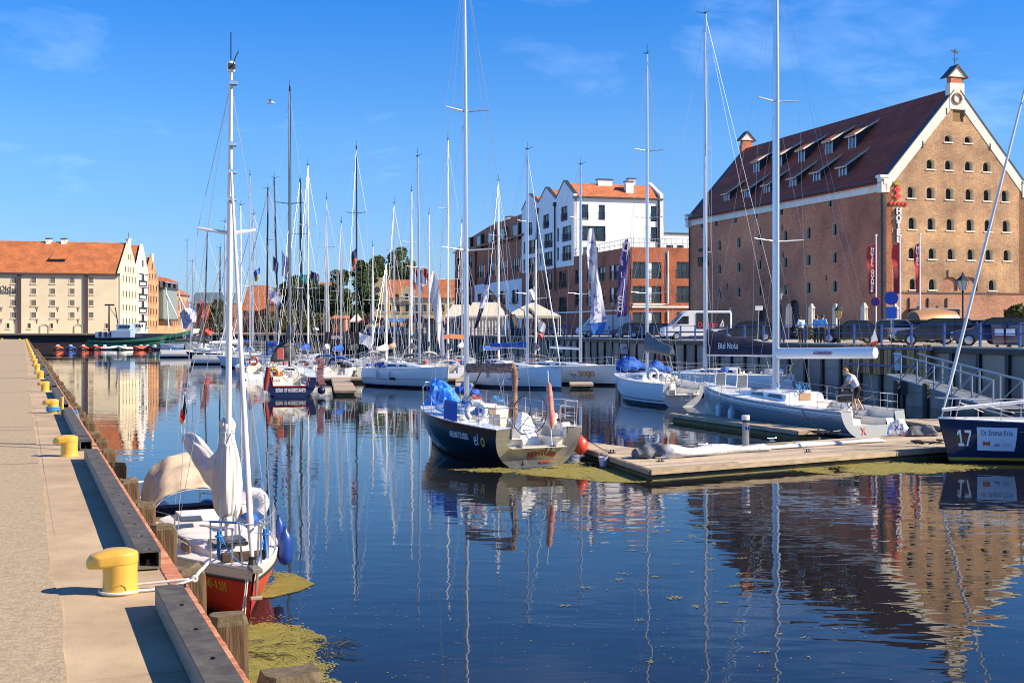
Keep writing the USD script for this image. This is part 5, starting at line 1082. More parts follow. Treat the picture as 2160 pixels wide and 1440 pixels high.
    part('cockpit', ck, cream_gel, t)
    part('toe_rail', MB().tube([h.p(t_, h.sheer(t_), 1) + (0, 0, 0.012) for t_ in np.linspace(0, 1, 20)], 0.022, 5).tube([h.p(t_, h.sheer(t_), -1) + (0, 0, 0.012) for t_ in np.linspace(0, 1, 20)], 0.022, 5), alu, t) if False else None
    for s_ in (1, -1): part('toe_rail', MB().tube([h.p(t_, h.sheer(t_), s_) + (0, 0, 0.01) for t_ in np.linspace(0, 1, 20)], 0.02, 5), cream_gel, t)
    # coachroof
    rg = []; tt_ = np.linspace(tc, td, 9)
    def cab(t_):
        f = (t_ - tc) / (td - tc); w_ = min(cw, h.beam(t_) * 0.66) * (1 - 0.15 * f); H = hc * (1 - 0.75 * f ** 2.2); z0 = h.sheer(t_) + 0.02; x = h.x(t_, h.sheer(t_)); return f, w_, H, z0, x
    for t_ in tt_:
        f, w_, H, z0, x = cab(t_)
        rg.append(np.array([(x, -w_, z0 - 0.1), (x, -w_ * 0.90, z0 + H * 0.78), (x, -w_ * 0.70, z0 + H * 0.96), (x, 0, z0 + H * 1.06), (x, w_ * 0.70, z0 + H * 0.96), (x, w_ * 0.90, z0 + H * 0.78), (x, w_, z0 - 0.1)]))
    cabp = part('coachroof', MB().loft(rg), deck, t, smooth=28)
    nw = 1 if lod > 1 else 2
    for s_ in (1, -1):
        for k in range(nw):
            fa, fb_ = ((0.08, 0.62),) [0] if nw == 1 else ((0.06, 0.34), (0.40, 0.66))[k]
            q_ = []
            for f_, hz in ((fa, 0.30), (fb_, 0.34), (fb_ - 0.03, 0.66), (fa + 0.03, 0.70)):
                t_ = tc + (td - tc) * f_; f, w_, H, z0, x = cab(t_); u = (hz * H + 0.1) / (0.78 * H + 0.1); q_.append(np.array([x, s_ * (w_ - 0.10 * w_ * u + 0.012), z0 + hz * H]))
            m = MB(); m.quad(*(q_ if s_ < 0 else q_[::-1])); part('window', m, win, cabp)
    f, w_, H, z0, x = cab(tc); m = MB(); m.box(x - 0.03, x + 0.01, -0.28, 0.28, zf + 0.25, z0 + H * 0.9); part('companionway', m, smoked if lod else teak, t)
    m = MB(); m.box(x + 0.05, x + 0.75, -0.33, 0.33, z0 + H * 1.0, z0 + H * 1.06 + 0.05); part('hatch', m, deck, cabp)
    f, w_, H, z0, x = cab(tc + (td - tc) * 0.8); m = MB(); m.cbox((x, 0, z0 + H * 1.06 + 0.01), (0.5, 0.5, 0.05), 0, 0.01); part('skylight', m, smoked, cabp)
    # rails
    if pulpit:
        hp = MB(); zb = h.sheer(1.0); xb = h.x(1, zb)
        pts = [h.deck(0.86, 0.95) + (0, 0, 0.58), h.deck(0.95, 0.9) + (0, 0, 0.60), np.array([xb + 0.05, 0.12, zb + 0.62]), np.array([xb + 0.05, -0.12, zb + 0.62]), h.deck(0.95, -0.9) + (0, 0, 0.60), h.deck(0.86, -0.95) + (0, 0, 0.58)]
        hp.tube(pts, 0.016, 5)
        for v in (0.93, -0.93): hp.tube([h.deck(0.86, v), h.deck(0.86, v) + (0, 0, 0.58)], 0.014, 5); hp.tube([h.deck(0.96, v * 0.8), h.deck(0.95, v * 0.9) + (0, 0, 0.6)], 0.014, 5)
        part('pulpit', hp, inox, t)
        for s_ in (1, -1):
            ps = MB(); a, b, c_ = h.deck(0.13, s_ * 0.96), h.deck(0.03, s_ * 0.95), h.deck(0.015, s_ * 0.55)
            for p_ in (a, b, c_): ps.tube([p_, p_ + (0, 0, 0.58)], 0.014, 5)
            ps.tube([a + (0, 0, 0.58), b + (0, 0, 0.58), c_ + (0, 0, 0.58)], 0.016, 5); ps.tube([a + (0, 0, 0.3), b + (0, 0, 0.3), c_ + (0, 0, 0.3)], 0.012, 5); part('pushpit', ps, inox, t)
            tl = np.linspace(0.13, 0.86, 6 if lod < 2 else 4); pts = [h.deck(t_, s_ * 0.96) for t_ in tl]
            for p_ in pts[1:-1]: part('stanchion', MB().tube([p_, p_ + (0, 0, 0.60)], 0.012, 5), inox, t)
            for z in ((0.58, 0.3) if lod < 2 else (0.58,)): part('lifeline', MB().tube([p_ + (0, 0, z) for p_ in pts], 0.006 * wires, 4), wire, t)
    for k in range(wheel):
        m = MB(); yy = 0 if wheel == 1 else (-1) ** k * tw * 0.42; helm(m, (h.deck(0.12, 0)[0], yy, zf + 0.72), 0.48 if wheel == 1 else 0.42, (1, 0, 0.25), 0.016); part('steering_wheel', m, black_plastic, t)
        m = MB(); m.loft([np.array([(h.deck(0.12, 0)[0] + 0.16 + a * s1, yy + b * s1, z) for a, b in ((-1, -1), (1, -1), (1, 1), (-1, 1))]) for s1, z in ((0.14, zf), (0.11, zf + 0.6), (0.07, zf + 0.78))]); part('pedestal', m, white_gel, t)
    # rig
    if mast:
        fm, ztop, r, mm = mast['at'], mast['top'], mast.get('r', 0.075), mast.get('mat', alu); f, w_, H, z0, xx = cab(min(max(fm, tc + 0.01), td)); xm = -L / 2 + L * fm; zb = (z0 + H * 1.02) if tc < fm < td else h.sheer(fm); rk = mast.get('rake', 0.0)
        base, top = np.array([xm, 0, zb]), np.array([xm - rk, mast.get('lean', 0.0), ztop]); mp_ = lambda z: base + (top - base) * (z - zb) / (ztop - zb)
        part('mast', MB().tube([base, mp_(zb + (ztop - zb) * 0.7), top], [r, r * 0.95, r * 0.6], 10, ry=1.35), mm, t, smooth=50)
        sps = mast.get('spreaders', [zb + (ztop - zb) * 0.52]); sw = mast.get('sw', B * 0.36)
        for z in sps:
            w2 = sw * (1 if z == sps[0] else 0.82)
            for s_ in (1, -1): part('spreader', MB().tube([mp_(z), mp_(z) + (-0.22, s_ * w2, 0.08)], [0.035, 0.02], 6), mm, t)
        wr_ = 0.0055 * wires
        for s_ in (1, -1):
            ch = h.deck(min(0.97, fm - 0.03), s_ * 0.90); pts = [ch] + [mp_(z) + (-0.22, s_ * sw * (1 if z == sps[0] else 0.82), 0.08) for z in sps] + [mp_(zb + (ztop - zb) * 0.97)]
            part('shroud', MB().tube(pts, wr_, 4), wire, t); part('shroud', MB().tube([h.deck(fm - 0.05, s_ * 0.88), mp_(sps[0] - 0.1)], wr_, 4), wire, t)
            if len(sps) > 1: part('shroud', MB().tube([pts[1], mp_(sps[1] - 0.1)], wr_, 4), wire, t)
        zs_ = zb + (ztop - zb) * mast.get('fore', 0.98); bowp = np.array([h.x(1, h.sheer(1)) - 0.1, 0, h.sheer(1) + 0.05])
        if genoa:
            m = MB(); pts = [bowp + (mp_(zs_) - bowp) * u for u in np.linspace(0, 1, 14)]; m.tube(pts, [0.02] + [genoa[1] * (1 - 0.6 * u) for u in np.linspace(0, 1, 12)] + [0.015], 8); part('furled_headsail', m, genoa[0], t, smooth=50)
        else: part('forestay', MB().tube([bowp, mp_(zs_)], wr_ * 1.1, 4), wire, t)
        if backstay:
            part('backstay', MB().tube([np.array([-L / 2 + 0.15, 0, fs + 0.1]), np.array([-L / 2 + 0.5, 0, fs + 1.6]), mp_(ztop - 0.05)], wr_, 4), wire, t)
        hw = MB(); hw.tube([mp_(ztop), mp_(ztop) + (0.0, 0, 0.55)], 0.012 * wires, 4); hw.tube([mp_(ztop), mp_(ztop) + (0.35, 0, 0.12), mp_(ztop) + (0.55, 0, 0.16)], 0.012 * wires, 4); hw.tube([mp_(ztop) + (0.15, 0, 0.05), mp_(ztop) + (-0.3, 0.05, 0.14)], 0.010 * wires, 4); hw.cbox(mp_(ztop) + (0, 0, 0.04), (0.16, 0.1, 0.08)); part('masthead', hw, black_plastic, t)
        if lod < 2:
            part('halyard', MB().tube([mp_(zb + 0.3) + (-r - 0.03, 0.05, 0), mp_(ztop - 0.3) + (-r - 0.01, 0.03, 0)], 0.006 * wires, 4), rope_white, t)
        t.mp, t.zb, t.xm, t.ztop = mp_, zb, xm, ztop
        if boom:
            zbm, lb, ang = boom.get('z', zb + 0.9), boom['len'], boom.get('ang', 0.0); o = mp_(zbm) + (-r, 0, 0); dr = np.array([-math.cos(ang), math.sin(ang), boom.get('rise', 0.02)]); e = o + dr * lb
            bp_ = part('boom', MB().tube([o, o + dr * lb], boom.get('r', 0.065), 8, ry=1.3), boom.get('mat', mm), t, smooth=50)
            part('vang', MB().tube([mp_(zb + 0.15) + (-r, 0, 0), o + dr * lb * 0.3 - (0, 0, 0.06)], 0.022, 5), black_plastic, t)
            part('topping_lift', MB().tube([e, mp_(ztop - 0.1)], wr_ * 0.8, 4), wire, t)
            part('mainsheet', MB().tube([o + dr * lb * 0.85, np.array([e[0] + 0.3, 0, fs + 0.1])], 0.012, 4), rope_white, t)
            if cover:
                hc_ = cover[1]; m = MB(); rg = []
                sd = np.cross(dr, (0, 0, 1)); rr = random.Random(int(abs(stern[0] * 100)))
                for i, u in enumerate(np.linspace(0.0, 0.97, 14)):
                    H = hc_ * (1.0 - 0.62 * u ** 0.7) * rr.uniform(0.93, 1.05) + 0.06; W_ = (0.16 - 0.07 * u) * (1 + 0.6 * hc_); p_ = o + dr * lb * u + (0, 0, -0.03)
                    rg.append(np.array([p_ + sd * a * W_ * rr.uniform(0.92, 1.08) + np.array([0, 0, b * H]) for a, b in ((-0.55, -0.02), (-1, 0.2), (-0.85, 0.55), (-0.35, 0.92), (0, 1.0), (0.35, 0.92), (0.85, 0.55), (1, 0.2), (0.55, -0.02))]))
                part('sail_cover', m.loft(rg), cover[0], t, smooth=55)
                t.cover_at = lambda u, b, s_: o + dr * lb * u + sd * s_ + np.array([0, 0, b])
            t.bm = (o, dr, lb)
    if sprayhood:
        m = MB(); rg = []; f, w_, H, z0, x = cab(tc)
        for u in np.linspace(0, 1, 6):
            hh = H + 0.5 * math.sin(math.pi * (0.15 + 0.55 * u)); rg.append(np.array([(x + 0.55 - 1.05 * u, w_ * 1.05 * math.cos(a), z0 + max(0.02, hh * math.sin(a) ** 0.6 if math.sin(a) > 0 else 0)) for a in np.linspace(0, math.pi, 11)]))
        part('sprayhood', m.loft(rg, cap=False, closed=False), sprayhood, t, smooth=60)
    if clutter:
        rr = random.Random(clutter)
        for k in range(7):
            tt2 = rr.uniform(0.02, 0.5); v = rr.uniform(-0.8, 0.8); p_ = h.deck(tt2, v); m = MB()
            kind_ = rr.randrange(3)
            if kind_ == 0:
                for j in range(4): m.ring(p_ + (0, 0, 0.05 + 0.03 * j), 0.16 + 0.02 * (j % 2), 0.02, (1, 0, 0), (0, 1, 0), 12, 5)
                part('coiled_rope', m, rope_white, t)
            elif kind_ == 1:
                m.lathe([(0.09, 0), (0.075, 0.06), (0.085, 0.14), (0.06, 0.17)], p_, 10); part('winch', m, inox, t)
            else:
                m.cbox(p_ + (0, 0, 0.16), (rr.uniform(0.3, 0.6), rr.uniform(0.25, 0.4), 0.3), rr.uniform(0, 3), 0.05); part('kit_bag', m, (cover_blue, cover_white, cover_black, M('red_bag', (0.5, 0.05, 0.03), 0.7))[rr.randrange(4)], t)
    return t
def bunch(t, name, pts, mat, seed, world=True, n=500, size=0.12, sub=2):
    """A crumpled cloth: hull-like lump through the points with noise."""
    P_ = np.array(pts, float); m = trimesh.convex.convex_hull(P_)
    for _ in range(sub + 1): m = m.subdivide()
    trimesh.smoothing.filter_laplacian(m, iterations=3); v = np.array(m.vertices); mb = crumple(MB().add(v, m.faces), size * 2.6, 4.2 / max(0.5, np.ptp(P_, axis=0).max() ** 0.5), seed, 1, P_[:, 2].min() - 0.01)
    return part(name, mb, mat, t, world=world, smooth=28)
def world_of(t, p): 
    m = t.mat; return m[:3, :3] @ np.asarray(p, float) + m[:3, 3]
# ---------------------------------------------------------------- the far and middle fleet
def px_mast(px, D, top): return zz(top, D)
def along(px, D, ang, L, fm=0.56):
    """Stern and bow of a boat whose mast stands at a pixel column and distance; ang is its heading."""
    c = np.array(xy(px, D)); d = np.array([math.cos(ang), math.sin(ang)]); return c - d * L * fm, c + d * L * (1 - fm)
fleet = [  # mast column, distance, heading deg, length, mast top row, hull, cover, dark mast, label
    (405, 196, 170, 9.5, 552, white_gel, cover_grey, 0, 'small white yacht with slim mast in front of the green ship'),
    (430, 176, 20, 11, 490, white_gel, cover_black, 1, 'white yacht with leaning black mast beside the far orange flags'),
    (463, 168, 160, 10, 523, white_gel, cover_white, 1, 'white yacht with short black mast before the olive tree'),
    (473, 150, 185, 10.5, 468, navy, cover_blue, 0, 'dark blue yacht with round white badge half hidden by the near mast'),
    (509, 142, 10, 10, 433, white_gel, cover_white, 0, 'white yacht with white mast between the two near white spars'),
    (563, 122, 165, 10, 398, white_gel, cover_blue, 1, 'white yacht with dark mast and crossbar, blue sail cover'),
    (588, 134, 15, 11, 376, white_gel, cover_black, 1, 'white yacht with thin black mast leaning beside the tallest carbon one'),
    (637, 118, 80, 12, 380, navy, cover_navy, 1, 'dark racing yacht with thick raked black mast'),
    (650, 104, 86, 10, 349, white_gel, cover_blue, 0, 'white yacht with tall white mast behind the timber walkway'),
    (689, 107, 95, 9.5, 420, white_gel, cover_white, 0, 'white yacht with grey mast and pale cover moored stern-to'),
    (752, 106, 88, 11, 311, white_gel, cover_black, 1, 'white racing yacht with black mast, two bare crossbars'),
    (786, 121, 100, 9, 520, navy, cover_navy, 0, 'blue covered yacht with a low mast by the quay wall'),
    (832, 112, 84, 9, 430, white_gel, cover_tan, 0, 'white yacht with short mast, brown boom cover and red bag'),
    (868, 109, 98, 9.5, 404, cream_gel, cover_tan, 0, 'cream yacht with slim mast and tan boom cover'),
    (945, 103, 92, 10, 296, white_gel, cover_black, 0, 'white yacht with steering wheel to us under an orange awning'),
    (720, 99, 92, 8.5, 470, white_gel, cover_blue, 0, 'small white yacht just right of the navy racer, blue boom cover'),
    (815, 100, 80, 8.5, 556, cream_gel, cover_white, 0, 'cream yacht with the lowest mast of the second row'),
    (905, 118, 95, 9, 452, white_gel, cover_navy, 0, 'white yacht with navy boom cover under the manor roof'),
    (975, 116, 82, 9, 468, white_gel, cover_white, 0, 'white yacht behind the tall mast of the black racing yacht'),
    (1130, 104, 96, 9, 505, white_gel, cover_grey, 0, 'white yacht with grey cover moored against the quay wall'),
    (610, 111, 88, 9, 468, white_gel, cover_white, 0, 'white yacht hidden behind the bulky grey-black boom cover'),
    (533, 127, 170, 9, 452, white_gel, cover_grey, 0, 'white yacht lying broadside behind the small blue one'),
    (1052, 104, 75, 9, 382, white_gel, cover_blue, 0, 'white yacht with mast in front of the marquee'),
]
fleet_t = {}
for i, (px, D, ang, L, top, hm, cv, dk, lab) in enumerate(fleet):
    s_, b_ = along(px, D, math.radians(ang), L); zt = zz(top, D)
    k = 0.9 + D / 160
    broad = abs(math.cos(math.radians(ang))) > 0.6
    fleet_t[px] = sailboat(lab, s_, b_, L * 0.31, 1.25, 1.0, hull=hm, boot='navy' if i % 2 else 'black', lod=2 if D > 125 else 1, wires=k,
        mast={'at': 0.56, 'top': zt, 'r': 0.085 if px != 637 else 0.14, 'mat': carbon if dk else (white_mast if i % 3 else alu), 'sw': L * 0.1, 'rake': (0.5 if px in (430, 588, 637) else 0.1) * (-1 if px == 430 else 1), 'spreaders': [zt * 0.48 + 1] if zt < 15 else [zt * 0.36 + 1, zt * 0.66 + 1]},
        boom={'len': L * 0.36, 'ang': random.Random(i).uniform(-0.12, 0.12)}, cover=(cv, 0.55), wheel=1, clutter=i + 1 if D < 125 else 0, sprayhood=(cover_blue, cover_grey, cover_white)[i % 3] if i % 2 else None, genoa=(cover_white, 0.07) if i % 4 == 1 else None)
# awning over the yacht at 945, black cover with white mark
t = fleet_t[945]; m = MB(); a, b = at(922, 708, 101), at(980, 706, 101)
m.loft([np.array([p_ + np.array([0, dy, dz]) for p_ in (a, (a + b) / 2 + (0, 0, 0.1), b)]) for dy, dz in ((-1.3, -0.35), (0, 0), (1.3, -0.3))], cap=False, closed=False); part('awning', m, cover_orange, t, world=True)
# named boats
w1 = dict(wires=1.3, lod=1)
white_left = sailboat('long white yacht lying broadside across the open basin, bow towards the cream granary', xy(484, 206), xy(337, 212), 3.6, 1.45, 1.15, boot='black', mast={'at': 0.6, 'top': 19, 'sw': 1.2, 'spreaders': [8, 13]}, boom={'len': 4.6}, cover=(cover_grey, 0.8), wires=1.8, lod=1, clutter=3)
hur = sailboat('navy racing yacht, stern to us, with white lettering and yellow horseshoe buoy', xy(613, 73), xy(610, 84.5), 3.35, 1.55, 1.12, hull=navy, boot='navy', anti='navy', tr=0.90, transom_mat=navy, full=2.6, rake_s=0.35,
    mast={'at': 0.58, 'top': zz(186, 79.5), 'r': 0.10, 'mat': carbon, 'sw': 1.15, 'spreaders': [zz(610, 79), zz(428, 79)], 'rake': 0.25}, boom={'len': 4.4, 'z': 3.4, 'mat': carbon, 'r': 0.10}, cover=(cover_black, 0.95), wheel=1, clutter=11, **w1)
h = hur.h
for s_ in (-1, 1): part('coaming_edge', MB().tube([h.p(0, 0.55, 0) + (-0.02, s_ * 1.0, 0), (h.x(0, 1.1) - 0.02, s_ * 1.12, h.sheer(0))], 0.03, 5), stripe['red'], hur)
part('coaming_edge', MB().tube([(h.x(0, 0.5) - 0.03, -0.97, 0.615), (h.x(0, 0.5) - 0.03, 0.97, 0.615)], 0.035, 5), stripe['red'], hur)
m = MB(); text_on(m, 'SONS OF HURRICANES', 0.23, (h.x(0, 0.38) - 0.02, 0.88, 0.26), (0, -1, 0), UP, (-1, 0, 0), 0.01, True, width=1.76); part('lettering', m, sg_white, hur)
c_ = np.array((*xy(597, 76.5), 0)); tp_ = thing('boom_tent', 'bulky grey-black cover with faded red patch before the mast of the navy racing yacht', 'cover', c_ + (0, 0, 2.0)); bunch(tp_, 'cloth', [c_ + np.array(q) for q in ((-.85, 0, 1.85), (.75, 0, 2.05), (-.7, 1.2, 1.9), (.6, 1.2, 1.9), (-.6, .1, 2.75), (.25, .1, 3.0), (.55, .3, 2.85), (-.3, 1.2, 3.1), (.4, 1.2, 3.1))], M('boom_tent_cloth', (0.06, 0.06, 0.066), 0.75, col2=(0.085, 0.085, 0.09), scale=3), 31, size=0.05)
m = MB(); m.cbox(c_ + (-.16, -.02, 2.48), (0.42, 0.10, 0.72), 0.05, 0.02); part('cover_patch', m, M('faded_red_patch', (0.55, 0.12, 0.09), 0.7), tp_, world=True)
lifebuoy(world_of(hur, (h.x(0, 1.1) - 0.06, 0.95, 1.40)), 'yellow horseshoe buoy on the stern rail of the navy racing yacht', M('buoy_yellow', (0.62, 0.33, 0.02), 0.6), 0.24, (0, -1, 0))
m = MB()
for k in range(8):
    z0, z1 = 2.3 - 0.2 * k, 2.3 - 0.2 * (k + 1); m.quad(*[np.array(xy(675, 73.2) + (0,)) + np.array([dx + 0.05 * math.sin(k + dx), 0.06 * math.sin(2 * k), z]) for dx, z in ((-0.24 + 0.02 * k, z1), (0.2 + 0.02 * k, z1), (0.2, z0), (-0.2, z0))])
single('ensign_flag', 'crumpled red and white flag hanging beside the stern of the navy racing yacht', 'flag', m, M('washed_red_flag', (0.52, 0.08, 0.06), 0.8, col2=(0.62, 0.50, 0.48), scale=6, translucent=0.3))
m = MB().tube([np.array((*xy(560, 73), 0.35)), np.array((*xy(566, 73.1), 1.75))], [0.2, 0.13], 8); single('fender', 'long dark red fender on the side of the navy racing yacht', 'fender', m, M('dark_red_fender', (0.22, 0.015, 0.012), 0.5), smooth=50)
m = MB().sphere((*xy(678, 73.6), 0.35), 0.24, 2); m.tube([(*xy(678, 73.6), 0.55), (*xy(672, 73.8), 1.2)], 0.02, 5); single('ball_fender', 'round navy ball fender between the racing yacht and the finger jetty', 'fender', m, fender_navy, smooth=60)
blue_small = sailboat('small blue hulled yacht with orange ring buoy behind the white spar', xy(538, 97), xy(520, 104), 2.5, 1.15, 0.95, hull=M('mid_blue_gelcoat', (0.03, 0.06, 0.24), 0.2), transom_mat=white_gel, mast={'at': 0.58, 'top': zz(370, 101), 'sw': 0.8, 'spreaders': [7.5]}, boom={'len': 2.8}, cover=(cover_white, 0.4), wheel=0, clutter=5, **w1)
lifebuoy(np.array((*xy(535, 96.8), 1.5)), 'orange ring buoy on the stern of the small blue yacht', M('buoy_orange', (0.62, 0.11, 0.03), 0.6), 0.3, (0, -1, 0), horse=False)
w9 = sailboat('white yacht with thin dark side line lying bow-out at the timber walkway', xy(788, 88.4), xy(945, 82), 2.95, 1.5, 1.25, rake_b=0.01, boot='navy', side_stripe=('navy', 0.43, 0.455), mast={'at': 0.64, 'top': zz(330, 84), 'r': 0.08, 'sw': 0.95, 'spreaders': [8.2], 'mat': alu, 'lean': -0.2}, boom={'len': 3.4, 'ang': 0.5, 'z': 3.3}, cover=(cover_tan, 0.5), wheel=0, cabin=(0.3, 0.74, 0.42), clutter=7, full=2.5, **w1)
h = w9.h; fender(world_of(w9, h.p(0.3, 1.2, -1, 0.13)), 'white fender nearest the stern on the side of the dark-lined white yacht', r=0.11, hang=0.62); fender(world_of(w9, h.p(0.47, 1.2, -1, 0.13)), 'white fender nearer the bow on the side of the dark-lined white yacht', r=0.11, hang=0.66)
m = MB(); q_ = [h.p(t_, z, -1, 0.008) for t_, z in ((0.44, 0.52), (0.52, 0.52), (0.52, 0.68), (0.44, 0.68))]; m.quad(*q_); part('hull_window', m, smoked, w9)
w8 = sailboat('white yacht with blue boom cover, navy square on its bow', xy(1002, 87.2), xy(1184, 82), 2.9, 1.55, 1.25, rake_b=0.0, boot='navy', anti='grey', mast={'at': 0.62, 'top': zz(316, 84), 'r': 0.085, 'sw': 0.95, 'spreaders': [zz(620, 84), zz(468, 84)], 'mat': alu}, boom={'len': 3.0, 'z': zz(733, 84), 'ang': -0.15}, cover=(cover_blue, 0.42), wheel=0, cabin=(0.3, 0.76, 0.40), clutter=9, full=2.5, genoa=(cover_white, 0.06), **w1)
h = w8.h; m = MB()
for k in range(4):
    ta, tb = 0.54 + 0.03 * k, 0.57 + 0.03 * k; m.quad(*[h.p(t_, z, -1, 0.008) for t_, z in ((ta, 0.62), (tb, 0.62), (tb, 1.30), (ta, 1.30))])
part('bow_badge', m, stripe['navy'], w8)
fender(world_of(w8, h.p(0.32, 1.25, -1, 0.13)), 'grey-white fender on the side of the yacht with the blue boom cover', r=0.11, hang=0.6)
pogo = sailboat('white racing yacht with orange bow lettering lying behind the jetty', xy(1068, 95), xy(1298, 87), 3.3, 1.45, 1.2, rake_b=0.0, boot='black', hull=M('ivory_gelcoat', (0.72, 0.66, 0.56), 0.25), full=3.2, mast={'at': 0.70, 'top': zz(346, 89), 'r': 0.095, 'sw': 1.1, 'spreaders': [zz(620, 89), zz(460, 89)], 'mat': alu}, boom={'len': 3.3, 'z': zz(735, 90), 'ang': 0.1, 'mat': white_mast}, wheel=0, cabin=(0.35, 0.8, 0.35), **w1)
h = pogo.h; m = MB(); org = M('orange_lettering', (0.60, 0.16, 0.015), 0.4)
def on_side(h, mb, text, t0, z0, hgt, width, side=-1, bold=True, out=0.012):
    """Lettering bent onto a hull side; reads towards the bow on the starboard side."""
    tm = meshkit.text_mesh(text, hgt, 0.002, bold); v = np.array(tm.vertices); v[:, 0] *= width / max(v[:, 0].max(), 1e-6); out_ = []
    for a, b, c in v:
        t_ = t0 + (a if side < 0 else -a) / h.L; out_.append(h.p(t_, z0 + b, side, out + c))
    mb.add(out_, tm.faces)
on_side(h, m, 'pogo', 0.775, 0.68, 0.44, 1.15); part('lettering', m, org, pogo)
m = MB(); on_side(h, m, 'd', 0.58, 0.68, 0.44, 0.3); part('lettering', m, org, pogo)
m = MB()
for pts in (((0.70, 0.9), (0.735, 0.75), (0.745, 0.45)), ((0.722, 1.05), (0.728, 0.93), (0.735, 0.95)), ((0.742, 0.85), (0.765, 0.66), (0.75, 0.68))): m.add([h.p(a, b, -1, 0.012) for a, b in pts], [[0, 1, 2]])
part('bow_graphic', m, stripe['black'], pogo)
mez = sailboat('white cruising yacht with blue tarpaulin heaped on its foredeck, stern towards us', xy(1436, 63.4), xy(1302, 71.5), 3.0, 1.62, 1.2, boot='navy', anti='grey', side_stripe=('navy', 0.24, 0.275), hull=M('pale_grey_gelcoat', (0.62, 0.62, 0.64), 0.25), transom_mat=white_gel, tr=0.78, rake_s=-0.45, mast={'at': 0.50, 'top': zz(119, 68), 'r': 0.085, 'sw': 1.05, 'spreaders': [zz(620, 68), zz(462, 68), zz(322, 68)], 'mat': alu, 'lean': 0.0},
    boom={'len': 3.9, 'z': zz(738, 67), 'ang': 0.08, 'mat': carbon, 'rise': -0.06}, cover=(cover_grey, 1.0), wheel=1, cabin=(0.34, 0.68, 0.36), clutter=13, **w1)
h = mez.h; m = MB(); on_side(h, m, 'MEZOKRA', 0.88, 0.78, 0.24, 1.7, side=1); part('lettering', m, M('purple_lettering', (0.16, 0.015, 0.10), 0.4), mez)
P_ = [h.deck(t_, v) + (0, 0, z) for t_, v, z in ((0.98, 0, 0.25), (0.9, 0.9, 0.1), (0.9, -0.9, 0.1), (0.75, 0.95, 0.15), (0.75, -0.95, 0.15), (0.62, 0.8, 0.3), (0.62, -0.8, 0.3), (0.8, 0.3, 0.85), (0.66, 0.2, 0.9), (0.9, 0, 0.55))]
tp_ = thing('tarpaulin', 'blue tarpaulin crumpled over the foredeck of the white cruising yacht', 'tarpaulin', world_of(mez, h.deck(0.8, 0)), mez.mat[0, 0] and math.atan2(mez.mat[1, 0], mez.mat[0, 0])); bunch(tp_, 'cloth', [world_of(mez, p_) for p_ in P_], cover_blue, 5, size=0.16)
P_ = [h.deck(t_, v) + (0, 0, z) for t_, v, z in ((0.4, 0.5, 0.2), (0.4, -0.5, 0.3), (0.28, 0.5, 0.35), (0.28, -0.5, 0.3), (0.34, 0, 0.85), (0.42, 0, 0.8))]
tp_ = thing('tarpaulin', 'darker blue tarpaulin folded over the cockpit front of the white cruising yacht', 'tarpaulin', world_of(mez, h.deck(0.34, 0))); bunch(tp_, 'cloth', [world_of(mez, p_) for p_ in P_], cover_blue, 8, size=0.10)
lifebuoy(world_of(mez, h.deck(0.10, 0.97) + (0, 0.02, 0.45)), 'white horseshoe buoy on the stern rail of the white cruising yacht', fender_white, 0.27, (-0.5, -0.85, 0))
m = MB(); 
for s_ in (0.25, -0.25): m.tube([(h.x(0, 1.1) - 0.1, s_, 1.75), (h.x(0, 0.3) - 0.55, s_, 0.35)], 0.02, 5)
for k in range(4): u = 0.2 + 0.25 * k; m.tube([(h.x(0, 1.1) - 0.1 - 0.45 * u, 0.25, 1.75 - 1.4 * u), (h.x(0, 1.1) - 0.1 - 0.45 * u, -0.25, 1.75 - 1.4 * u)], 0.018, 5)
part('boarding_ladder', m, inox, mez)
nola = sailboat('white yacht with big navy mainsail cover and white script on it', (17.0, 73.5), (7.9, 76.5), 3.0, 1.45, 1.25, boot='navy', deck=white_gel, mast={'at': 0.57, 'top': zz(31, 75.2), 'r': 0.10, 'sw': 1.1, 'spreaders': [zz(532, 75), zz(310, 75)], 'mat': alu, 'lean': 0.2}, boom={'len': 4.1, 'z': zz(745, 75), 'r': 0.12, 'mat': white_mast, 'rise': -0.01}, cover=(cover_navy, 1.55), wheel=1, clutter=17, **w1)
m = MB(); text_on(m, 'Bl\u00e9 Nola', 0.34, nola.cover_at(0.17, 0.30, 0) + (0, 0.36, 0), unit((-1, -0.02, 0)), UP, (0, 1, 0), 0.01, False, width=1.2); part('cover_script', m, sg_white, nola)

a = at(722, 711, 103.5); t = thing('boom_banner', 'dark wine-black cloth with white sail number in the yacht cluster', 'banner', (a[0], a[1], a[2] - 0.5)); m = MB(); W_ = 2.9
for k in range(10): x0, x1 = -W_ / 2 + W_ * k / 10, -W_ / 2 + W_ * (k + 1) / 10; m.quad((x0, 0.05 * math.sin(2 * x0), -0.05), (x1, 0.05 * math.sin(2 * x1), -0.05), (x1, 0.05 * math.sin(2 * x1 + 0.5), 0.95), (x0, 0.05 * math.sin(2 * x0 + 0.5), 0.95))
part('cloth', m, M('wine_black_cloth', (0.028, 0.016, 0.022), 0.8), t); m = MB(); text_on(m, 'GER7300', 0.24, (-0.95, -0.07, 0.36), XU, UP, -YU, 0.01, True, width=1.0); part('lettering', m, sg_white, t)
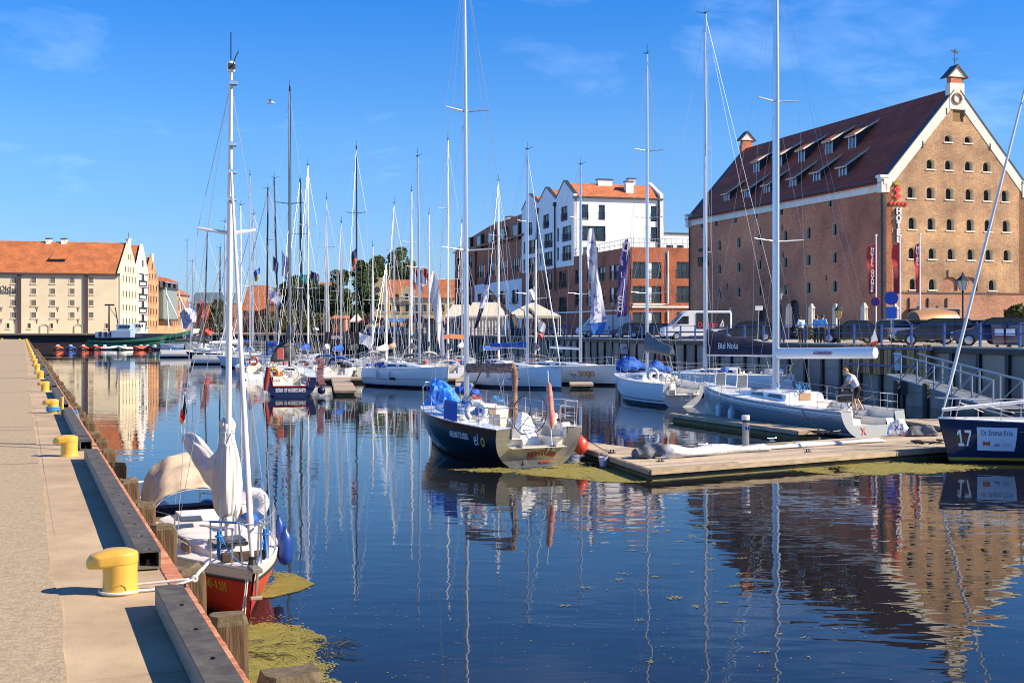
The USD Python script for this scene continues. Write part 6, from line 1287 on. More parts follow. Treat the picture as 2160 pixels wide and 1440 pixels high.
# ================================================================ the near boats
silver = M('brushed_silver_paint', (0.40, 0.385, 0.36), 0.3, 0.75, col2=(0.46, 0.44, 0.41), scale=2, stretch=(1, 1, 8), rvar=0.06)
blackhull = M('black_gelcoat', (0.005, 0.005, 0.008), 0.16, spec=0.12)
elan = sailboat('black racing yacht with silver transom, big wheel and red lettering, moored at the walkway end', xy(1129, 36.0), xy(905, 43.6), 2.95, 1.50, 1.12, hull=blackhull, boot='black', anti='black', tr=0.93, rake_b=0.03, rake_s=-0.28, full=2.7, deck=white_gel, transom_mat=silver,
    mast={'at': 0.60, 'top': 16.4, 'r': 0.085, 'mat': alu, 'sw': 0.95, 'spreaders': [zz(527, 40.2), zz(232, 40.2)], 'lean': 0.1}, boom={'len': 2.3, 'z': zz(779, 40.2), 'ang': -0.28, 'r': 0.05, 'mat': carbon}, cover=None, wheel=0, cabin=(0.40, 0.76, 0.36), lod=0, wires=1.0, clutter=27)
h = elan.h
o, dr, lb = elan.bm; sd = np.cross(dr, (0, 0, 1)); m = MB(); rr = random.Random(3)
m.loft([np.array([o + dr * lb * u + sd * a * 0.10 + np.array([0, 0, b * 0.30 - 0.12 + 0.02 * rr.random()]) for a, b in ((-0.8, 0), (-1, 0.3), (-0.9, 0.7), (-0.4, 1), (0.4, 1), (0.9, 0.7), (1, 0.3), (0.8, 0))]) for u in np.linspace(0, 1.0, 9)])
part('sail_cover', m, M('brown_pattern_cover', (0.12, 0.055, 0.04), 0.75, col2=(0.42, 0.20, 0.13), scale=9, lo=0.45, hi=0.6, stretch=(1, 1, 2)), elan, smooth=50)
m = MB(); helm(m, (h.deck(0.1, 0)[0] - 0.1, -0.12, 1.48), 0.62, (1, 0.12, 0.12), 0.017, 5); part('steering_wheel', m, black_plastic, elan)
x0 = h.deck(0.1, 0)[0]; m = MB(); m.loft([np.array([(x0 + 0.28 + a * s1 - sh, -0.12 + b * s1, z) for a, b in ((-1, -1), (1, -1), (1, 1), (-1, 1))]) for s1, z, sh in ((0.34, 0.58, 0.1), (0.26, 0.95, 0.05), (0.15, 1.35, 0.0), (0.08, 1.52, -0.02))]); part('pedestal', m, white_gel, elan, smooth=30)
for y in (0.75, -0.75):
    m = MB().cbox((x0 + 0.9, y, 0.86), (1.5, 0.34, 0.40), 0, 0.04); part('cockpit_seat', m, cream_gel, elan)
for k, (dx, y) in enumerate(((1.3, 0.9), (1.3, -0.9), (2.3, 0.88), (2.3, -0.88))):
    m = MB().lathe([(0.10, 0), (0.085, 0.05), (0.075, 0.10), (0.095, 0.16), (0.06, 0.19), (0.03, 0.2)], (x0 + dx, y, h.sheer(0.2) + 0.05), 14); part('winch', m, inox, elan, smooth=40)
m = MB()
for y0 in (0.33, 0.50): m.lathe([(0.015, 0), (0.035, 0.03), (0.042, 0.11), (0.02, 0.13)], (h.x(0, 0.5) - 0.05, -y0, 0.44), 8)
part('rudder_cap', m, white_gel, elan)
m = MB(); text_on(m, 'REHTORI', 0.15, (h.x(0, 0.36) - 0.005, -0.16, 0.32), (0, -1, 0), unit((-0.25, 0, 1)), unit((-1, 0, -0.25)), 0.006, True, width=0.92, centre=True, arc=0.42, proud=0.012); part('lettering', m, M('red_gilt_lettering', (0.62, 0.07, 0.02), 0.4), elan)
m = MB(); text_on(m, 'HELSINKI', 0.075, (h.x(0, 0.14) - 0.002, -0.30, 0.10), (0, -1, 0), unit((-0.25, 0, 1)), unit((-1, 0, -0.25)), 0.006, True, width=0.34, centre=True, proud=0.014); part('lettering', m, M('red_gilt_lettering', (0.62, 0.07, 0.02), 0.4), elan)
m = MB().ring((h.x(0, 0.14) - 0.02, 0.36, 0.14), 0.045, 0.018, (0, 1, 0), (0, 0, 1), 14); part('exhaust', m, inox, elan)
m = MB(); on_side(h, m, 'UNELMAT ELOSSA.', 0.36, 0.70, 0.17, 1.40, side=1); part('lettering', m, sg_white, elan)
m = MB(); on_side(h, m, 'el', 0.155, 0.58, 0.34, 0.30, side=1, bold=False); part('lettering', m, sg_white, elan)
m = MB(); on_side(h, m, 'o', 0.105, 0.58, 0.34, 0.26, side=1); part('lettering', m, M('gold_lettering', (0.58, 0.38, 0.05), 0.4), elan)
m = MB()
for dt in (0, 0.018):
    a = [(0.62 + dt - 0.08 * u - 0.05 * u * u, u) for u in np.linspace(0, 1, 8)]
    for (t0_, u0), (t1_, u1) in zip(a[:-1], a[1:]):
        z0, z1 = h.sheer(0.6) * (0.9 - 0.8 * u0), h.sheer(0.6) * (0.9 - 0.8 * u1); m.quad(h.p(t0_, z0, 1, .008), h.p(t0_ + 0.005, z0, 1, .008), h.p(t1_ + 0.005, z1, 1, .008), h.p(t1_, z1, 1, .008))
part('side_stripe', m, stripe['white'], elan)
def side_disc(h, mb, t, z, rt, rz_, side, out=0.008, n=20):
    c = h.p(t, z, side, out); pts = [h.p(t + rt / h.L * math.cos(a), z + rz_ * math.sin(a), side, out) for a in np.linspace(0, 2 * math.pi, n + 1)]
    for a, b in zip(pts[:-1], pts[1:]): mb.add([c, a, b], [[0, 1, 2]])
m = MB(); side_disc(h, m, 0.86, 0.78, 0.62, 0.52, 1); part('bow_disc', m, M('lilac_white_disc', (0.60, 0.60, 0.70), 0.4), elan)
m = MB(); on_side(h, m, 'UA', 0.91, 0.55, 0.42, 0.7, side=1, out=0.014); part('lettering', m, M('violet_lettering', (0.12, 0.06, 0.28), 0.4), elan)
A2 = math.atan2(elan.mat[1, 0], elan.mat[0, 0])
tp_ = thing('sail_bag', 'crumpled blue sail bag lying on the bow of the black racing yacht', 'sail bag', world_of(elan, h.deck(0.88, 0)))
bunch(tp_, 'cloth', [world_of(elan, h.deck(t_, v) + (0, 0, z)) for t_, v, z in ((0.95, 0.3, 0.0), (0.95, -0.3, 0.05), (0.78, 0.7, 0.0), (0.78, -0.3, 0.05), (0.92, 0.1, 0.62), (0.82, 0.5, 0.75), (0.8, 0.0, 0.5), (0.75, 0.4, 0.35))], M('bright_blue_bag', (0.015, 0.16, 0.62), 0.55, col2=(0.03, 0.25, 0.75), scale=4, bump=0.02, bscale=6), 21, size=0.17, sub=3)
tp_ = thing('sail_bag', 'darker blue folded cloth before the mast of the black racing yacht', 'sail bag', world_of(elan, h.deck(0.72, -0.3)))
bunch(tp_, 'cloth', [world_of(elan, h.deck(t_, v) + (0, 0, z)) for t_, v, z in ((0.80, -0.2, 0.3), (0.80, -0.8, 0.2), (0.66, -0.2, 0.35), (0.66, -0.7, 0.2), (0.76, -0.4, 0.62), (0.68, -0.4, 0.55))], cover_blue, 22, size=0.10)
m = MB(); p_ = [h.deck(t_, 0.965) for t_ in (0.30, 0.36, 0.42)]
for a, b in zip(p_[:-1], p_[1:]):
    for z0, z1 in ((0.02, 0.33), (0.33, 0.62)): m.quad(a + (0, 0.03 * math.sin(9 * z0), z0), b + (0, 0.03 * math.sin(9 * z0) + 0.02, z0), b + (0, 0.03 * math.sin(9 * z1), z1), a + (0, 0.03 * math.sin(9 * z1), z1))
tp_ = thing('spray_cloth', 'dark blue weather cloth laced to the guard rail of the black racing yacht', 'cloth', world_of(elan, p_[1])); v, f_ = m.arrays(); w_ = np.array([world_of(elan, q) for q in v]); part('cloth', MB().add(w_, f_), cover_blue, tp_, world=True)
w_ = [world_of(elan, h.deck(t_, v) + (0, 0, z)) for t_, v, z in ((0.31, 0.9, 0.0), (0.29, 0.9, 0.55), (0.24, 0.6, 0.05), (0.27, 0.55, 0.5), (0.25, 0.9, 0.02))]
bunch(tp_, 'cloth_fold', w_, cover_blue, 23, size=0.05)
lifebuoy(world_of(elan, h.deck(0.17, 0.9) + (0, 0, 0.42)), 'pale horseshoe buoy on the port rail of the black racing yacht', M('buoy_grey_white', (0.52, 0.53, 0.58), 0.5), 0.27, (0.1, -1, 0))
# rolled brown sail at the boom end, furled red ensign on its staff
e = world_of(elan, o + dr * lb); m = MB(); rr = random.Random(8)
m.loft([np.array([e + np.array([0.02 * math.sin(5 * u) + r_ * math.cos(a) * (1 + 0.25 * math.sin(5 * a + 6 * u)), r_ * math.sin(a), 0.1 - 1.75 * u]) for a in np.linspace(0, 6.28, 13)[:-1]]) for u, r_ in ((0, 0.04), (0.08, 0.09), (0.25, 0.095), (0.4, 0.07), (0.55, 0.10), (0.75, 0.13), (0.92, 0.14), (1, 0.08))])
single('rolled_sail', 'brown mottled cloth roll hanging from the boom end of the black racing yacht', 'rolled sail', m, M('brown_mottled_cloth', (0.10, 0.05, 0.035), 0.85, col2=(0.30, 0.18, 0.13), scale=7), smooth=40)
b_ = world_of(elan, (h.x(0, 1.0) + 0.05, -0.45, 1.1)); m = MB(); tp = b_ + np.array([-0.10, 0.05, 1.35]); pts = [b_ + (tp - b_) * u for u in (0, 0.15, 0.3, 0.45, 0.7, 0.95, 1.0)]; m.tube(pts, [0.03, 0.10, 0.12, 0.09, 0.10, 0.07, 0.01], 9)
t = thing('ensign_flag', 'furled faded red ensign on its staff at the stern of the black racing yacht', 'flag', b_); part('cloth', m, M('faded_red_ensign', (0.50, 0.14, 0.10), 0.85, col2=(0.62, 0.30, 0.24), scale=8), t, world=True, smooth=40); part('staff', MB().tube([b_ - (0, 0, 0.5), b_ + (tp - b_) * 1.25], 0.014, 6), white_mast, t, world=True)
p_ = world_of(elan, (h.x(0, 0.9) + 0.25, -0.95, 0.62)); t = thing('outboard_motor', 'boxy white outboard motor with dark top on the stern of the black racing yacht', 'outboard motor', p_)
part('cowl', MB().cbox((0, 0, 0.52), (0.30, 0.34, 0.30), A2, 0.06), white_gel, t); part('cowl_top', MB().cbox((0, 0, 0.70), (0.33, 0.36, 0.08), A2, 0.03), black_plastic, t); part('leg', MB().cbox((0, 0, 0.2), (0.14, 0.18, 0.4), A2, 0.03), M('grey_motor_leg', (0.45, 0.45, 0.46), 0.4), t)
t = thing('stern_frame', 'small white tubular frame on the starboard quarter of the black racing yacht', 'frame', world_of(elan, h.deck(0.05, -0.9))); m = MB(); b0, b1, b2, b3 = [world_of(elan, h.deck(t_, v)) for t_, v in ((0.02, -0.95), (0.02, -0.70), (0.10, -0.95), (0.10, -0.70))]
for a, b in ((b0, b1), (b2, b3)): m.tube([a, a + (0.05, 0, 0.75), b + (-0.02, 0, 0.75), b], 0.016, 6)
m.tube([b0 + (0.05, 0, 0.75), b2 + (0.05, 0, 0.75)], 0.016, 6); m.tube([b0 + (0, 0, 0.4), b1 + (0, 0, 0.4)], 0.014, 5); part('tube', m, inox, t, world=True)
for k, (tt2, v) in enumerate(((0.46, 0.3), (0.44, -0.35), (0.5, 0.0))):
    m = MB(); p_ = h.deck(tt2, v) + (0, 0, 0.42)
    for j in range(5): m.ring(p_ + (0.05 * (j % 3) - 0.05, 0.05 * (j % 2), 0.02 * j), 0.15, 0.014, (1, 0, 0.1 * j), (0, 1, 0.2), 12, 5)
    part('coiled_rope', m, (rope_white, br_, M('red_fleck_rope', (0.42, 0.12, 0.10), 0.8))[k], elan)
t = world_of(elan, h.p(0.02, 0.55, -1, 0.2)); m = MB().lathe([(0.05, 0), (0.2, 0.12), (0.24, 0.28), (0.2, 0.44), (0.06, 0.56)], t - (0, 0, 0.28), 14); single('ball_fender', 'orange-red ball fender between the black racing yacht and the jetty', 'fender', m, M('red_fender', (0.60, 0.06, 0.025), 0.4), smooth=60)
# ---------------------------------------------------------------- grey yacht with the person aboard
greyhull = M('metallic_grey_paint', (0.20, 0.225, 0.25), 0.22, 0.35, coat=0.3)
grey = sailboat('long metallic grey yacht with white deck and thick white boom', xy(1852, 45.6), xy(1484, 55.9), 3.35, 1.56, 0.95, hull=greyhull, boot='white', anti='grey', tr=0.90, rake_b=0.015, rake_s=0.28, side_stripe=('white', 0.80, 0.815), transom_mat=M('pale_grey_transom', (0.24, 0.265, 0.28), 0.65), full=2.6,
    mast={'at': 0.535, 'top': 19.5, 'r': 0.13, 'mat': alu, 'sw': 1.25, 'spreaders': [zz(509, 51), zz(214, 51)], 'lean': 0.0}, boom={'len': 5.0, 'z': zz(745, 51), 'ang': -0.16, 'r': 0.17, 'mat': white_mast, 'rise': 0.02}, cover=None, wheel=1, cabin=(0.37, 0.70, 0.40), lod=0, wires=1.0, clutter=0, sheer_stripe='white')
h = grey.h; o, dr, lb = grey.bm; sd = np.cross(dr, UP)
m = MB(); text_on(m, 'AZAMARINA', 0.14, o + dr * 2.1 - (0, 0, 0.05) + (0, 0.19, 0), unit((-math.cos(-0.16), math.sin(-0.16), 0)), UP, (0, 1, 0), 0.004, True, width=0.95); part('lettering', m, M('purple_lettering', (0.16, 0.015, 0.10), 0.4), grey)
m = MB()
for k in range(2):
    q_ = [h.p(t_, z, 1, 0.008) for t_, z in ((0.93, 0.62), (0.99, 0.62), (0.99, 1.36), (0.93, 1.32))]
m.quad(*q_); part('bow_panel', m, M('pale_poster', (0.55, 0.58, 0.62), 0.5, col2=(0.30, 0.33, 0.40), scale=5, lo=0.5, hi=0.62), grey)
m = MB()
for k in range(3):
    a = [(0.99 - 0.2 * u, 0.5 - 0.10 * k - 0.38 * u) for u in np.linspace(0, 1, 6)]
    for (ta, za), (tb, zb_) in zip(a[:-1], a[1:]): m.quad(h.p(ta, za, 1, .008), h.p(tb, zb_, 1, .008), h.p(tb, zb_ + 0.04, 1, .008), h.p(ta, za + 0.04, 1, .008))
part('bow_stripe', m, stripe['white'], grey)
for t_, lab in ((0.70, 'pale blue-grey fender nearer the bow of the long grey yacht'), (0.60, 'pale blue-grey fender second from the bow of the long grey yacht')): fender(world_of(grey, h.p(t_, h.sheer(t_), 1, 0.14)), lab, M('fender_pale_blue', (0.45, 0.52, 0.58), 0.4), 0.15, 0.62, 1.05)
for k, t_ in enumerate((0.86, 0.78)):
    m = MB(); p_ = h.deck(t_, 0.25 - 0.5 * k); fr = [p_ + (0, -0.28, 0), p_ + (-0.05, -0.26, 0.55), p_ + (-0.05, 0.26, 0.55), p_ + (0, 0.28, 0)]; m.tube(fr, 0.025, 6); part('hatch_frame', m, white_gel, grey)
    m = MB(); m.quad(fr[0], fr[3], fr[2], fr[1]); part('hatch_pane', m, M('grey_hatch_pane', (0.10, 0.12, 0.14), 0.1), grey)
m = MB(); p_ = h.deck(0.37, 0.1); [m.ring(p_ + (0.05 * (j % 3), 0.06 * j - 0.2, 0.45 + 0.05 * (j % 2)), 0.17, 0.016, (1, 0, 0.2 * j - 0.4), (0, 0.2 * j - 0.5, 1), 12, 5) for j in range(7)]; part('coiled_rope', m, br_, grey)
m = MB(); p_ = h.deck(0.5, 0.12); m.lathe([(0.1, 0), (0.08, 0.08), (0.09, 0.16), (0.05, 0.18)], p_ + (0, 0, 0.38), 12); part('winch', m, inox, grey)
x0 = h.deck(0.08, 0)[0]
for y in (0.98, -0.98): part('cockpit_seat', MB().cbox((x0 + 1.6, y, 0.72), (2.2, 0.42, 0.34), 0, 0.04), cream_gel, grey)
m = MB(); helm(m, (x0 + 0.5, -0.55, 1.25), 0.66, (1, 0.0, 0.1), 0.018, 5); part('steering_wheel', m, black_plastic, grey)
m = MB(); text_on(m, 'X', 0.26, (h.x(0, 0.12) - 0.01, 0.75, 0.12), (0, -1, 0), unit((0.295, 0, 1)), unit((-1, 0, 0.295)), 0.006, True, proud=0.01); part('lettering', m, red_sign, grey)
p_ = world_of(grey, (h.x(0, 0.4) - 0.5, -0.15, 0.5))
# red white pennant on the backstay
t = thing('pennant', 'small white and red pennant on the backstay of the grey yacht', 'flag', at(1842, 712, 45)); m = MB(); m.add([at(1845, 693, 45), at(1852, 718, 45), at(1836, 722, 45)], [[0, 1, 2]]); part('cloth', m, stripe['white'], t, world=True); m = MB(); m.add([at(1852, 718, 45), at(1850, 726, 45), at(1832, 727, 45), at(1836, 722, 45)], [[0, 1, 2], [0, 2, 3]]); part('hem', m, red_sign, t, world=True)
# ---------------------------------------------------------------- navy yacht number 17
dr17 = sailboat('dark navy yacht with white number 17, pale name panel and gold waterline', (24.2, 38.2), (12.80, 37.0), 3.4, 1.32, 1.15, hull=navy, boot='gold', anti='black', tr=0.8, rake_b=0.03, full=2.3, mast={'at': 0.58, 'top': 19.5, 'r': 0.11, 'sw': 1.2, 'spreaders': [7.5, 12.5], 'mat': alu}, boom={'len': 4}, cover=(cover_navy, 0.6), genoa=(M('pale_furled_sail', (0.60, 0.60, 0.60), 0.6), 0.055), wheel=1, lod=0, cabin=(0.3, 0.66, 0.36))
h = dr17.h; m = MB()
on_side(h, m, '17', 0.968, 0.52, 0.46, 0.42, side=1, out=0.010); part('lettering', m, sg_white, dr17)
def side_quad(h, mb, ta, tb, za, zb_, side, out, n=6):
    for k in range(n):
        a, b = ta + (tb - ta) * k / n, ta + (tb - ta) * (k + 1) / n
        for j in range(4): z0, z1 = za + (zb_ - za) * j / 4, za + (zb_ - za) * (j + 1) / 4; mb.quad(h.p(a, z0, side, out), h.p(b, z0, side, out), h.p(b, z1, side, out), h.p(a, z1, side, out))
m = MB(); side_quad(h, m, 0.918, 0.826, 0.38, 1.09, 1, 0.012); pnl = part('name_panel', m, M('pale_blue_panel', (0.50, 0.58, 0.68), 0.4), dr17)
m = MB(); on_side(h, m, 'Dr Irena Eris', 0.909, 0.85, 0.155, 0.84, side=1, bold=False, out=0.017); part('lettering', m, M('teal_lettering', (0.02, 0.07, 0.12), 0.4), dr17)
m = MB(); on_side(h, m, '\u2655W\u2655', 0.905, 0.56, 0.09, 0.2, side=1, out=0.017); side_quad(h, m, 0.905, 0.888, 0.55, 0.63, 1, 0.018, 3); part('emblem', m, M('red_gold_emblem', (0.42, 0.08, 0.02), 0.5), dr17)
m = MB()
for k in range(2): m.add([h.p(a, b, 1, 0.018) for a, b in ((0.879 - 0.007 * k, 0.52), (0.870 - 0.007 * k, 0.64), (0.873 - 0.007 * k, 0.52))], [[0, 1, 2]])
part('sail_mark', m, M('violet_lettering', (0.12, 0.06, 0.28), 0.4), dr17)
m = MB()
for k in range(3): side_quad(h, m, 0.858, 0.838, 0.535 + 0.035 * k, 0.548 + 0.035 * k, 1, 0.018, 2)
part('small_print', m, M('grey_print', (0.25, 0.28, 0.33), 0.5), dr17)
m = MB(); side_quad(h, m, 0.82, 0.2, 0.955, 0.972, 1, 0.008, 14); part('cove_line', m, stripe['gold'], dr17)
a, b = h.deck(0.99, 0.1) + (0, 0, 0.15), h.deck(0.6, 0.5) + (0, 0, 0.75); part('spinnaker_pole', MB().tube([a, (a + b) / 2 + (0, 0, 0.02), b], 0.055, 8), white_mast, dr17, smooth=50)
for a, b in (((0.95, 0.8), (0.86, -0.5)), ((0.9, 0.85), (0.8, 0.2)), ((0.93, -0.8), (0.83, 0.9))): part('deck_line', MB().tube([h.deck(*a) + (0, 0, 0.45), h.deck(*b) + (0, 0, 0.12)], 0.012, 5), rope_white, dr17)
# ---------------------------------------------------------------- the red boat under the quay
redhull = M('red_gelcoat', (0.62, 0.045, 0.02), 0.3, col2=(0.54, 0.038, 0.018), scale=2, coat=0.2)
# the red hull beside the quay: bow to the camera
rs, rb = np.array((-6.22, 22.7)), np.array((-3.42, 16.35))
red = sailboat('small red sailing boat with white deck moored bow towards us at the quay piles', rs, rb, 2.15, 0.80, 0.66, hull=redhull, boot='red', anti='red', tr=0.72, rake_b=0.05, rake_s=0.1, full=2.0, notch=False, zk=-0.25,
    mast={'at': 0.735, 'top': zz(152, 18.2), 'r': 0.046, 'mat': M('ivory_spar', (0.64, 0.60, 0.54), 0.35), 'sw': 0.42, 'spreaders': [5.4], 'lean': 0.05, 'fore': 0.82, 'rake': 0.0}, boom=None, wheel=0, cabin=(0.33, 0.84, 0.26), lod=0, genoa=(M('rolled_jib_cloth', (0.68, 0.60, 0.54), 0.7, col2=(0.58, 0.50, 0.45), scale=6), 0.046), wires=0.75, deck=M('worn_white_deck', (0.74, 0.70, 0.66), 0.45, col2=(0.64, 0.60, 0.57), scale=3))
h = red.h; RA = math.atan2((rb - rs)[1], (rb - rs)[0])
part('topside_band', h.band(0.80, 1.0, 0.006, 2, rel=True), M('cream_topside', (0.66, 0.58, 0.50), 0.4), red, smooth=35)
for s_ in (1, -1): part('rubbing_strake', MB().tube([h.p(t_, h.sheer(t_) * 0.80, s_, 0.012) for t_ in np.linspace(0, 0.995, 20)], 0.022, 6), black_plastic, red)
m = MB(); on_side(h, m, 'MD-A 100', 0.845, 0.42, 0.12, 0.50, side=-1, out=0.012); part('lettering', m, M('gold_lettering', (0.58, 0.38, 0.05), 0.4), red)
m = MB(); m.cbox((h.deck(0.70, 0)[0], -0.56, h.sheer(0.7) + 0.1), (0.42, 0.05, 0.11), 0.12, 0.02); part('window', m, M('brown_oval_window', (0.16, 0.09, 0.05), 0.5), red)
for t_, v, a in ((0.60, 0.35, 0.1), (0.52, -0.35, -0.1), (0.78, 0.0, 0.0)):
    p_ = h.deck(t_, v * 0.8); m = MB().cbox(p_ + (0, 0, 0.30 if t_ < 0.7 else 0.185), (0.40, 0.34, 0.035), a, 0.01); part('hatch', m, M('dark_mesh_hatch', (0.05, 0.055, 0.07), 0.4), red)
m = MB().cbox(h.deck(0.90, 0) + (-0.02, 0, 0.03), (0.10, 0.62, 0.13), 0, 0.02); part('vent_slot', m, M('dark_brown_slot', (0.05, 0.025, 0.015), 0.6), red)
# bundled mainsail on mast and boom
mp_, xm = red.mp, red.xm; g = mp_(1.48) - (0.08, 0, 0); endw = at(388, 928, 20.6); iv = np.linalg.inv(red.mat); e = iv[:3, :3] @ endw + iv[:3, 3]
part('boom', MB().tube([g, e + (0, 0, -0.05)], 0.04, 8), alu, red)
rg = []; rr = random.Random(12); d_ = unit(np.array([*(e - g)[:2], 0])); sd = np.array([-d_[1], d_[0], 0])
for u in np.linspace(0, 1, 26):
    p_ = g + (e - g) * u; tp_z = np.interp(u, [0, 0.12, 0.3, 0.5, 0.75, 0.92, 1], [1.0, 0.62, 0.36, 0.36, 0.33, 0.20, 0.06]); bt = -0.07; w_ = np.interp(u, [0, 0.2, 0.6, 1], [0.16, 0.15, 0.13, 0.04])
    A_s = np.linspace(-math.pi / 2, 1.5 * math.pi, 45)[:-1]
    rg.append(np.array([p_ + sd * w_ * math.cos(a) * (1 + 0.13 * math.sin(6 * a + 4 * u) + 0.10 * math.sin(13 * a - 9 * u)) + np.array([0, 0, bt + (tp_z - bt) * (0.5 + 0.5 * math.sin(a) * (1 + 0.06 * math.sin(9 * a + 11 * u))) + 0.015 * math.sin(23 * u + 3 * a)]) for a in A_s]))
part('mainsail', MB().loft(rg), sail_cloth, red, smooth=60)
rg = []
for z, r_ in ((1.28, 0.13), (1.34, 0.16), (1.5, 0.185), (1.75, 0.19), (2.0, 0.175), (2.2, 0.14), (2.38, 0.10), (2.5, 0.085), (2.62, 0.11), (2.68, 0.07)):
    rg.append(np.array([mp_(z) + (-0.05 + r_ * math.cos(a) * (1 + 0.10 * math.sin(4 * a + 1.5 * z) + 0.09 * math.sin(11 * a + 2.2 * z) + 0.05 * math.sin(17 * a - 3 * z)), r_ * math.sin(a) * (1 + 0.10 * math.sin(4 * a + 1.5 * z) + 0.09 * math.sin(11 * a + 2.2 * z)), 0.03 * math.sin(3 * a) - 0.05 * (z < 1.3) * math.sin(5 * a)) for a in np.linspace(0, 6.283, 61)[:-1]]))
part('mainsail_bundle', MB().loft(rg), sail_cloth, red, smooth=60)
m = MB()
for z, r_ in ((2.52, 0.095), (2.49, 0.098)): m.ring(mp_(z) - (0.05, 0, 0), r_, 0.012, (1, 0, 0), (0, 1, 0), 16, 5)
m.tube([mp_(2.5) + (0.05, -0.05, 0), mp_(2.35) + (0.10, -0.07, 0), mp_(2.28) + (0.1, -0.03, 0)], 0.009, 5); m.tube([mp_(2.5) + (0.05, 0.02, 0), mp_(2.38) + (0.12, 0.03, 0), mp_(2.30) + (0.13, 0.05, 0)], 0.009, 5)
part('sail_tie', m, rope_white, red)
for y in (-0.11, 0.10): part('mast_step_bar', MB().tube([mp_(1.5) + (0.04, y, 0), np.array([xm + 0.06, y, red.zb])], 0.02, 6), alu, red)
part('mast_winch', MB().cbox(mp_(1.22) + (0.09, 0, 0), (0.07, 0.09, 0.11), 0, 0.015), white_gel, red)
m = MB().lathe([(0.055, 0), (0.062, 0.02), (0.062, 0.13), (0.045, 0.15)], mp_(red.ztop) - (0, 0, 0.03), 12); part('masthead_lamp', m, white_gel, red, smooth=40)
for z in (red.ztop - 0.2, 6.7, 6.3, 5.9): m = MB().cbox(mp_(z) + (0.05, 0.02, 0), (0.09, 0.13, 0.07), 0, 0.01); part('mast_fitting', m, inox, red)
# sprayhood
m = MB(); rg = []; hw = 0.76
for u in np.linspace(0, 1, 25):
    zt = 0.68 + 0.46 * u ** 0.75; x = h.deck(0.30, 0)[0] + 0.35 - 1.25 * u
    rg.append(np.array([(x + 0.10 * math.sin(a) - 0.04 * (math.sin(9 * a) if u > 0.6 else 0), hw * (1 + 0.03 * math.sin(7 * u + 5 * a)) * math.cos(a) * (1 if abs(math.cos(a)) < 0.9 else 0.98), 0.66 + (zt + 0.04 - 0.07 * math.sin(2 * math.pi * u) ** 2 * (0.6 + 0.4 * math.sin(5 * a)) + 0.010 * math.sin(14 * a + 5 * u)) * abs(math.sin(a)) ** 0.55) for a in np.linspace(0.0, math.pi, 41)]))
part('sprayhood', m.loft(rg, cap=False, closed=False), M('tan_canvas', (0.46, 0.345, 0.235), 0.85, col2=(0.54, 0.42, 0.30), scale=3, bump=0.012, bscale=7), red, smooth=60)
m = MB()
for u in (0.05, 0.5, 0.95):
    x = h.deck(0.30, 0)[0] + 0.35 - 1.25 * u; zt = 0.68 + 0.46 * u ** 0.75; m.tube([(x + 0.10 * math.sin(a), (hw - 0.03) * math.cos(a), 0.63 + zt * abs(math.sin(a)) ** 0.55) for a in np.linspace(0.0, math.pi, 15)], 0.012, 5)
part('hood_frame', m, inox, red)
m = MB().cbox(h.deck(0.2, 0) + (0, 0, 0.12), (0.5, 1.1, 0.25), 0.1, 0.06); part('kit_bag', m, cover_navy, red)
for k, (t_, v) in enumerate(((0.12, 0.5), (0.1, -0.4), (0.4, 0.75))): m = MB().sphere(h.deck(t_, v) + (0, 0, 0.15), 0.17, 1, (1.3, 1, 0.8)); part('kit_bag', m, (fender_blue, cover_white, cover_blue)[k], red, smooth=60)
# bow gear
bw = np.array([h.x(1, h.sheer(1)), 0, h.sheer(1)])
m = MB(); m.cbox(bw + (0.05, 0, 0.03), (0.34, 0.14, 0.06), 0, 0.01); part('bow_roller', m, M('grey_bow_fitting', (0.22, 0.20, 0.17), 0.5, 0.3), red)
m = MB(); m.tube([bw + (0.20, 0, 0.02), bw + (0.16, 0.0, -0.18), bw + (0.10, 0, -0.36)], [0.022, 0.02, 0.018], 6); m.cbox(bw + (0.12, 0, -0.34), (0.05, 0.16, 0.05), 0, 0.01); part('anchor', m, M('galvanised_anchor', (0.40, 0.33, 0.24), 0.5, 0.5), red)
m = MB().lathe([(0.05, 0), (0.06, 0.02), (0.045, 0.09), (0.06, 0.13)], bw + (-0.12, 0.0, 0.04), 10); part('furling_drum', m, black_plastic, red)
for s_ in (1, -1):
    a, b = h.deck(0.93, 0.85 * s_), h.deck(0.82, 0.93 * s_); part('pulpit_post', MB().tube([a, a + (0, 0, 0.5), b + (0, 0, 0.5)], 0.014, 6), inox, red)
blue_l = M('blue_line', (0.012, 0.13, 0.42), 0.7, col2=(0.025, 0.22, 0.55), scale=25)
for s_, t_ in ((-1, 0.885), (1, 0.90)):
    p_ = h.deck(t_, 0.9 * s_); t = thing('rope_hank', 'blue rope hank hung on the quay-side bow rail of the red boat' if s_ < 0 else 'blue rope hank hung on the water-side bow rail of the red boat', 'rope', world_of(red, p_ + (0, 0, 0.05)), RA); m = MB()
    for j in range(7): y = 0.012 * (j - 3); m.tube([(y, 0.02 * (j % 3), 0.40), (y - 0.03, 0.03 * (j % 2), 0.2), (y - 0.02, 0.01, 0.0), (y + 0.03, 0.02, 0.02), (y + 0.02, 0.01, 0.22), (y, 0.0, 0.40)], 0.010, 5)
    m.ring((0, 0.01, 0.33), 0.05, 0.012, (1, 0, 0), (0, 1, 0), 10, 5); part('hank', m, blue_l, t)
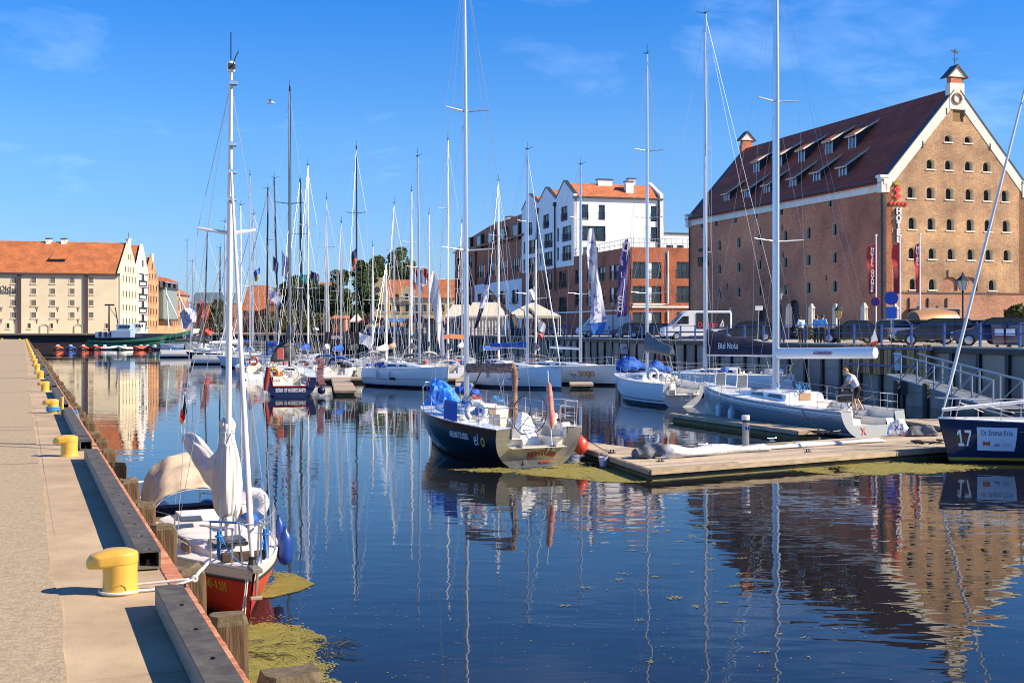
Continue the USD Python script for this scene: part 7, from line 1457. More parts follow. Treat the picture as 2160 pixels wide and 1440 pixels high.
a, b = h.deck(0.885, -0.88) + (0, 0, 0.42), bw + (-0.1, 0, 0.06); m = MB().tube([a + (b - a) * u - np.array([0, 0, 0.14 * math.sin(math.pi * u)]) for u in np.linspace(0, 1, 9)], 0.010, 5); c_ = h.deck(0.90, 0.88) + (0, 0, 0.35); m.tube([b + (c_ - b) * u - np.array([0, 0, 0.16 * math.sin(math.pi * u)]) for u in np.linspace(0, 1, 9)], 0.010, 5); v, f_ = m.arrays()
single('bow_line', 'blue line sagging round the bow between the two hanks of the red boat', 'rope', MB().add([world_of(red, q) for q in v], f_), blue_l)
a = world_of(red, bw + (0.02, -0.1, 0.0)); m = MB()
for dx in (0, 0.022): m.tube([a + (dx, 0, 0), a + (-0.03 + dx, -0.02, -0.35), a + (-0.06 + dx * 2, -0.05, -0.62), a + (-0.03, -0.04, -0.95)], 0.010, 5)
m.ring(a + (-0.06, -0.05, -0.62), 0.05, 0.01, (0.3, 0, 1), (1, 0, 0), 10, 5); single('bow_rope', 'knotted white rope hanging down the stem of the red boat', 'rope', m, rope_white)
fender(world_of(red, h.p(0.70, 0.78, 1, 0.12)), 'big blue fender over the water side of the red boat, nearer the bow', fender_blue, 0.115, 0.52, 0.34)
fender(world_of(red, h.p(0.50, 0.70, 1, 0.10)), 'blue fender farther aft on the water side of the red boat', fender_blue, 0.10, 0.45, 0.22)
lifebuoy(world_of(red, h.deck(0.30, 0.95) + (0, 0, 0.35)), 'rolled orange-white horseshoe buoy beside the mast bundle of the red boat', M('buoy_grey_white', (0.52, 0.53, 0.58), 0.5), 0.2, (0.4, -0.9, 0))
# German flag on its halyard
fp = at(389, 832, 20.4); fl = thing('national_flag', 'black, red and gold flag hanging limp on its halyard over the red boat', 'flag', at(385, 890, 20.4))
pl = [(388, 836), (392, 853), (394, 868), (392, 880), (385, 893), (380, 890), (379, 870), (383, 852)]
for nm, col, ys in (('black_stripe', (0.012, 0.012, 0.014), ((388, 835), (394, 866), (391, 878), (384, 862))), ('red_stripe', (0.55, 0.03, 0.015), ((384, 861), (391, 878), (387, 889), (379, 884), (379.5, 868))), ('gold_stripe', (0.66, 0.40, 0.03), ((379, 884), (387, 889), (384, 895), (380.5, 892)))):
    v = [at(x, y, 20.4 + 0.05 * math.sin(x * 1.3 + y * 0.4)) for x, y in ys]; v2 = [q + np.array([0.004, 0.012, 0]) for q in v]; n = len(v); m = MB(); m.add(v + v2, [[0, i, i + 1] for i in range(1, n - 1)] + [[n, n + i + 1, n + i] for i in range(1, n - 1)]); part(nm, m, M('flag_' + nm, col, 0.8, translucent=0.2), fl, world=True)
m = MB(); m.tube([at(388, 826, 20.4), at(382, 893, 20.4), at(384, 918, 20.5)], 0.008, 5); m.tube([at(391, 830, 20.4), mp_(5.4) @ red.mat[:3, :3].T + red.mat[:3, 3]], 0.006, 4); m.tube([at(389, 880, 20.4), at(390, 920, 20.5)], 0.006, 4); part('halyard', m, rope_white, fl, world=True)
m = MB().sphere(at(390, 829, 20.4), 0.022, 1); part('toggle', m, rope_white, fl, world=True)
# ================================================================ things on the far quay
import manifold3d as mf
def pq(px, back, z=0.0):
    """A point on the far quay, back metres behind its edge, on the sight line of a pixel column."""
    k = (px - 1080) / FOCAL; b = unit(-FN); D = (36.8 + back * 1.03) / (k + 0.2451); return np.array([k * D, D, FZ + z])
tyre = M('tyre_rubber', (0.02, 0.02, 0.02), 0.8); rim = M('alloy_rim', (0.50, 0.50, 0.52), 0.3, 0.8); lampglass = M('lamp_glass', (0.55, 0.57, 0.60), 0.1); tail_red = M('tail_lamp', (0.35, 0.01, 0.01), 0.2); plate = M('number_plate', (0.75, 0.75, 0.72), 0.5)
paints = {'black': M('car_black', (0.012, 0.013, 0.016), 0.18, coat=0.7), 'navy': M('car_navy', (0.010, 0.020, 0.055), 0.18, coat=0.7), 'grey': M('car_grey', (0.10, 0.11, 0.12), 0.2, 0.3, coat=0.6), 'white': M('van_white', (0.74, 0.74, 0.73), 0.3, coat=0.3), 'silver': M('car_silver', (0.42, 0.44, 0.46), 0.22, 0.5, coat=0.5), 'brown': M('car_brown', (0.05, 0.03, 0.02), 0.2, coat=0.6)}
SH = {  # body side outline, greenhouse outline (x from nose = +)
    'saloon': ([(-2.2, .35), (2.15, .30), (2.22, .55), (2.1, .78), (1.0, .95), (-1.65, .98), (-2.2, .9), (-2.27, .6)], [(1.0, .94), (.25, 1.40), (-.95, 1.44), (-1.75, .97)], 1.75),
    'wagon': ([(-2.2, .35), (2.15, .30), (2.22, .55), (2.1, .80), (1.1, .97), (-2.1, 1.0), (-2.28, .9), (-2.28, .5)], [(1.1, .96), (.35, 1.45), (-1.6, 1.50), (-2.2, 1.0)], 1.78),
    'hatch': ([(-1.8, .35), (1.8, .30), (1.9, .55), (1.8, .82), (1.05, .98), (-1.8, 1.0), (-1.92, .8), (-1.9, .5)], [(1.05, .97), (.35, 1.48), (-1.2, 1.50), (-1.85, 1.0)], 1.7),
    'van': ([(-2.85, .35), (2.7, .32), (2.85, .6), (2.75, 1.0), (2.0, 1.28), (1.15, 2.25), (.7, 2.45), (-2.8, 2.45), (-2.9, 2.2), (-2.9, .5)], None, 2.0)}
def vehicle(kind, paint, p, rz, label, name='parked_car', cat='car', group=None):
    body, gh, W = SH[kind]; t = thing(name, label, cat, p, rz, group=group)
    def ext(pts, w0, w1, sc=0.97):
        P_ = np.array(pts); c = P_.mean(0); return [np.array([(*(c + (q - c) * s_), y)[0:1] + (y,) + (float((c + (q - c) * s_)[1]),) for q in P_]) for s_, y in ((sc, -w0), (1, -w1), (1, w1), (sc, w0))]
    part('body', MB().loft(ext(body, W / 2, W / 2 - 0.09)), paints[paint], t, smooth=30)
    if gh:
        part('glasshouse', MB().loft(ext(gh, W / 2 - 0.17, W / 2 - 0.12, 0.92)), smoked, t, smooth=30)
        part('roof', MB().cbox(((gh[1][0] + gh[2][0]) / 2 - 0.05, 0, (gh[1][1] + gh[2][1]) / 2 + 0.005), (gh[1][0] - gh[2][0] - 0.05, W - 0.36, 0.06), 0, 0.02), paints[paint], t)
        for s_ in (1, -1):
            for a, b in ((gh[0], gh[1]), (gh[2], gh[3])): part('pillar', MB().beam((a[0], s_ * (W / 2 - 0.12), a[1]), (b[0], s_ * (W / 2 - 0.2), b[1]), 0.06, 0.05), paints[paint], t)
            mx_ = (gh[1][0] + gh[2][0]) / 2; part('pillar', MB().beam((mx_, s_ * (W / 2 - 0.118), .95), (mx_, s_ * (W / 2 - 0.2), gh[1][1]), 0.07, 0.04), paints[paint], t)
    else:
        m = MB(); m.quad((2.02, -.82, 1.32), (2.02, .82, 1.32), (1.22, .76, 2.2), (1.22, -.76, 2.2)); v, f_ = m.arrays(); part('windscreen', MB().add(v + (0.02, 0, 0.03), f_), smoked, t)
        for s_ in (1, -1):
            m = MB(); q_ = [(1.85, s_ * 1.01, 1.32), (0.72, s_ * 1.01, 1.32), (0.72, s_ * 1.01, 1.98), (1.22, s_ * 1.01, 1.98)]; m.quad(*(q_ if s_ < 0 else q_[::-1])); part('side_window', m, smoked, t)
            m = MB().box(-2.7, 2.5, s_ * 1.0 - 0.012, s_ * 1.0 + 0.012, 0.62, 0.72); part('side_trim', m, black_plastic, t)
    r_ = 0.33
    for x in (body[1][0] * 0.64, body[0][0] * 0.62):
        for s_ in (1, -1):
            m = MB(); prof = [(0.02, -0.1), (r_ - 0.04, -0.1), (r_, -0.07), (r_, 0.07), (r_ - 0.04, 0.1), (0.02, 0.1)]; m.lathe(prof, n=18); v, f_ = m.arrays(); v = np.stack([v[:, 0] + x, v[:, 2] + s_ * (W / 2 - 0.08), v[:, 1] + r_], 1); w_ = part('wheel', MB().add(v, f_[:, ::-1]), tyre, t, smooth=40)
            m = MB().lathe([(0.02, -0.03), (0.21, -0.02), (0.21, 0.02), (0.06, 0.04)], n=14); v, f_ = m.arrays(); v = np.stack([v[:, 0] + x, v[:, 2] * s_ + s_ * (W / 2 + 0.005), v[:, 1] + r_], 1); part('rim', MB().add(v, f_), rim, w_)
    xf, xb = max(q[0] for q in body), min(q[0] for q in body)
    for s_ in (1, -1):
        part('headlight', MB().cbox((xf - 0.13, s_ * (W / 2 - 0.28), 0.70 if gh else 0.95), (0.2, 0.36, 0.15), 0, 0.03), lampglass, t); part('tail_light', MB().cbox((xb + 0.06, s_ * (W / 2 - 0.2), 0.82 if gh else 1.1), (0.14, 0.26, 0.16 if gh else 0.5), 0, 0.03), tail_red, t)
        part('mirror', MB().cbox(((gh[0][0] - 0.1) if gh else 1.5, s_ * (W / 2 + 0.05), 1.02 if gh else 1.45), (0.12, 0.2, 0.14 if gh else 0.3), 0, 0.03), paints[paint] if gh else black_plastic, t)
    for x in (xf + 0.005, xb - 0.005): part('plate', MB().cbox((x, 0, 0.48), (0.02, 0.5, 0.11)), plate, t)
    return t
QH = math.atan2(FA[1], FA[0])
vehicle('van', 'white', pq(1272, 5.5), math.pi + 0.12, 'white panel van parked on the quay behind the purple banner', 'parked_van', 'van')
t = vehicle('van', 'white', pq(1466, 3.8), math.pi + 0.05, 'white van with dark side panel and red lettering near the granary corner', 'parked_van', 'van')
m = MB().box(-2.75, 0.1, 1.02, 1.035, 0.95, 2.25); dp = part('dark_panel', m, black_plastic, t); m = MB(); text_on(m, 'Dehler', 0.42, (0.0, 1.04, 1.05), (-1, 0, 0), UP, (0, 1, 0), 0.01, True, width=1.7); part('lettering', m, red_sign, t)
m = MB(); m.prism(Polygon([(0, 0), (0.4, 0), (0.28, 0.62)]).difference(Polygon([(0.14, 0.12), (0.3, 0.12), (0.25, 0.4)])), (-1.85, 1.045, 1.1), (-1, 0, 0), UP, (0, 1, 0), 0.01); part('sail_mark', m, sg_white, t)
cars = [(1150, 9, 'saloon', 'navy', 0.2, 'dark blue saloon parked beyond the rusty crane'), (1168, 13, 'hatch', 'grey', 0.4, 'grey hatchback in the second row beside the white panel van'), (1330, 4.5, 'hatch', 'navy', 2.9, 'blue hatchback just beyond the tail of the white panel van'), (1368, 5.5, 'saloon', 'black', 3.0, 'black saloon between the two white vans'), (1396, 8, 'saloon', 'grey', 3.1, 'grey saloon in the second row behind the flaked grey boom cover'),
        (1574, 3.6, 'wagon', 'black', 3.0, 'black estate car with pale roof rails beside the navy sail cover'), (1800, 4.0, 'saloon', 'black', 2.75, 'black saloon in front of the round blue traffic signs'), (1868, 7.0, 'hatch', 'silver', 2.9, 'silver hatchback half hidden behind the sign posts'), (1975, 3.6, 'wagon', 'black', 2.85, 'long black estate car parked beside the railing below the red banner'), (2045, 8.0, 'saloon', 'silver', 2.9, 'silver saloon behind the black estate car'), (2010, 12.0, 'hatch', 'navy', 2.6, 'dark blue hatchback in the back row below the lamp'), (2090, 12.0, 'saloon', 'black', 2.9, 'black saloon in the back row beside the shrub'), (1925, 10.5, 'hatch', 'brown', 3.0, 'brown hatchback in the back row beside the copper barrel'), (2100, 4.2, 'wagon', 'navy', 2.85, 'dark blue estate car at the very edge beside the rubbish containers')]
for px, bk, k, c, a, lab in cars: vehicle(k, c, pq(px, bk), a, lab)
for i, px in enumerate((2128, 2152)):
    p = pq(px, 2.6); t = thing('rubbish_container', ('dark blue waste container with a white notice, beside the railing', 'dark blue waste container at the very edge of the photo')[i], 'container', p, QH)
    part('bin', MB().loft([np.array([(sx * w_, sy * d_, z) for sx, sy in ((-1, -1), (1, -1), (1, 1), (-1, 1))]) for w_, d_, z in ((0.62, 0.45, 0.12), (0.68, 0.52, 1.1))]), paints['navy'], t); part('lid', MB().cbox((0, 0, 1.16), (1.42, 1.1, 0.12), 0, 0.04), black_plastic, t)
    part('notice', MB().cbox((0.0, 0.535, 0.75), (0.7, 0.015, 0.32)), plate, t)
    for sx in (-.5, .5): part('caster', MB().lathe([(.02, 0), (.08, 0.01), (.08, .1), (.02, .115)], (sx, 0.3, 0), 10), tyre, t)
# ---------------------------------------------------------------- people
skin = M('skin', (0.50, 0.29, 0.19), 0.6); hair_f = M('fair_hair', (0.38, 0.20, 0.06), 0.7); hair_d = M('dark_hair', (0.05, 0.03, 0.02), 0.7)
def chain(pts, rs, seg=10):
    out = None
    for (a, ra), (b, rb_) in zip(zip(pts[:-1], rs[:-1]), zip(pts[1:], rs[1:])):
        h_ = mf.Manifold.batch_hull([mf.Manifold.sphere(ra, seg).translate(tuple(map(float, a))), mf.Manifold.sphere(rb_, seg).translate(tuple(map(float, b)))]); out = h_ if out is None else out + h_
    return out
def smooth_m(man, L=0.03):
    m = man.refine_to_length(L).to_mesh(); tm = trimesh.Trimesh(m.vert_properties[:, :3], m.tri_verts, process=True); trimesh.smoothing.filter_taubin(tm, iterations=6); return tm
def hand(w, fdir, palm_n, s_=1.0):
    """Palm, four fingers of different lengths bent at the knuckle, and a thumb from the side of the palm."""
    f_ = unit(fdir); n = unit(palm_n); sd = np.cross(f_, n); w = np.asarray(w, float)
    m = chain([w, w + f_ * 0.045 + sd * 0.02, w + f_ * 0.085 + sd * 0.025], [0.026, 0.024, 0.018]) + chain([w, w + f_ * 0.045 - sd * 0.02, w + f_ * 0.085 - sd * 0.025], [0.026, 0.024, 0.018])
    for k, l in ((-1.5, 0.07), (-0.5, 0.085), (0.5, 0.09), (1.5, 0.075)):
        b = w + f_ * 0.088 + sd * 0.019 * k; m = m + chain([b, b + f_ * l * 0.5 + n * 0.012, b + f_ * l * 0.8 + n * 0.042], [0.0095, 0.009, 0.007], 8)
    b = w + f_ * 0.03 + sd * 0.03; return m + chain([b, b + sd * 0.04 + f_ * 0.03 + n * 0.012, b + sd * 0.045 + f_ * 0.06 + n * 0.03], [0.012, 0.010, 0.008], 8)
def person(label, p, rz, J, shirt, trousers, hairm, sleeve=0.6, legs=1.0, bare=False, sc=1.0):
    """J: joints in metres, facing +x. Body continuous; shirt, trousers, hair and shoes over it."""
    t = thing('person', label, 'person', p, rz); A = {k: np.array(v, float) * sc for k, v in J.items()}
    hd = A['head']; nk = A['neck']; fw = unit(A.get('face', np.array([1, 0, -0.1])))
    body = chain([A['pelvis'], A['waist'], A['chest'], nk, hd - (0, 0, 0.05)], [0.125, 0.115, 0.14, 0.06, 0.065])
    head = chain([hd + (0, 0, 0.03), hd - (0, 0, 0.05) + fw * 0.02], [0.098, 0.072], 16); up = np.array([0, 0, 1.0]); sdv = unit(np.cross(up, fw))
    head = head + chain([hd + fw * 0.09, hd + fw * 0.113 - up * 0.028], [0.012, 0.016], 8) + chain([hd + fw * 0.085 - up * 0.068 - sdv * 0.02, hd + fw * 0.085 - up * 0.068 + sdv * 0.02], [0.011, 0.011], 8)
    for s_ in (1, -1): head = head + chain([hd + sdv * s_ * 0.092 - up * 0.02, hd + sdv * s_ * 0.098 + up * 0.015], [0.016, 0.018], 8)
    body = body + head; sh, tr, so = chain([A['waist'] - (0, 0, 0.06), A['waist'], A['chest'], (A['chest'] + nk) / 2], [0.15, 0.142, 0.165, 0.10]), chain([A['waist'], A['pelvis']], [0.128, 0.148]), None
    for s_ in 'lr':
        S, E, H_, Hp, K, F = (A[k + s_] for k in ('sh_', 'el_', 'ha_', 'hip_', 'kn_', 'ft_'))
        body = body + chain([A['chest'], S, E, H_], [0.10, 0.058, 0.042, 0.030]) + hand(H_, H_ - E, fw) + chain([A['pelvis'], Hp, K, F + (0, 0, 0.06)], [0.11, 0.088, 0.056, 0.040]) + chain([F + (0, 0, 0.05), F + fw * (1, 1, 0) * 0.16 + (0, 0, 0.02)], [0.042, 0.026])
        sh = sh + chain([A['chest'], S, S + (E - S) * sleeve], [0.12, 0.076, 0.066]); tr = tr + chain([A['pelvis'], Hp, Hp + (K - Hp) * min(1, legs * 2)], [0.13, 0.11, 0.082 if legs < 1 else 0.075])
        if legs >= 1: tr = tr + chain([K, F + (0, 0, 0.09)], [0.075, 0.06])
        if not bare: so = chain([F + (0, 0, 0.05), F + fw * (1, 1, 0) * 0.18 + (0, 0, 0.03)], [0.055, 0.04]) if so is None else so + chain([F + (0, 0, 0.05), F + fw * (1, 1, 0) * 0.18 + (0, 0, 0.03)], [0.055, 0.04])
    part('body', smooth_m(body, 0.02), skin, t, smooth=True)
    part('shirt', smooth_m(sh, 0.04), shirt, t, smooth=True); part('trousers', smooth_m(tr, 0.04), trousers, t, smooth=True)
    part('hair', smooth_m(chain([hd + up * 0.045 - fw * 0.02, hd - up * 0.01 - fw * 0.045], [0.098, 0.085], 14) - mf.Manifold.sphere(0.088, 16).translate(tuple(map(float, hd + fw * 0.075 - up * 0.035))), 0.02), hairm, t, smooth=True)
    for s_ in (1, -1): part('eye', MB().sphere(hd + fw * 0.094 + sdv * s_ * 0.033 + up * 0.004, 0.011, 1), hair_d, t)
    if so is not None: part('shoes', smooth_m(so, 0.04), black_plastic, t, smooth=True)
    return t
white_tee = M('white_tee', (0.72, 0.66, 0.64), 0.8, col2=(0.55, 0.46, 0.50), scale=5); black_cloth = M('black_cloth', (0.016, 0.015, 0.018), 0.85); blue_shirt = M('light_blue_shirt', (0.16, 0.34, 0.62), 0.8); pale_shirt = M('pale_blue_white_shirt', (0.52, 0.60, 0.70), 0.8); deep_blue = M('deep_blue_jacket', (0.02, 0.07, 0.30), 0.8)
STAND = {'pelvis': (0, 0, .92), 'waist': (0, 0, 1.08), 'chest': (0.01, 0, 1.32), 'neck': (0.02, 0, 1.50), 'head': (0.04, 0, 1.64), 'sh_l': (0, .19, 1.43), 'sh_r': (0, -.19, 1.43), 'el_l': (0.03, .26, 1.15), 'el_r': (0.03, -.26, 1.15), 'ha_l': (.16, .2, .98), 'ha_r': (.16, -.2, .98), 'hip_l': (0, .09, .88), 'hip_r': (0, -.09, .88), 'kn_l': (.02, .1, .48), 'kn_r': (.02, -.1, .48), 'ft_l': (0, .11, 0), 'ft_r': (0, -.11, 0)}
person('person in pale shirt and dark trousers standing at the railing, head bent, arms forward', pq(1690, 1.2, 0.0), math.pi * 0.62, {**STAND, 'head': (0.14, 0, 1.60), 'neck': (0.08, 0, 1.47), 'ha_l': (.36, .14, 1.1), 'ha_r': (.36, -.14, 1.1)}, pale_shirt, black_cloth, hair_d, 1.0)
person('person in light blue shirt with back to the water, close beside another in blue', pq(1722, 1.1, 0.0), 0.7, STAND, blue_shirt, black_cloth, hair_d, 0.9)
person('person in light blue shirt, slightly taller, second of the pair at the railing', pq(1735, 1.15, 0.0), 0.9, STAND, M('sky_blue_shirt', (0.13, 0.38, 0.66), 0.8), black_cloth, hair_d, 0.9, sc=1.03)
person('person in deep blue jacket walking on the quay beside the white panel van', pq(1192, 2.4, 0.0), math.pi * 1.1, {**STAND, 'ft_l': (.25, .1, 0), 'kn_l': (.16, .1, .48), 'ft_r': (-.28, -.1, 0.03), 'kn_r': (-.02, -.1, .47)}, deep_blue, M('pale_trousers', (0.45, 0.42, 0.42), 0.85), hair_f, 1.0)
BEND = {'pelvis': (0, 0, .84), 'waist': (0.06, 0, .98), 'chest': (0.20, 0, 1.20), 'neck': (0.31, 0, 1.36), 'head': (0.43, 0, 1.44), 'face': (0.8, 0, -0.6), 'sh_l': (0.24, .18, 1.29), 'sh_r': (0.24, -.18, 1.29), 'el_l': (0.36, .24, 1.03), 'el_r': (0.38, -.22, 1.02), 'ha_l': (.54, .14, .88), 'ha_r': (.56, -.12, .86), 'hip_l': (-.02, .09, .82), 'hip_r': (-.02, -.09, .82), 'kn_l': (.14, .10, .44), 'kn_r': (-.02, -.10, .42), 'ft_l': (.05, .12, 0), 'ft_r': (-.22, -.12, 0)}
pp = at(1808, 866, 46.0)
person('person in white T-shirt and black shorts bending over a case on the grey yacht', pp, math.pi - 0.1, BEND, white_tee, black_cloth, hair_f, 0.55, 0.38, bare=True)
p_ = at(1782, 848, 45.9); t = thing('black_case', 'black hard case being opened by the bending person on the grey yacht', 'case', p_, 0.1)
part('box', MB().cbox((0, 0, 0.25), (0.62, 0.42, 0.50), 0, 0.06), black_plastic, t); part('lid', MB().cbox((0.0, 0, 0.53), (0.64, 0.44, 0.05), 0, 0.02), M('grey_black_plastic', (0.05, 0.05, 0.055), 0.4), t)
for x in (-.18, .18): part('latch', MB().cbox((x, -0.22, 0.46), (0.07, 0.02, 0.08)), rim, t)
# ---------------------------------------------------------------- lamps, signs, banners, parasols
lamp_pane = M('lantern_pane', (0.55, 0.52, 0.45), 0.2)
def lantern(px, back, ytop, label, amber=False, sc=1.0):
    p = pq(px, back); zt = zz(ytop, p[1]) - FZ; t = thing('street_lamp', label, 'street lamp', p); ir = M('lamp_black_iron', (0.018, 0.02, 0.024), 0.5)
    part('post', MB().lathe([(.14, 0), (.14, .25), (.09, .3), (.075, .9), (.05, 1.0), (.045, zt - 1.05), (.07, zt - 1.0), (.05, zt - .95)], n=10), ir, t, smooth=40)
    g = M('amber_pane', (0.62, 0.40, 0.12), 0.2) if amber else lamp_pane
    part('lantern_glass', MB().lathe([(.13 * sc, zt - .93), (.24 * sc, zt - .45)], n=6), g, t); part('lantern_roof', MB().lathe([(.30 * sc, zt - .45), (.27 * sc, zt - .40), (.10, zt - .18), (.05, zt - .05), (.02, zt)], n=6), ir, t)
    m = MB()
    for k in range(6): a = k * math.pi / 3; m.tube([(.135 * sc * math.cos(a), .135 * sc * math.sin(a), zt - .93), (.245 * sc * math.cos(a), .245 * sc * math.sin(a), zt - .45)], .014, 4)
    part('lantern_frame', m, ir, t); return t
lantern(1644, 3.2, 604, 'black street lamp with pale lantern before the arched granary doors'); lantern(1769, 2.6, 640, 'short street lamp with amber lantern beside the pair in blue shirts', True); lantern(2031, 2.4, 574, 'tall black street lamp in front of the brick gable', sc=1.25); lantern(1293, 3.0, 628, 'street lamp between the blue banner and the purple banner'); lantern(1880, 18, 655, 'small wrought lamp beside the glass porch')
blue_sign, red_ring = M('sign_blue', (0.02, 0.05, 0.30), 0.4), M('sign_red', (0.45, 0.02, 0.02), 0.4)
def round_sign(px, back, y, R, label, ring, extra=None):
    p = pq(px, back); z = zz(y, p[1]) - FZ; t = thing('traffic_sign', label, 'traffic sign', p, math.atan2(-p[0], p[1]))
    part('post', MB().tube([(0, 0.03, 0), (0, 0.03, z + R * 0.6)], 0.03, 8), rim, t)
    m = MB().prism(Polygon([(R * math.cos(a), z + R * math.sin(a)) for a in np.linspace(0, 6.283, 25)[:-1]]), (0, 0, 0), XU, UP, -YU, 0.02); part('disc', m, blue_sign, t)
    if ring: m = MB().ring((0, -0.012, z), R * 0.92, R * 0.1, XU, UP, 24, 6); m.tube([(-R * .6, -0.012, z + R * .6), (R * .6, -0.012, z - R * .6)], R * 0.08, 5); part('ring', m, red_ring, t)
    if extra: m = MB().prism(sbox(-.3, z - R - .75, .3, z - R - .1), (0, 0, 0), XU, UP, -YU, 0.02); part('plate', m, M('sign_mid_blue', (0.02, 0.12, 0.42), 0.4), t)
    return t
round_sign(1847, 1.6, 636, 0.26, 'round blue no-stopping sign with red ring beside the first red banner', True); round_sign(1880, 1.5, 629, 0.38, 'larger round dark blue sign with a small plate under it', False, True)
p = pq(1598, 2.8); t = thing('notice_sign', 'small white rectangular sign on a post beside the black estate car', 'sign', p); z = zz(650, p[1]) - FZ; part('post', MB().tube([(0, 0.03, 0), (0.1, 0.03, z)], 0.03, 6), rim, t); part('board', MB().cbox((0.1, 0, z), (0.55, 0.03, 0.32), 0, 0.01), plate, t)
ban = M('banner_red', (0.50, 0.045, 0.035), 0.75, translucent=0.25); ban_d = M('banner_wine', (0.22, 0.02, 0.03), 0.75, translucent=0.2)
for i, (px, back, yt, y0, y1, w, txt) in enumerate(((1848, 14, 498, 516, 618, -1, 'HOTEL'), (1899, 15, 500, 513, 618, -1, ''), (1941, 15, 496, 513, 616, -1, 'HOTEL'))):
    p = pq(px, back); D = p[1]; zt = zz(yt, D) - FZ; t = thing('banner_pole', ('white pole with red and wine banner standing before the shaded granary wall', 'white pole with red and wine banner hanging below the hotel letters', 'white pole with slim curled red banner beside the granary windows')[i], 'banner pole', p)
    part('pole', MB().tube([(0, 0, 0), (0, 0, zt)], [0.07, 0.05], 8), white_mast, t); part('knob', MB().sphere((0, 0, zt + 0.05), 0.1, 1), white_mast, t)
    W_ = (0.62, 0.55, 0.42)[i]; za, zb = zz(y0, D) - FZ, zz(y1, D) - FZ; n = 14
    for nm, mat, f0, f1 in (('banner', ban, 0, 0.45), ('banner_lower', ban_d if i < 2 else ban, 0.45, 1.0)):
        m = MB()
        for k in range(n):
            u0, u1 = f0 + (f1 - f0) * k / n, f0 + (f1 - f0) * (k + 1) / n; r0, r1 = [(-W_ * (1 + 0.15 * math.sin(5 * u)) * (1 - 0.5 * (i == 2) * abs(u - 0.4)), 0.14 * math.sin(9 * u)) for u in (u0, u1)]
            m.quad((-0.07, 0, za + (zb - za) * u1), (-0.07, 0, za + (zb - za) * u0), (r0[0], r0[1], za + (zb - za) * u0 - 0.1), (r1[0], r1[1], za + (zb - za) * u1 - 0.1))
        part(nm, m, mat, t)
    if txt:
        for k, ch in enumerate('HOTEL GDANSK' if i == 0 else 'HOTEL'):
            if ch != ' ': m = MB(); u = 0.06 + k * 0.078; text_on(m, ch, 0.26, (-W_ * 0.5, 0.07 * math.sin(9 * u) - 0.06, za + (zb - za) * u - 0.25), XU, UP, -YU, 0.006, True, centre=True); part('letter', m, sg_white, t)
par = M('parasol_cloth', (0.62, 0.55, 0.42), 0.8)
for i, (px, back, yt, yb) in enumerate(((1541, 16, 648, 700), (1664, 14, 640, 702), (1712, 14, 640, 702), (1763, 14, 640, 700), (1823, 14, 638, 692), (1888, 15, 640, 690))):
    p = pq(px, back); zt = zz(yt, p[1]) - FZ
    t = thing('closed_parasol', ('folded cream parasol beside the far corner of the granary', 'folded cream parasol just past the grey yacht mast', 'folded cream parasol between the people in blue and the pale-shirted one', 'folded cream parasol behind the amber lantern', 'sunlit folded cream parasol beside the first red banner', 'folded cream parasol behind the larger round sign')[i], 'parasol', p)
    rg = [np.array([(r_ * (1 + 0.2 * math.sin(6 * a)) * math.cos(a), r_ * (1 + 0.2 * math.sin(6 * a)) * math.sin(a), z) for a in np.linspace(0, 6.283, 19)[:-1]]) for r_, z in ((0.24, zt - 2.1), (0.30, zt - 1.9), (0.26, zt - 1.0), (0.24, zt - .5), (0.30, zt - .42), (0.08, zt))]
    part('cloth', MB().loft(rg), par, t, smooth=40); part('pole', MB().tube([(0, 0, 0), (0, 0, zt - 2)], 0.04, 6), white_mast, t)
# hedge, barrel bar
hd = thing('hedge', 'clipped low hedge along the foot of the granary wall', 'hedge', pq(1800, 12)); m = MB(); a, b = pq(1690, 12.5), pq(1850, 12.5)
for i in range(26): leaves(m, a + (b - a) * i / 25 + (0, 0, 0.6), (0.75, 0.5, 0.6), 90, 0.10, 900 + i)
part('foliage', m, leaf_y, hd, world=True)
p = pq(1968, 14); t = thing('barrel_bar', 'copper-coloured barrel lying on its side in front of the porch', 'barrel', p, 0.25); m = MB(); prof = [(0.02, -1.6), (0.95, -1.6), (1.05, -0.8), (1.08, 0), (1.05, 0.8), (0.95, 1.6), (0.02, 1.6)]; m.lathe(prof, n=22); v, f_ = m.arrays(); v = np.stack([v[:, 2], v[:, 1], v[:, 0] + 1.25], 1); part('barrel', MB().add(v, f_), M('copper_boards', (0.42, 0.20, 0.08), 0.35, 0.3, col2=(0.50, 0.26, 0.11), scale=3, stretch=(1, 9, 9)), t, smooth=40)
part('dark_end', MB().tube([(-1.63, 0, 1.25), (-1.6, 0, 1.25)], 0.85, 18), black_plastic, t); part('sign_plate', MB().cbox((0.3, -1.06, 1.35), (1.7, 0.05, 0.35)), plate, t)
for x in (-1, 1): part('cradle', MB().cbox((x, 0, 0.15), (0.25, 1.5, 0.3)), wood_pile, t)
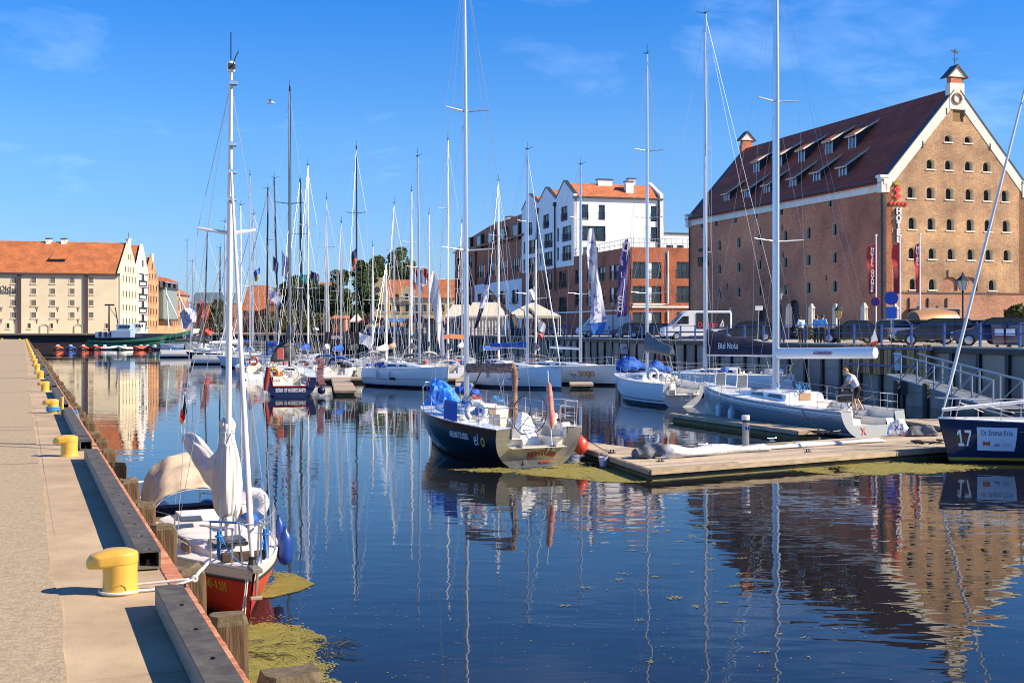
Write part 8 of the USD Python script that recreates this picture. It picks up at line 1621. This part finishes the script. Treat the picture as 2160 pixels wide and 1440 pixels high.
# timber screen and sign on the quay wall, number boards, lifebuoy stand
fen = thing('timber_screen', 'brown timber board screen hung on the quay wall below the black cars', 'screen', f(66, 0.5, -1.6)); rr = random.Random(2)
for i in range(24):
    o = f(62.2 + 0.36 * i, 0.46, -1.55); part('board', MB().obox(o, FA * 0.32, FN * 0.04, (0, 0, 1.62 + rr.uniform(-0.04, 0.05))), (wood_pile, M('screen_board', (0.32, 0.16, 0.05), 0.8, col2=(0.42, 0.23, 0.09), scale=3, stretch=(5, 5, 1)))[i % 3 > 0], fen, world=True)
for z in (-1.1, -0.15): part('rail', MB().obox(f(62.0, 0.51, z), FA * 8.9, FN * 0.06, (0, 0, 0.1)), blue_rail, fen, world=True)
def board(px, y, w, hgt, label, n=0.5, D=None):
    k = (px - 1080) / FOCAL; DD = (36.8 - n) / (k + 0.2451); p = at(px, y, DD); t = thing('berth_board', label, 'sign board', (p[0], p[1], p[2] - hgt / 2), QH + math.pi / 2 if False else math.atan2(-p[0], p[1]))
    part('board', MB().cbox((0, 0, hgt / 2), (w, 0.05, hgt), 0, 0.012), M('board_pale', (0.60, 0.63, 0.68), 0.5), t); m = MB().ring((0, -0.035, hgt * 0.52), w * 0.24, 0.03, XU, UP, 16, 5, -0.5, 4.2); m.tube([(-w * .1, -0.035, hgt * .45), (w * .15, -0.035, hgt * .7)], 0.03, 4); part('emblem', m, M('board_grey_mark', (0.22, 0.24, 0.28), 0.6), t)
    part('post', MB().cbox((0, 0.08, -0.6), (w * 0.6, 0.08, 1.4)), steel_dark, t); return t
board(1902, 762, 0.72, 0.95, 'white mooring board with grey emblem beside the timber screen'); board(1490, 748, 0.62, 0.9, 'white mooring board under the boom with the navy cover'); board(1318, 736, 0.75, 0.85, 'white mooring board on the wall beside the blue tarpaulins'); board(1180, 735, 0.75, 0.85, 'white mooring board between the two white bows'); board(1018, 735, 0.75, 0.85, 'white mooring board near the blue boom cover')
p = pq(1398, -0.6); t = thing('lifebuoy_stand', 'orange lifebuoy stand on the quay wall beside the grey boom cover', 'lifebuoy stand', (p[0], p[1], 0.9)); zc = zz(752, p[1]) - 0.9
m = MB().ring((0, 0, zc), 0.36, 0.09, XU, UP, 20, 8); part('ring', m, M('buoy_orange', (0.62, 0.11, 0.03), 0.6), t); part('bracket', MB().cbox((0, 0.1, zc - 0.7), (0.25, 0.12, 0.9), 0, 0.02), M('yellow_bracket', (0.6, 0.36, 0.1), 0.6), t)
# gangway down to a hidden pontoon
gw = thing('gangway', 'grey-white lattice gangway sloping down from the quay wall', 'gangway', (20.0, 55, 0.9)); gm = M('gangway_grey_paint', (0.23, 0.28, 0.32), 0.5, 0.2)
A, B_ = np.array([19.7, 61.0, 1.75]), np.array([20.3, 49.0, 0.85]); du = unit(B_ - A); sdv = unit(np.cross(du, UP))
part('deck', MB().beam(A + sdv * 0.6, B_ + sdv * 0.6, 1.2, 0.08), M('gangway_grating', (0.16, 0.18, 0.2), 0.6), gw, world=True)
for s_ in (0.0, 1.2):
    n = 6; lo = [A + (B_ - A) * k / n + sdv * s_ for k in range(n + 1)]; hi = [q + (0, 0, 1.12) for q in lo]
    part('chord', MB().tube([lo[0], lo[-1]], 0.05, 6), gm, gw, world=True); part('chord', MB().tube([hi[0] + (B_ - A) / n * 0.5, hi[-1] - (B_ - A) / n * 0.0], 0.045, 6), gm, gw, world=True)
    for k in range(n):
        part('brace', MB().tube([lo[k], hi[k + 1] if k % 2 == 0 else hi[k + 1]], 0.03, 5), gm, gw, world=True); part('upright', MB().tube([lo[k + 1], hi[k + 1]], 0.04, 6), gm, gw, world=True)
pontoon('floating timber landing at the foot of the lattice gangway', Polygon([(16.2, 46.5), (22.2, 46.5), (21.5, 50.5), (15.6, 50.5)]), (1, 0), 0.4, 3, seed=31)
for i, D in enumerate((54.5, 58.0)): single('mooring_dolphin', ('black steel dolphin pile in the shade beside the gangway', 'black steel dolphin pile nearer the timber screen')[i], 'mooring pile', MB().lathe([(0.16, -1), (0.16, 1.55), (0.12, 1.6)], (18.3 - 0.2 * i, D, 0), 12), steel_dark)
# ---------------------------------------------------------------- things on the near walkway
WA = math.atan2(0.52, 0.854)
def sail_roll(p0, p1, r0, r1, mat, label, seed):
    p0, p1 = np.array(p0), np.array(p1); d = unit(p1 - p0); s_ = np.cross(d, UP); rr = np.random.default_rng(seed); n = 26; rg = []
    for i in range(n):
        u = i / (n - 1); r_ = (r0 + (r1 - r0) * u) * (1 + 0.16 * math.sin(13 * u + seed)) * (1 if 0 < i < n - 1 else 0.45); c = p0 + (p1 - p0) * u + s_ * 0.05 * math.sin(7 * u)
        rg.append(np.array([c + s_ * r_ * 1.35 * math.cos(a) * (1 + 0.12 * math.sin(4 * a + 9 * u)) + UP * (r_ * 0.62 + r_ * 0.75 * math.sin(a) * (1 + 0.18 * math.sin(5 * a + 12 * u))) for a in np.linspace(0, 6.283, 15)[:-1]]))
    return single('rolled_sail', label, 'rolled sail', MB().loft(rg), mat, smooth=50)
sail_roll(on(1392, 966, 0.34), on(1620, 950, 0.34), 0.24, 0.13, M('rolled_sail_white', (0.60, 0.58, 0.56), 0.7, col2=(0.44, 0.44, 0.46), scale=3, stretch=(3, 3, 3), bump=0.03, bscale=4), 'bulky white rolled sail lying along the timber walkway', 1)
sail_roll(on(1560, 951, 0.34), on(1865, 931, 0.34), 0.10, 0.08, cover_white, 'thin tail of a rolled white sail lying behind the bulky one', 2)
sail_roll(on(1336, 966, 0.34), on(1400, 964, 0.34), 0.20, 0.26, cover_grey, 'dark grey end sleeve of the rolled sail', 3)
for i, (x, y) in enumerate(((1393, 973), (1291, 955), (1482, 944), (1628, 931), (1704, 953), (1765, 915))):
    p = on(x, y, 0.335); t = thing('cleat', ('black mooring cleat at the corner of the walkway near the rolled sail', 'black cleat with a taut line at the yacht end of the walkway', 'steel cleat at the back edge behind the rolled sail', 'steel cleat near the power pedestal', 'black cleat at the front edge of the walkway', 'black cleat wound with dark line under the grey yacht')[i], 'cleat', p, WA); k = black_plastic if i in (0, 1, 4, 5) else rim
    part('base', MB().cbox((0, 0, 0.012), (0.22, 0.1, 0.024), 0, 0.005), k, t); part('stem', MB().tube([(-.05, 0, .02), (-.05, 0, .1)], .018, 6), k, t); part('stem', MB().tube([(.05, 0, .02), (.05, 0, .1)], .018, 6), k, t); part('horn', MB().tube([(-.19, 0, .12), (-.1, 0, .105), (.1, 0, .105), (.19, 0, .12)], [.014, .02, .02, .014], 6), k, t)
p = on(1573, 943, 0.33); t = thing('power_pedestal', 'short silver power and water pedestal with white cap on the walkway', 'pedestal', p, WA); part('column', MB().lathe([(.15, 0), (.15, .03), (.105, .05), (.105, .86)], n=14), silver, t, smooth=40); part('cap', MB().lathe([(.13, .86), (.13, .98), (.11, 1.0)], n=14), white_gel, t, smooth=40); part('light_ring', MB().lathe([(.108, .78), (.112, .80), (.112, .84), (.108, .86)], n=14), black_plastic, t)
for a in (-1.2, -2.2): part('socket', MB().cbox((.105 * math.cos(a), .105 * math.sin(a), .6), (.07, .07, .11), a, 0.01), fender_blue, t)
p = on(1897, 926, 0.335); t = thing('sail_bag', 'white plastic bag with blue and red print beside the stern of the grey yacht', 'bag', p); bunch(t, 'cloth', [p + np.array(q) for q in ((-.42, 0, 0), (.42, 0, 0), (-.3, .35, 0), (.32, .35, 0), (-.3, .1, .45), (.2, .1, .58), (0, .2, .52), (-.05, .0, .56))], M('white_bag_print', (0.66, 0.68, 0.72), 0.5), 41, size=0.03)
m = MB(); text_on(m, 'X3', 0.18, p + (-.22, -.10, .28), (1, 0, 0.18), UP, (0, -1, 0.3), 0.01, True, proud=0.03); part('print', m, fender_blue, t, world=True); m = MB(); text_on(m, 'X', 0.12, p + (.05, -.12, .12), (1, 0, 0.1), UP, (0, -1, 0.3), 0.01, True, proud=0.03); part('print', m, red_sign, t, world=True)
p = on(1948, 927, 0.335); t = thing('kit_bag', 'long dark grey kit bag on the walkway by the navy bow', 'bag', p); bunch(t, 'cloth', [p + np.array(q) for q in ((-.5, 0, 0), (.5, 0, 0), (-.5, .4, 0), (.5, .4, 0), (-.4, .1, .3), (.4, .1, .34), (.4, .3, .3), (-.4, .3, .3))], cover_grey, 43, size=0.04)
for i, (x, y, lab) in enumerate(((1745, 914, 'tangle of black rope on the deck edge beneath the grey yacht'), (1960, 934, 'tangle of black rope in front of the navy bow'))):
    p = on(x, y, 0.35); m = MB(); rr = random.Random(i)
    for j in range(9): m.ring(p + (rr.uniform(-.4, .4), rr.uniform(-.2, .2), 0.02 * j * 0.5), rr.uniform(.1, .2), .018, (1, 0, rr.uniform(-.2, .2)), (0, 1, rr.uniform(-.2, .2)), 12, 5)
    single('rope_tangle', lab, 'rope', m, M('black_rope', (0.02, 0.02, 0.022), 0.85))
p = on(1272, 962, 0.30); t = thing('bucket', 'lilac-white bucket hanging under the edge of the walkway', 'bucket', p - (0, 0.15, 0.28)); part('tub', MB().lathe([(.10, 0), (.145, .27), (.155, .28), (.14, .285), (.095, .02)], n=16), M('lilac_plastic', (0.50, 0.47, 0.62), 0.4), t, smooth=40); part('handle', MB().ring((0, 0, .27), .145, .008, (1, 0, 0), (0, 0.3, 1), 12, 5, 0, math.pi), wire, t)
def line(name, label, pts, r=0.010, mat=rope_white, sag=0.0):
    a, b = np.array(pts[0], float), np.array(pts[-1], float)
    if len(pts) == 2: P_ = [a + (b - a) * u - np.array([0, 0, sag * 4 * u * (1 - u)]) for u in np.linspace(0, 1, 13)]
    else: P_ = pts
    return single(name, label, 'rope', MB().tube(P_, r, 5), mat)
line('mooring_line', 'dark mooring line from the black racing yacht quarter to the walkway cleat', (world_of(elan, elan.h.deck(0.03, -0.95)), on(1291, 955, 0.43)), 0.012, M('black_rope', (0.02, 0.02, 0.022), 0.85), 0.12)
line('mooring_line', 'black mooring line from the grey yacht side down to the deck', (world_of(grey, grey.h.p(0.2, 0.9, 1, 0.03)), on(1747, 914, 0.38)), 0.016, M('black_rope', (0.02, 0.02, 0.022), 0.85), 0.18)
line('mooring_line', 'pale mooring line from the grey yacht bow to the finger jetty', (world_of(grey, grey.h.p(0.98, 0.8, 1, 0.03)), on(1446, 874, 0.38)), 0.014, rope_white, 0.15)
line('mooring_line', 'white spring line slanting along the side of the grey yacht', (world_of(grey, grey.h.p(0.72, 1.1, 1, 0.04)), world_of(grey, grey.h.p(0.92, 0.1, 1, 0.3))), 0.010, rope_white, 0.05)
# ================================================================ banners and flags among the masts
def hang(name, label, pts, w, D, mats, cat='flag', fold=0.12, n=16, taper=None):
    """Cloth hanging along a line of picture points (top to bottom), w metres wide, split into coloured bands."""
    P_ = [at(x, y, D) for x, y in pts]; T_ = np.linspace(0, 1, len(P_)); c = lambda u: np.array([np.interp(u, T_, [p_[k] for p_ in P_]) for k in range(3)]); t = thing(name, label, cat, c(1.0))
    b = len(mats)
    for i, (nm, mt) in enumerate(mats):
        m = MB(); us = np.linspace(i / b, (i + 1) / b, n)
        for u0, u1 in zip(us[:-1], us[1:]):
            for k in range(4):
                def pt(u, k): ww = w * (np.interp(u, *taper) if taper else 1); s_ = k / 4 - 0.5; return c(u) + np.array([s_ * ww, fold * w * math.sin(9 * u + 5 * s_), 0.12 * w * s_])
                m.quad(pt(u1, k), pt(u1, k + 1), pt(u0, k + 1), pt(u0, k))
        part(nm, m, mt, t, world=True)
    return t
white_fl, blue_fl, purple_fl, navy_fl, teal_fl, yel_fl, org_fl = (M('cloth_' + n_, c_, 0.75, translucent=0.3) for n_, c_ in (('white', (0.72, 0.71, 0.72)), ('blue', (0.03, 0.14, 0.50)), ('purple', (0.13, 0.085, 0.27)), ('navy', (0.015, 0.025, 0.09)), ('teal', (0.02, 0.30, 0.30)), ('yellow', (0.60, 0.38, 0.05)), ('orange', (0.65, 0.12, 0.05))))
mixed = M('printed_white_cloth', (0.66, 0.66, 0.72), 0.75, col2=(0.10, 0.12, 0.38), scale=2.2, lo=0.5, hi=0.6, translucent=0.2)
t = hang('tall_banner', 'tall purple feather banner with white lettering on the quay', [(1322, 505), (1316, 560), (1314, 600), (1311, 668)], 0.95, 117, [('cloth', purple_fl)], 'banner', taper=([0, 0.12, 0.3, 1], [0.35, 0.9, 1.0, 1.0]))
m = MB()
for ch, hh, x, y in (('o', .45, 1316, 516), ('O', .85, 1319.5, 530), ('l', .5, 1312, 560), ('l', .5, 1311, 585), ('S', .7, 1308.5, 640), ('o', .7, 1308, 657)): text_on(m, ch, hh, at(x, y, 116.8), XU, UP, -YU, 0.01, True, centre=True)
part('lettering', m, white_fl, t, world=True); part('pole', MB().tube([at(1326, 500, 117), at(1306, 712, 117)], 0.045, 6), white_mast, t, world=True)
hang('long_flag', 'long white and blue flag hanging beside the mast of the orange-lettered yacht', [(1246, 482), (1250, 560), (1258, 610), (1262, 680), (1262, 705)], 0.95, 88, [('top', mixed), ('middle', white_fl), ('lower', mixed), ('hem', blue_fl)], taper=([0, 0.15, 0.4, 0.75, 1], [0.4, 0.8, 0.55, 1.25, 0.7]))
t = hang('long_pennant', 'tall narrow white sail-shaped banner leaning across the yacht cluster', [(913, 572), (918, 620), (926, 680), (935, 750)], 0.85, 92, [('cloth', white_fl)], 'banner', taper=([0, 0.1, 0.35, 1], [0.2, 0.7, 0.9, 0.35]))
t = hang('rolled_banner', 'dark navy spiral-printed banner slung between mast and quay', [(1034, 545), (1027, 600), (1016, 650), (1003, 692)], 0.55, 108, [('upper', navy_fl), ('middle', mixed), ('lower', navy_fl)], 'banner', taper=([0, 0.3, 1], [0.25, 1.1, 0.5]))
for x, y0, y1, D, w, mt, lab in ((1128, 603, 648, 100, 0.85, white_fl, 'white pennant on the stay right of the marquee'), (1136, 672, 712, 100, 0.7, white_fl, 'lower white pennant in front of the railing'), (1056, 503, 531, 40.0, 0.0, white_fl, ''), (567, 608, 650, 112, 1.5, mixed, 'white and blue square flag hung among the dark masts'), (548, 562, 600, 100, 0.6, blue_fl, 'blue and yellow flag on the mast of the small blue yacht'), (594, 527, 612, 118, 1.0, mixed, 'printed banner on a raked dark mast'), (575, 536, 590, 124, 0.7, navy_fl, 'dark waving flag with pale script between the black masts'), (752, 520, 575, 104, 0.6, navy_fl, 'dark navy flag with red corner on the black mast with crossbars'), (632, 575, 600, 116, 1.0, teal_fl, 'teal flag on the thick raked mast'), (655, 570, 600, 108, 0.9, navy_fl, 'small dark triangular flag beside the white mast'), (413, 640, 700, 190, 3.0, mixed, 'big white and red printed flag before the green ship'), (421, 630, 690, 188, 1.8, org_fl, 'orange feather banner beside the printed flag'), (447, 690, 715, 180, 2.4, M('dutch_red_cloth', (0.55, 0.06, 0.03), 0.75, translucent=0.2), 'red ensign drooping at the stern of the leaning-mast yacht'), (1145, 700, 718, 96, 0.5, red_sign, 'small white and red ensign on a stern behind the bow'), (757, 700, 740, 98, 1.5, white_fl, 'pale folded sail hoisted half way on the black-masted racer'), (672, 690, 700, 100, 0.6, white_fl, 'small white triangular flag in the rigging'), (1843, 600, 601, 60, 0, white_fl, '')):
    if not lab: continue
    pos = at(x, y0, D); H_ = (y1 - y0) * D / FOCAL; t = thing('flag', lab, 'flag', pos - (0, 0, H_)); sg = 1 if (x * 7 + y0) % 3 else -1
    for nm, ma, va, vb in (('cloth', mt, 0.0, 0.62), ('lower', yel_fl if 'yellow' in lab else org_fl if 'red corner' in lab else mt, 0.62, 1.0)):
        m = MB(); N = 8
        def fp(u, v): return pos + np.array([sg * w * u * (0.85 - 0.25 * v), 0.14 * w * math.sin(7 * u + 3 * v) , -H_ * (v * (0.62 - 0.08 * u) + 0.38 * u ** 1.3) - 0.05 * H_ * math.sin(6 * u + 2 * v)])
        for i in range(N):
            for j in range(N):
                u0, u1, v0, v1 = i / N, (i + 1) / N, va + (vb - va) * j / N, va + (vb - va) * (j + 1) / N; m.quad(fp(u0, v1), fp(u1, v1), fp(u1, v0), fp(u0, v0))
        part(nm, m, ma, t, world=True)
# ================================================================ ships and dinghies at the basin end
def ship(name, label, x0, x1, y, B, fb, fs, hullm, bott, rz=0.0):
    h = Hull(x1 - x0, B, fb, fs, 0.75, 0.06, 0.3, 2.6, zk=-0.5, sag=0.35); t = thing(name, label, 'ship', ((x0 + x1) / 2, y, 0), rz); t.h = h
    part('hull', h.band(0.5, None, nz=8), hullm, t, smooth=35); part('bottom_paint', h.band(-9, 0.5, nz=3), bott, t, smooth=35); part('transom', h.transom(), hullm, t)
    mb = MB(); ts = np.linspace(0, 1, 20)
    for a, b in zip(ts[:-1], ts[1:]): mb.quad(h.deck(a, -1) - (0, 0, .5), h.deck(b, -1) - (0, 0, .5), h.deck(b, 1) - (0, 0, .5), h.deck(a, 1) - (0, 0, .5))
    part('deck', mb, M('grey_deck', (0.25, 0.26, 0.26), 0.8), t); part('rubbing_strake', MB().tube([h.p(u, h.sheer(u) * 0.75, -1, 0.05) for u in np.linspace(0, 1, 20)], 0.14, 6), black_plastic, t); return t, h
green = M('ship_green', (0.012, 0.13, 0.075), 0.4, col2=(0.02, 0.17, 0.10), scale=0.5); lblue = M('ship_pale_blue', (0.28, 0.38, 0.52), 0.45); ship_white = M('ship_white', (0.66, 0.66, 0.64), 0.5)
D = 244; (xa, _), (xb, _) = xy(188, D), xy(352, D)
t, h = ship('trawler', 'green-hulled trawler with pale blue deckhouse before the cream granary', xa, xb, D, 5.0, 2.7, 1.9, green, antifoul['black'])
L_ = xb - xa
def blk(t, px0, px1, y0, y1, D, dep, mat, nm): a, b = at(px0, y1, D), at(px1, y0, D); return part(nm, MB().cbox(((a[0] + b[0]) / 2, D, (a[2] + b[2]) / 2), (b[0] - a[0], dep, b[2] - a[2]), 0, 0.12), mat, t, world=True)
blk(t, 206, 240, 699, 712, D, 3.2, lblue, 'deckhouse'); dh = blk(t, 240, 282, 696, 712, D, 3.6, lblue, 'deckhouse'); wh = blk(t, 250, 278, 683, 696, D, 3.0, lblue, 'wheelhouse')
for k in range(4): a = at(254 + 6 * k, 689, D - 1.53); part('window', MB().cbox(a, (0.38, 0.04, 0.5)), dark_win, wh, world=True)
for k in range(3): a = at(212 + 11 * k, 705, D - 1.63); part('door', MB().cbox(a, (0.5, 0.04, 1.0)), black_plastic, t, world=True)
part('mast', MB().tube([at(230, 700, D), at(230, 643, D)], [0.2, 0.14], 8), black_plastic, t, world=True); part('crosstree', MB().beam(at(221, 643, D), at(241, 643, D), 0.25, 0.3), black_plastic, t, world=True); part('derrick', MB().tube([at(250, 690, D), at(243, 648, D)], [0.14, 0.1], 6), black_plastic, t, world=True); part('stay', MB().tube([at(231, 648, D), at(247, 672, D)], 0.06, 5), black_plastic, t, world=True)
D = 247; (xa, _), (xb, _) = xy(282, D), xy(424, D)
t, h = ship('cutter', 'dark and bright green workboat with white wheelhouse and high bow', xa, xb, D, 5.4, 4.3, 2.2, green, antifoul['black'])
wh = blk(t, 285, 303, 681, 700, D, 3.2, ship_white, 'wheelhouse')
for k in range(3): a = at(288 + 6 * k, 687, D - 1.63); part('window', MB().cbox(a, (0.34, 0.04, 0.5)), dark_win, wh, world=True)
m = MB(); side_quad(h, m, 0.05, 0.52, 1.7, 3.1, -1, 0.06, 10); part('dark_bulwark', m, paints['navy'], t)
m = MB(); side_quad(h, m, 0.9, 0.985, 1.2, 4.1, -1, 0.06, 6); part('white_stem', m, ship_white, t)
for p0, p1 in (((356, 692), (350, 606)), ((384, 690), (377, 612)), ((350, 618), (375, 670)), ((377, 622), (402, 676))): part('spar', MB().tube([at(*p0, D), at(*p1, D)], [0.16, 0.1], 6), cream_gel, t, world=True)
m = MB(); on_side(h, m, 'GDY', 0.76, 2.3, 0.5, 2.2, side=-1, out=0.1); part('lettering', m, sg_white, t)
def dinghy(px, D, L, mat, label, rz, people=False):
    p = np.array((*xy(px, D), 0.0)); t = thing('dinghy', label, 'dinghy', p, rz); m = MB(); pts = [(-L / 2, 0.75, 0.32), (L * 0.15, 0.78, 0.34), (L * 0.38, 0.45, 0.5), (L / 2, 0, 0.62), (L * 0.38, -0.45, 0.5), (L * 0.15, -0.78, 0.34), (-L / 2, -0.75, 0.32)]; m.tube(pts, [0.22, 0.26, 0.26, 0.26, 0.26, 0.26, 0.22], 8); part('tube', m, mat, t, smooth=60)
    part('floor', MB().box(-L / 2, L * 0.3, -0.6, 0.6, 0.05, 0.2), M('dinghy_floor', (0.2, 0.2, 0.2), 0.7), t); part('motor', MB().cbox((-L / 2 - 0.1, 0, 0.75), (0.35, 0.35, 0.6), 0, 0.06), black_plastic, t); part('console', MB().cbox((-0.1, 0, 0.6), (0.5, 0.6, 0.8), 0, 0.08), ship_white, t); return t
orb = M('dinghy_orange', (0.62, 0.10, 0.02), 0.5)
for px, mat, lab in ((122, orb, 'orange rubber dinghy at the end of the row under the granary'), (149, M('dinghy_blue', (0.02, 0.08, 0.36), 0.5), 'blue rubber dinghy between two orange ones'), (176, M('dinghy_orange_red', (0.60, 0.07, 0.02), 0.5), 'orange dinghy third in the row beside the blue one'), (202, M('dinghy_dark_red', (0.40, 0.03, 0.02), 0.5), 'dark red dinghy next to the white lifebuoy'), (222, fender_white, 'long pale grey dinghy before the trawler'), (262, cover_white, 'white and grey dinghy crowded with gear'), (296, M('dinghy_vermilion', (0.62, 0.09, 0.04), 0.5), 'vermilion dinghy moored before the wheelhouse ship'), (310, M('dinghy_flame', (0.65, 0.12, 0.06), 0.5), 'flame-red dinghy with white flecks beside the vermilion one'), (325, fender_navy, 'dark navy dinghy beside the white yacht bow')): dinghy(px, 238 - (px % 3), 3.2 if px != 222 else 4.5, mat, lab, -math.pi / 2 + 0.35 if px < 215 else -math.pi / 2 - 0.4 if px > 250 else 0.0)
# printed banner fence, crates and stall things on the quay before the manor
t = thing('banner_fence', 'row of pale banners with pink prints tied to the railing', 'banner fence', (*xy(800, 236), FZ)); pink = M('pink_print', (0.55, 0.22, 0.28), 0.8)
for k in range(9): a = at(771 + 9 * k, 697, 236); part('banner', MB().box(a[0], a[0] + 0.78, 236, 236.04, FZ + 0.1, FZ + 1.3), white_fl if k % 2 else M('lilac_cloth', (0.45, 0.42, 0.55), 0.8), t, world=True); part('print', MB().box(a[0] + 0.2, a[0] + 0.55, 235.98, 235.995, FZ + 0.4, FZ + 0.95), pink if k % 2 else navy_fl, t, world=True)
for i, px in enumerate((865, 878, 888)): p = np.array((*xy(px, 226), FZ)); single('market_crate', ('pale wooden crate stack nearest the orange tent', 'slatted wooden crate before the tall-pointed tent', 'wooden crate beside the blue boxes')[i], 'crate', MB().cbox(p + (0, 0, 0.5), (0.8, 0.8, 1.0), 0.3, 0.03), M('crate_wood', (0.42, 0.28, 0.13), 0.8, col2=(0.50, 0.36, 0.18), scale=2, stretch=(1, 1, 8)))
# ================================================================ duckweed, gull
weed = M('duckweed', (0.30, 0.255, 0.04), 0.75, col2=(0.41, 0.345, 0.08), scale=5, island=0.25); weed_dk = M('wet_reed', (0.06, 0.05, 0.02), 0.7)
def weed_patch(poly, n, s0, s1, seed, edge=0.25, lift=0.006):
    """Floating leaflets spread over an outline in plan, thinning towards its edge."""
    rg = np.random.default_rng(seed); x0, y0, x1, y1 = poly.bounds; P_ = rg.uniform((x0, y0), (x1, y1), (n * 3, 2)); import shapely
    pts = shapely.points(P_); ins = shapely.contains(poly, pts); dist = shapely.distance(pts, poly.exterior); k = meshkit.fbm(np.c_[P_ * 1.3, np.zeros(len(P_))], 4, seed); keep = ins & (rg.random(len(P_)) < np.clip((k - 0.52 + np.minimum(dist / edge, 1) * 0.42) * 3.2, 0.015, 1)); P_ = P_[keep][:n]; N = len(P_); s_ = rg.uniform(s0, s1, (N, 1)); a = rg.uniform(0, 6.28, N); e1 = np.c_[np.cos(a), np.sin(a)]; e2 = np.c_[-np.sin(a), np.cos(a)]; z = rg.uniform(lift * 0.5, lift * 2.0, (N, 1)); tl = rg.uniform(-0.25, 0.25, (N, 2)) * s_
    v = np.stack([np.c_[P_ + e1 * s_, z + tl[:, :1] * 0.3], np.c_[P_ + e2 * s_ * 0.8, z + 0.002], np.c_[P_ - e1 * s_, z - 0.002 * 0], np.c_[P_ - e2 * s_ * 0.8, z + tl[:, 1:] * 0.2 + 0.002]], 1).reshape(-1, 3); i = np.arange(N)[:, None] * 4; return v, np.concatenate([i + [0, 1, 2], i + [0, 2, 3]])
def w_poly(pts): return Polygon([tuple(on(x, y, 0)[:2]) for x, y in pts]).buffer(0)
def weed_thing(label, pts, n, s0, s1, seed, edge=0.25): v, f_ = weed_patch(w_poly(pts).buffer(edge * 0.35), int(n * 1.15), s0, s1, seed, edge * 1.5); single('duckweed', label, 'duckweed', MB().add(v, f_), weed, kind='stuff')
weed_thing('thick yellow-green duckweed filling the corner between the red bow and the quay', [(470, 1300), (520, 1312), (580, 1300), (615, 1312), (635, 1335), (660, 1345), (680, 1380), (690, 1420), (688, 1445), (400, 1470)], 26000, 0.011, 0.022, 1, 0.45)
weed_thing('smaller duckweed patch on the water side of the red bow', [(545, 1250), (575, 1205), (600, 1208), (648, 1232), (620, 1245), (565, 1258)], 6000, 0.012, 0.022, 2, 0.3)
weed_thing('duckweed strip behind the silver transom along the walkway end', [(960, 992), (1050, 986), (1130, 988), (1225, 975), (1290, 980), (1368, 1005), (1368, 1016), (1280, 1014), (1180, 1004), (1080, 998)], 14000, 0.03, 0.06, 3, 0.8)
weed_thing('duckweed strip in front of the walkway by the navy bow', [(1690, 992), (1800, 980), (1900, 974), (2000, 980), (2080, 985), (2000, 994), (1880, 1000), (1760, 998)], 11000, 0.03, 0.06, 4, 0.9)
rg = np.random.default_rng(9); mbv, mbf, nn = [], [], 0
for i in range(100):
    x, y = rg.uniform(1180, 2140), rg.uniform(1060, 1430)
    if rg.random() < 0.5: x, y = 1500 + rg.normal() * 120, 1240 + rg.normal() * 60
    w_, h_ = rg.uniform(5, 26), rg.uniform(1, 4); pl = w_poly([(x + w_ * math.cos(a) * rg.uniform(0.6, 1), y + h_ * math.sin(a) * rg.uniform(0.6, 1)) for a in np.linspace(0, 6.283, 12)[:-1]])
    if pl.area < 1e-4: continue
    v, f_ = weed_patch(pl, int(20 + 170 * min(1, pl.area)), 0.010, 0.022, 50 + i, 0.25); mbv.append(v); mbf.append(f_ + nn); nn += len(v)
for i in range(500):
    x, y = rg.uniform(600, 2150), rg.uniform(1080, 1440); c = on(x, y, 0); s_ = rg.uniform(0.006, 0.016); mbv.append(np.array([c + (s_, 0, .006), c + (0, s_, .006), c + (-s_, 0, .006), c + (0, -s_, .006)])); mbf.append(np.array([[0, 1, 2], [0, 2, 3]]) + nn); nn += 4
single('duckweed', 'loose duckweed flecks drifting over the open dark water', 'duckweed', MB().add(np.vstack(mbv), np.vstack(mbf)), weed, kind='stuff')
m = MB(); rr = random.Random(5)
for i in range(60): x, y = (rr.uniform(505, 600), rr.uniform(1350, 1400)) if i < 34 else (rr.uniform(660, 740), rr.uniform(1345, 1385)); a = on(x, y, 0.012); b = a + (rr.uniform(-.28, .35), rr.uniform(-.25, .25), rr.uniform(0, 0.03)); m.tube([a, (a + b) / 2 + (0.02, 0.03, 0.015), b], 0.004, 4)
single('drift_reed', 'dark stalks of drifting reed tangled in the duckweed', 'reed', m, weed_dk, kind='stuff')
t = thing('gull', 'white gull flying high beside the tall carbon mast', 'bird', at(570, 217, 60)); m = MB().loft([np.array([(x, r_ * math.cos(a), r_ * math.sin(a)) for a in np.linspace(0, 6.283, 9)[:-1]]) for x, r_ in ((-0.2, 0.01), (-0.12, 0.05), (0.02, 0.07), (0.14, 0.045), (0.2, 0.03), (0.24, 0.008))]); part('body', m, ship_white, t, smooth=60)
for s_ in (1, -1): m = MB(); m.add([(0.08, s_ * 0.04, 0.03), (-0.06, s_ * 0.04, 0.03), (-0.04, s_ * 0.25, 0.13), (0.08, s_ * 0.25, 0.14), (-0.12, s_ * 0.55, 0.05), (-0.06, s_ * 0.5, 0.08)], [[0, 1, 2], [0, 2, 3], [3, 2, 4], [3, 4, 5]]); part('wing', m, ship_white, t)
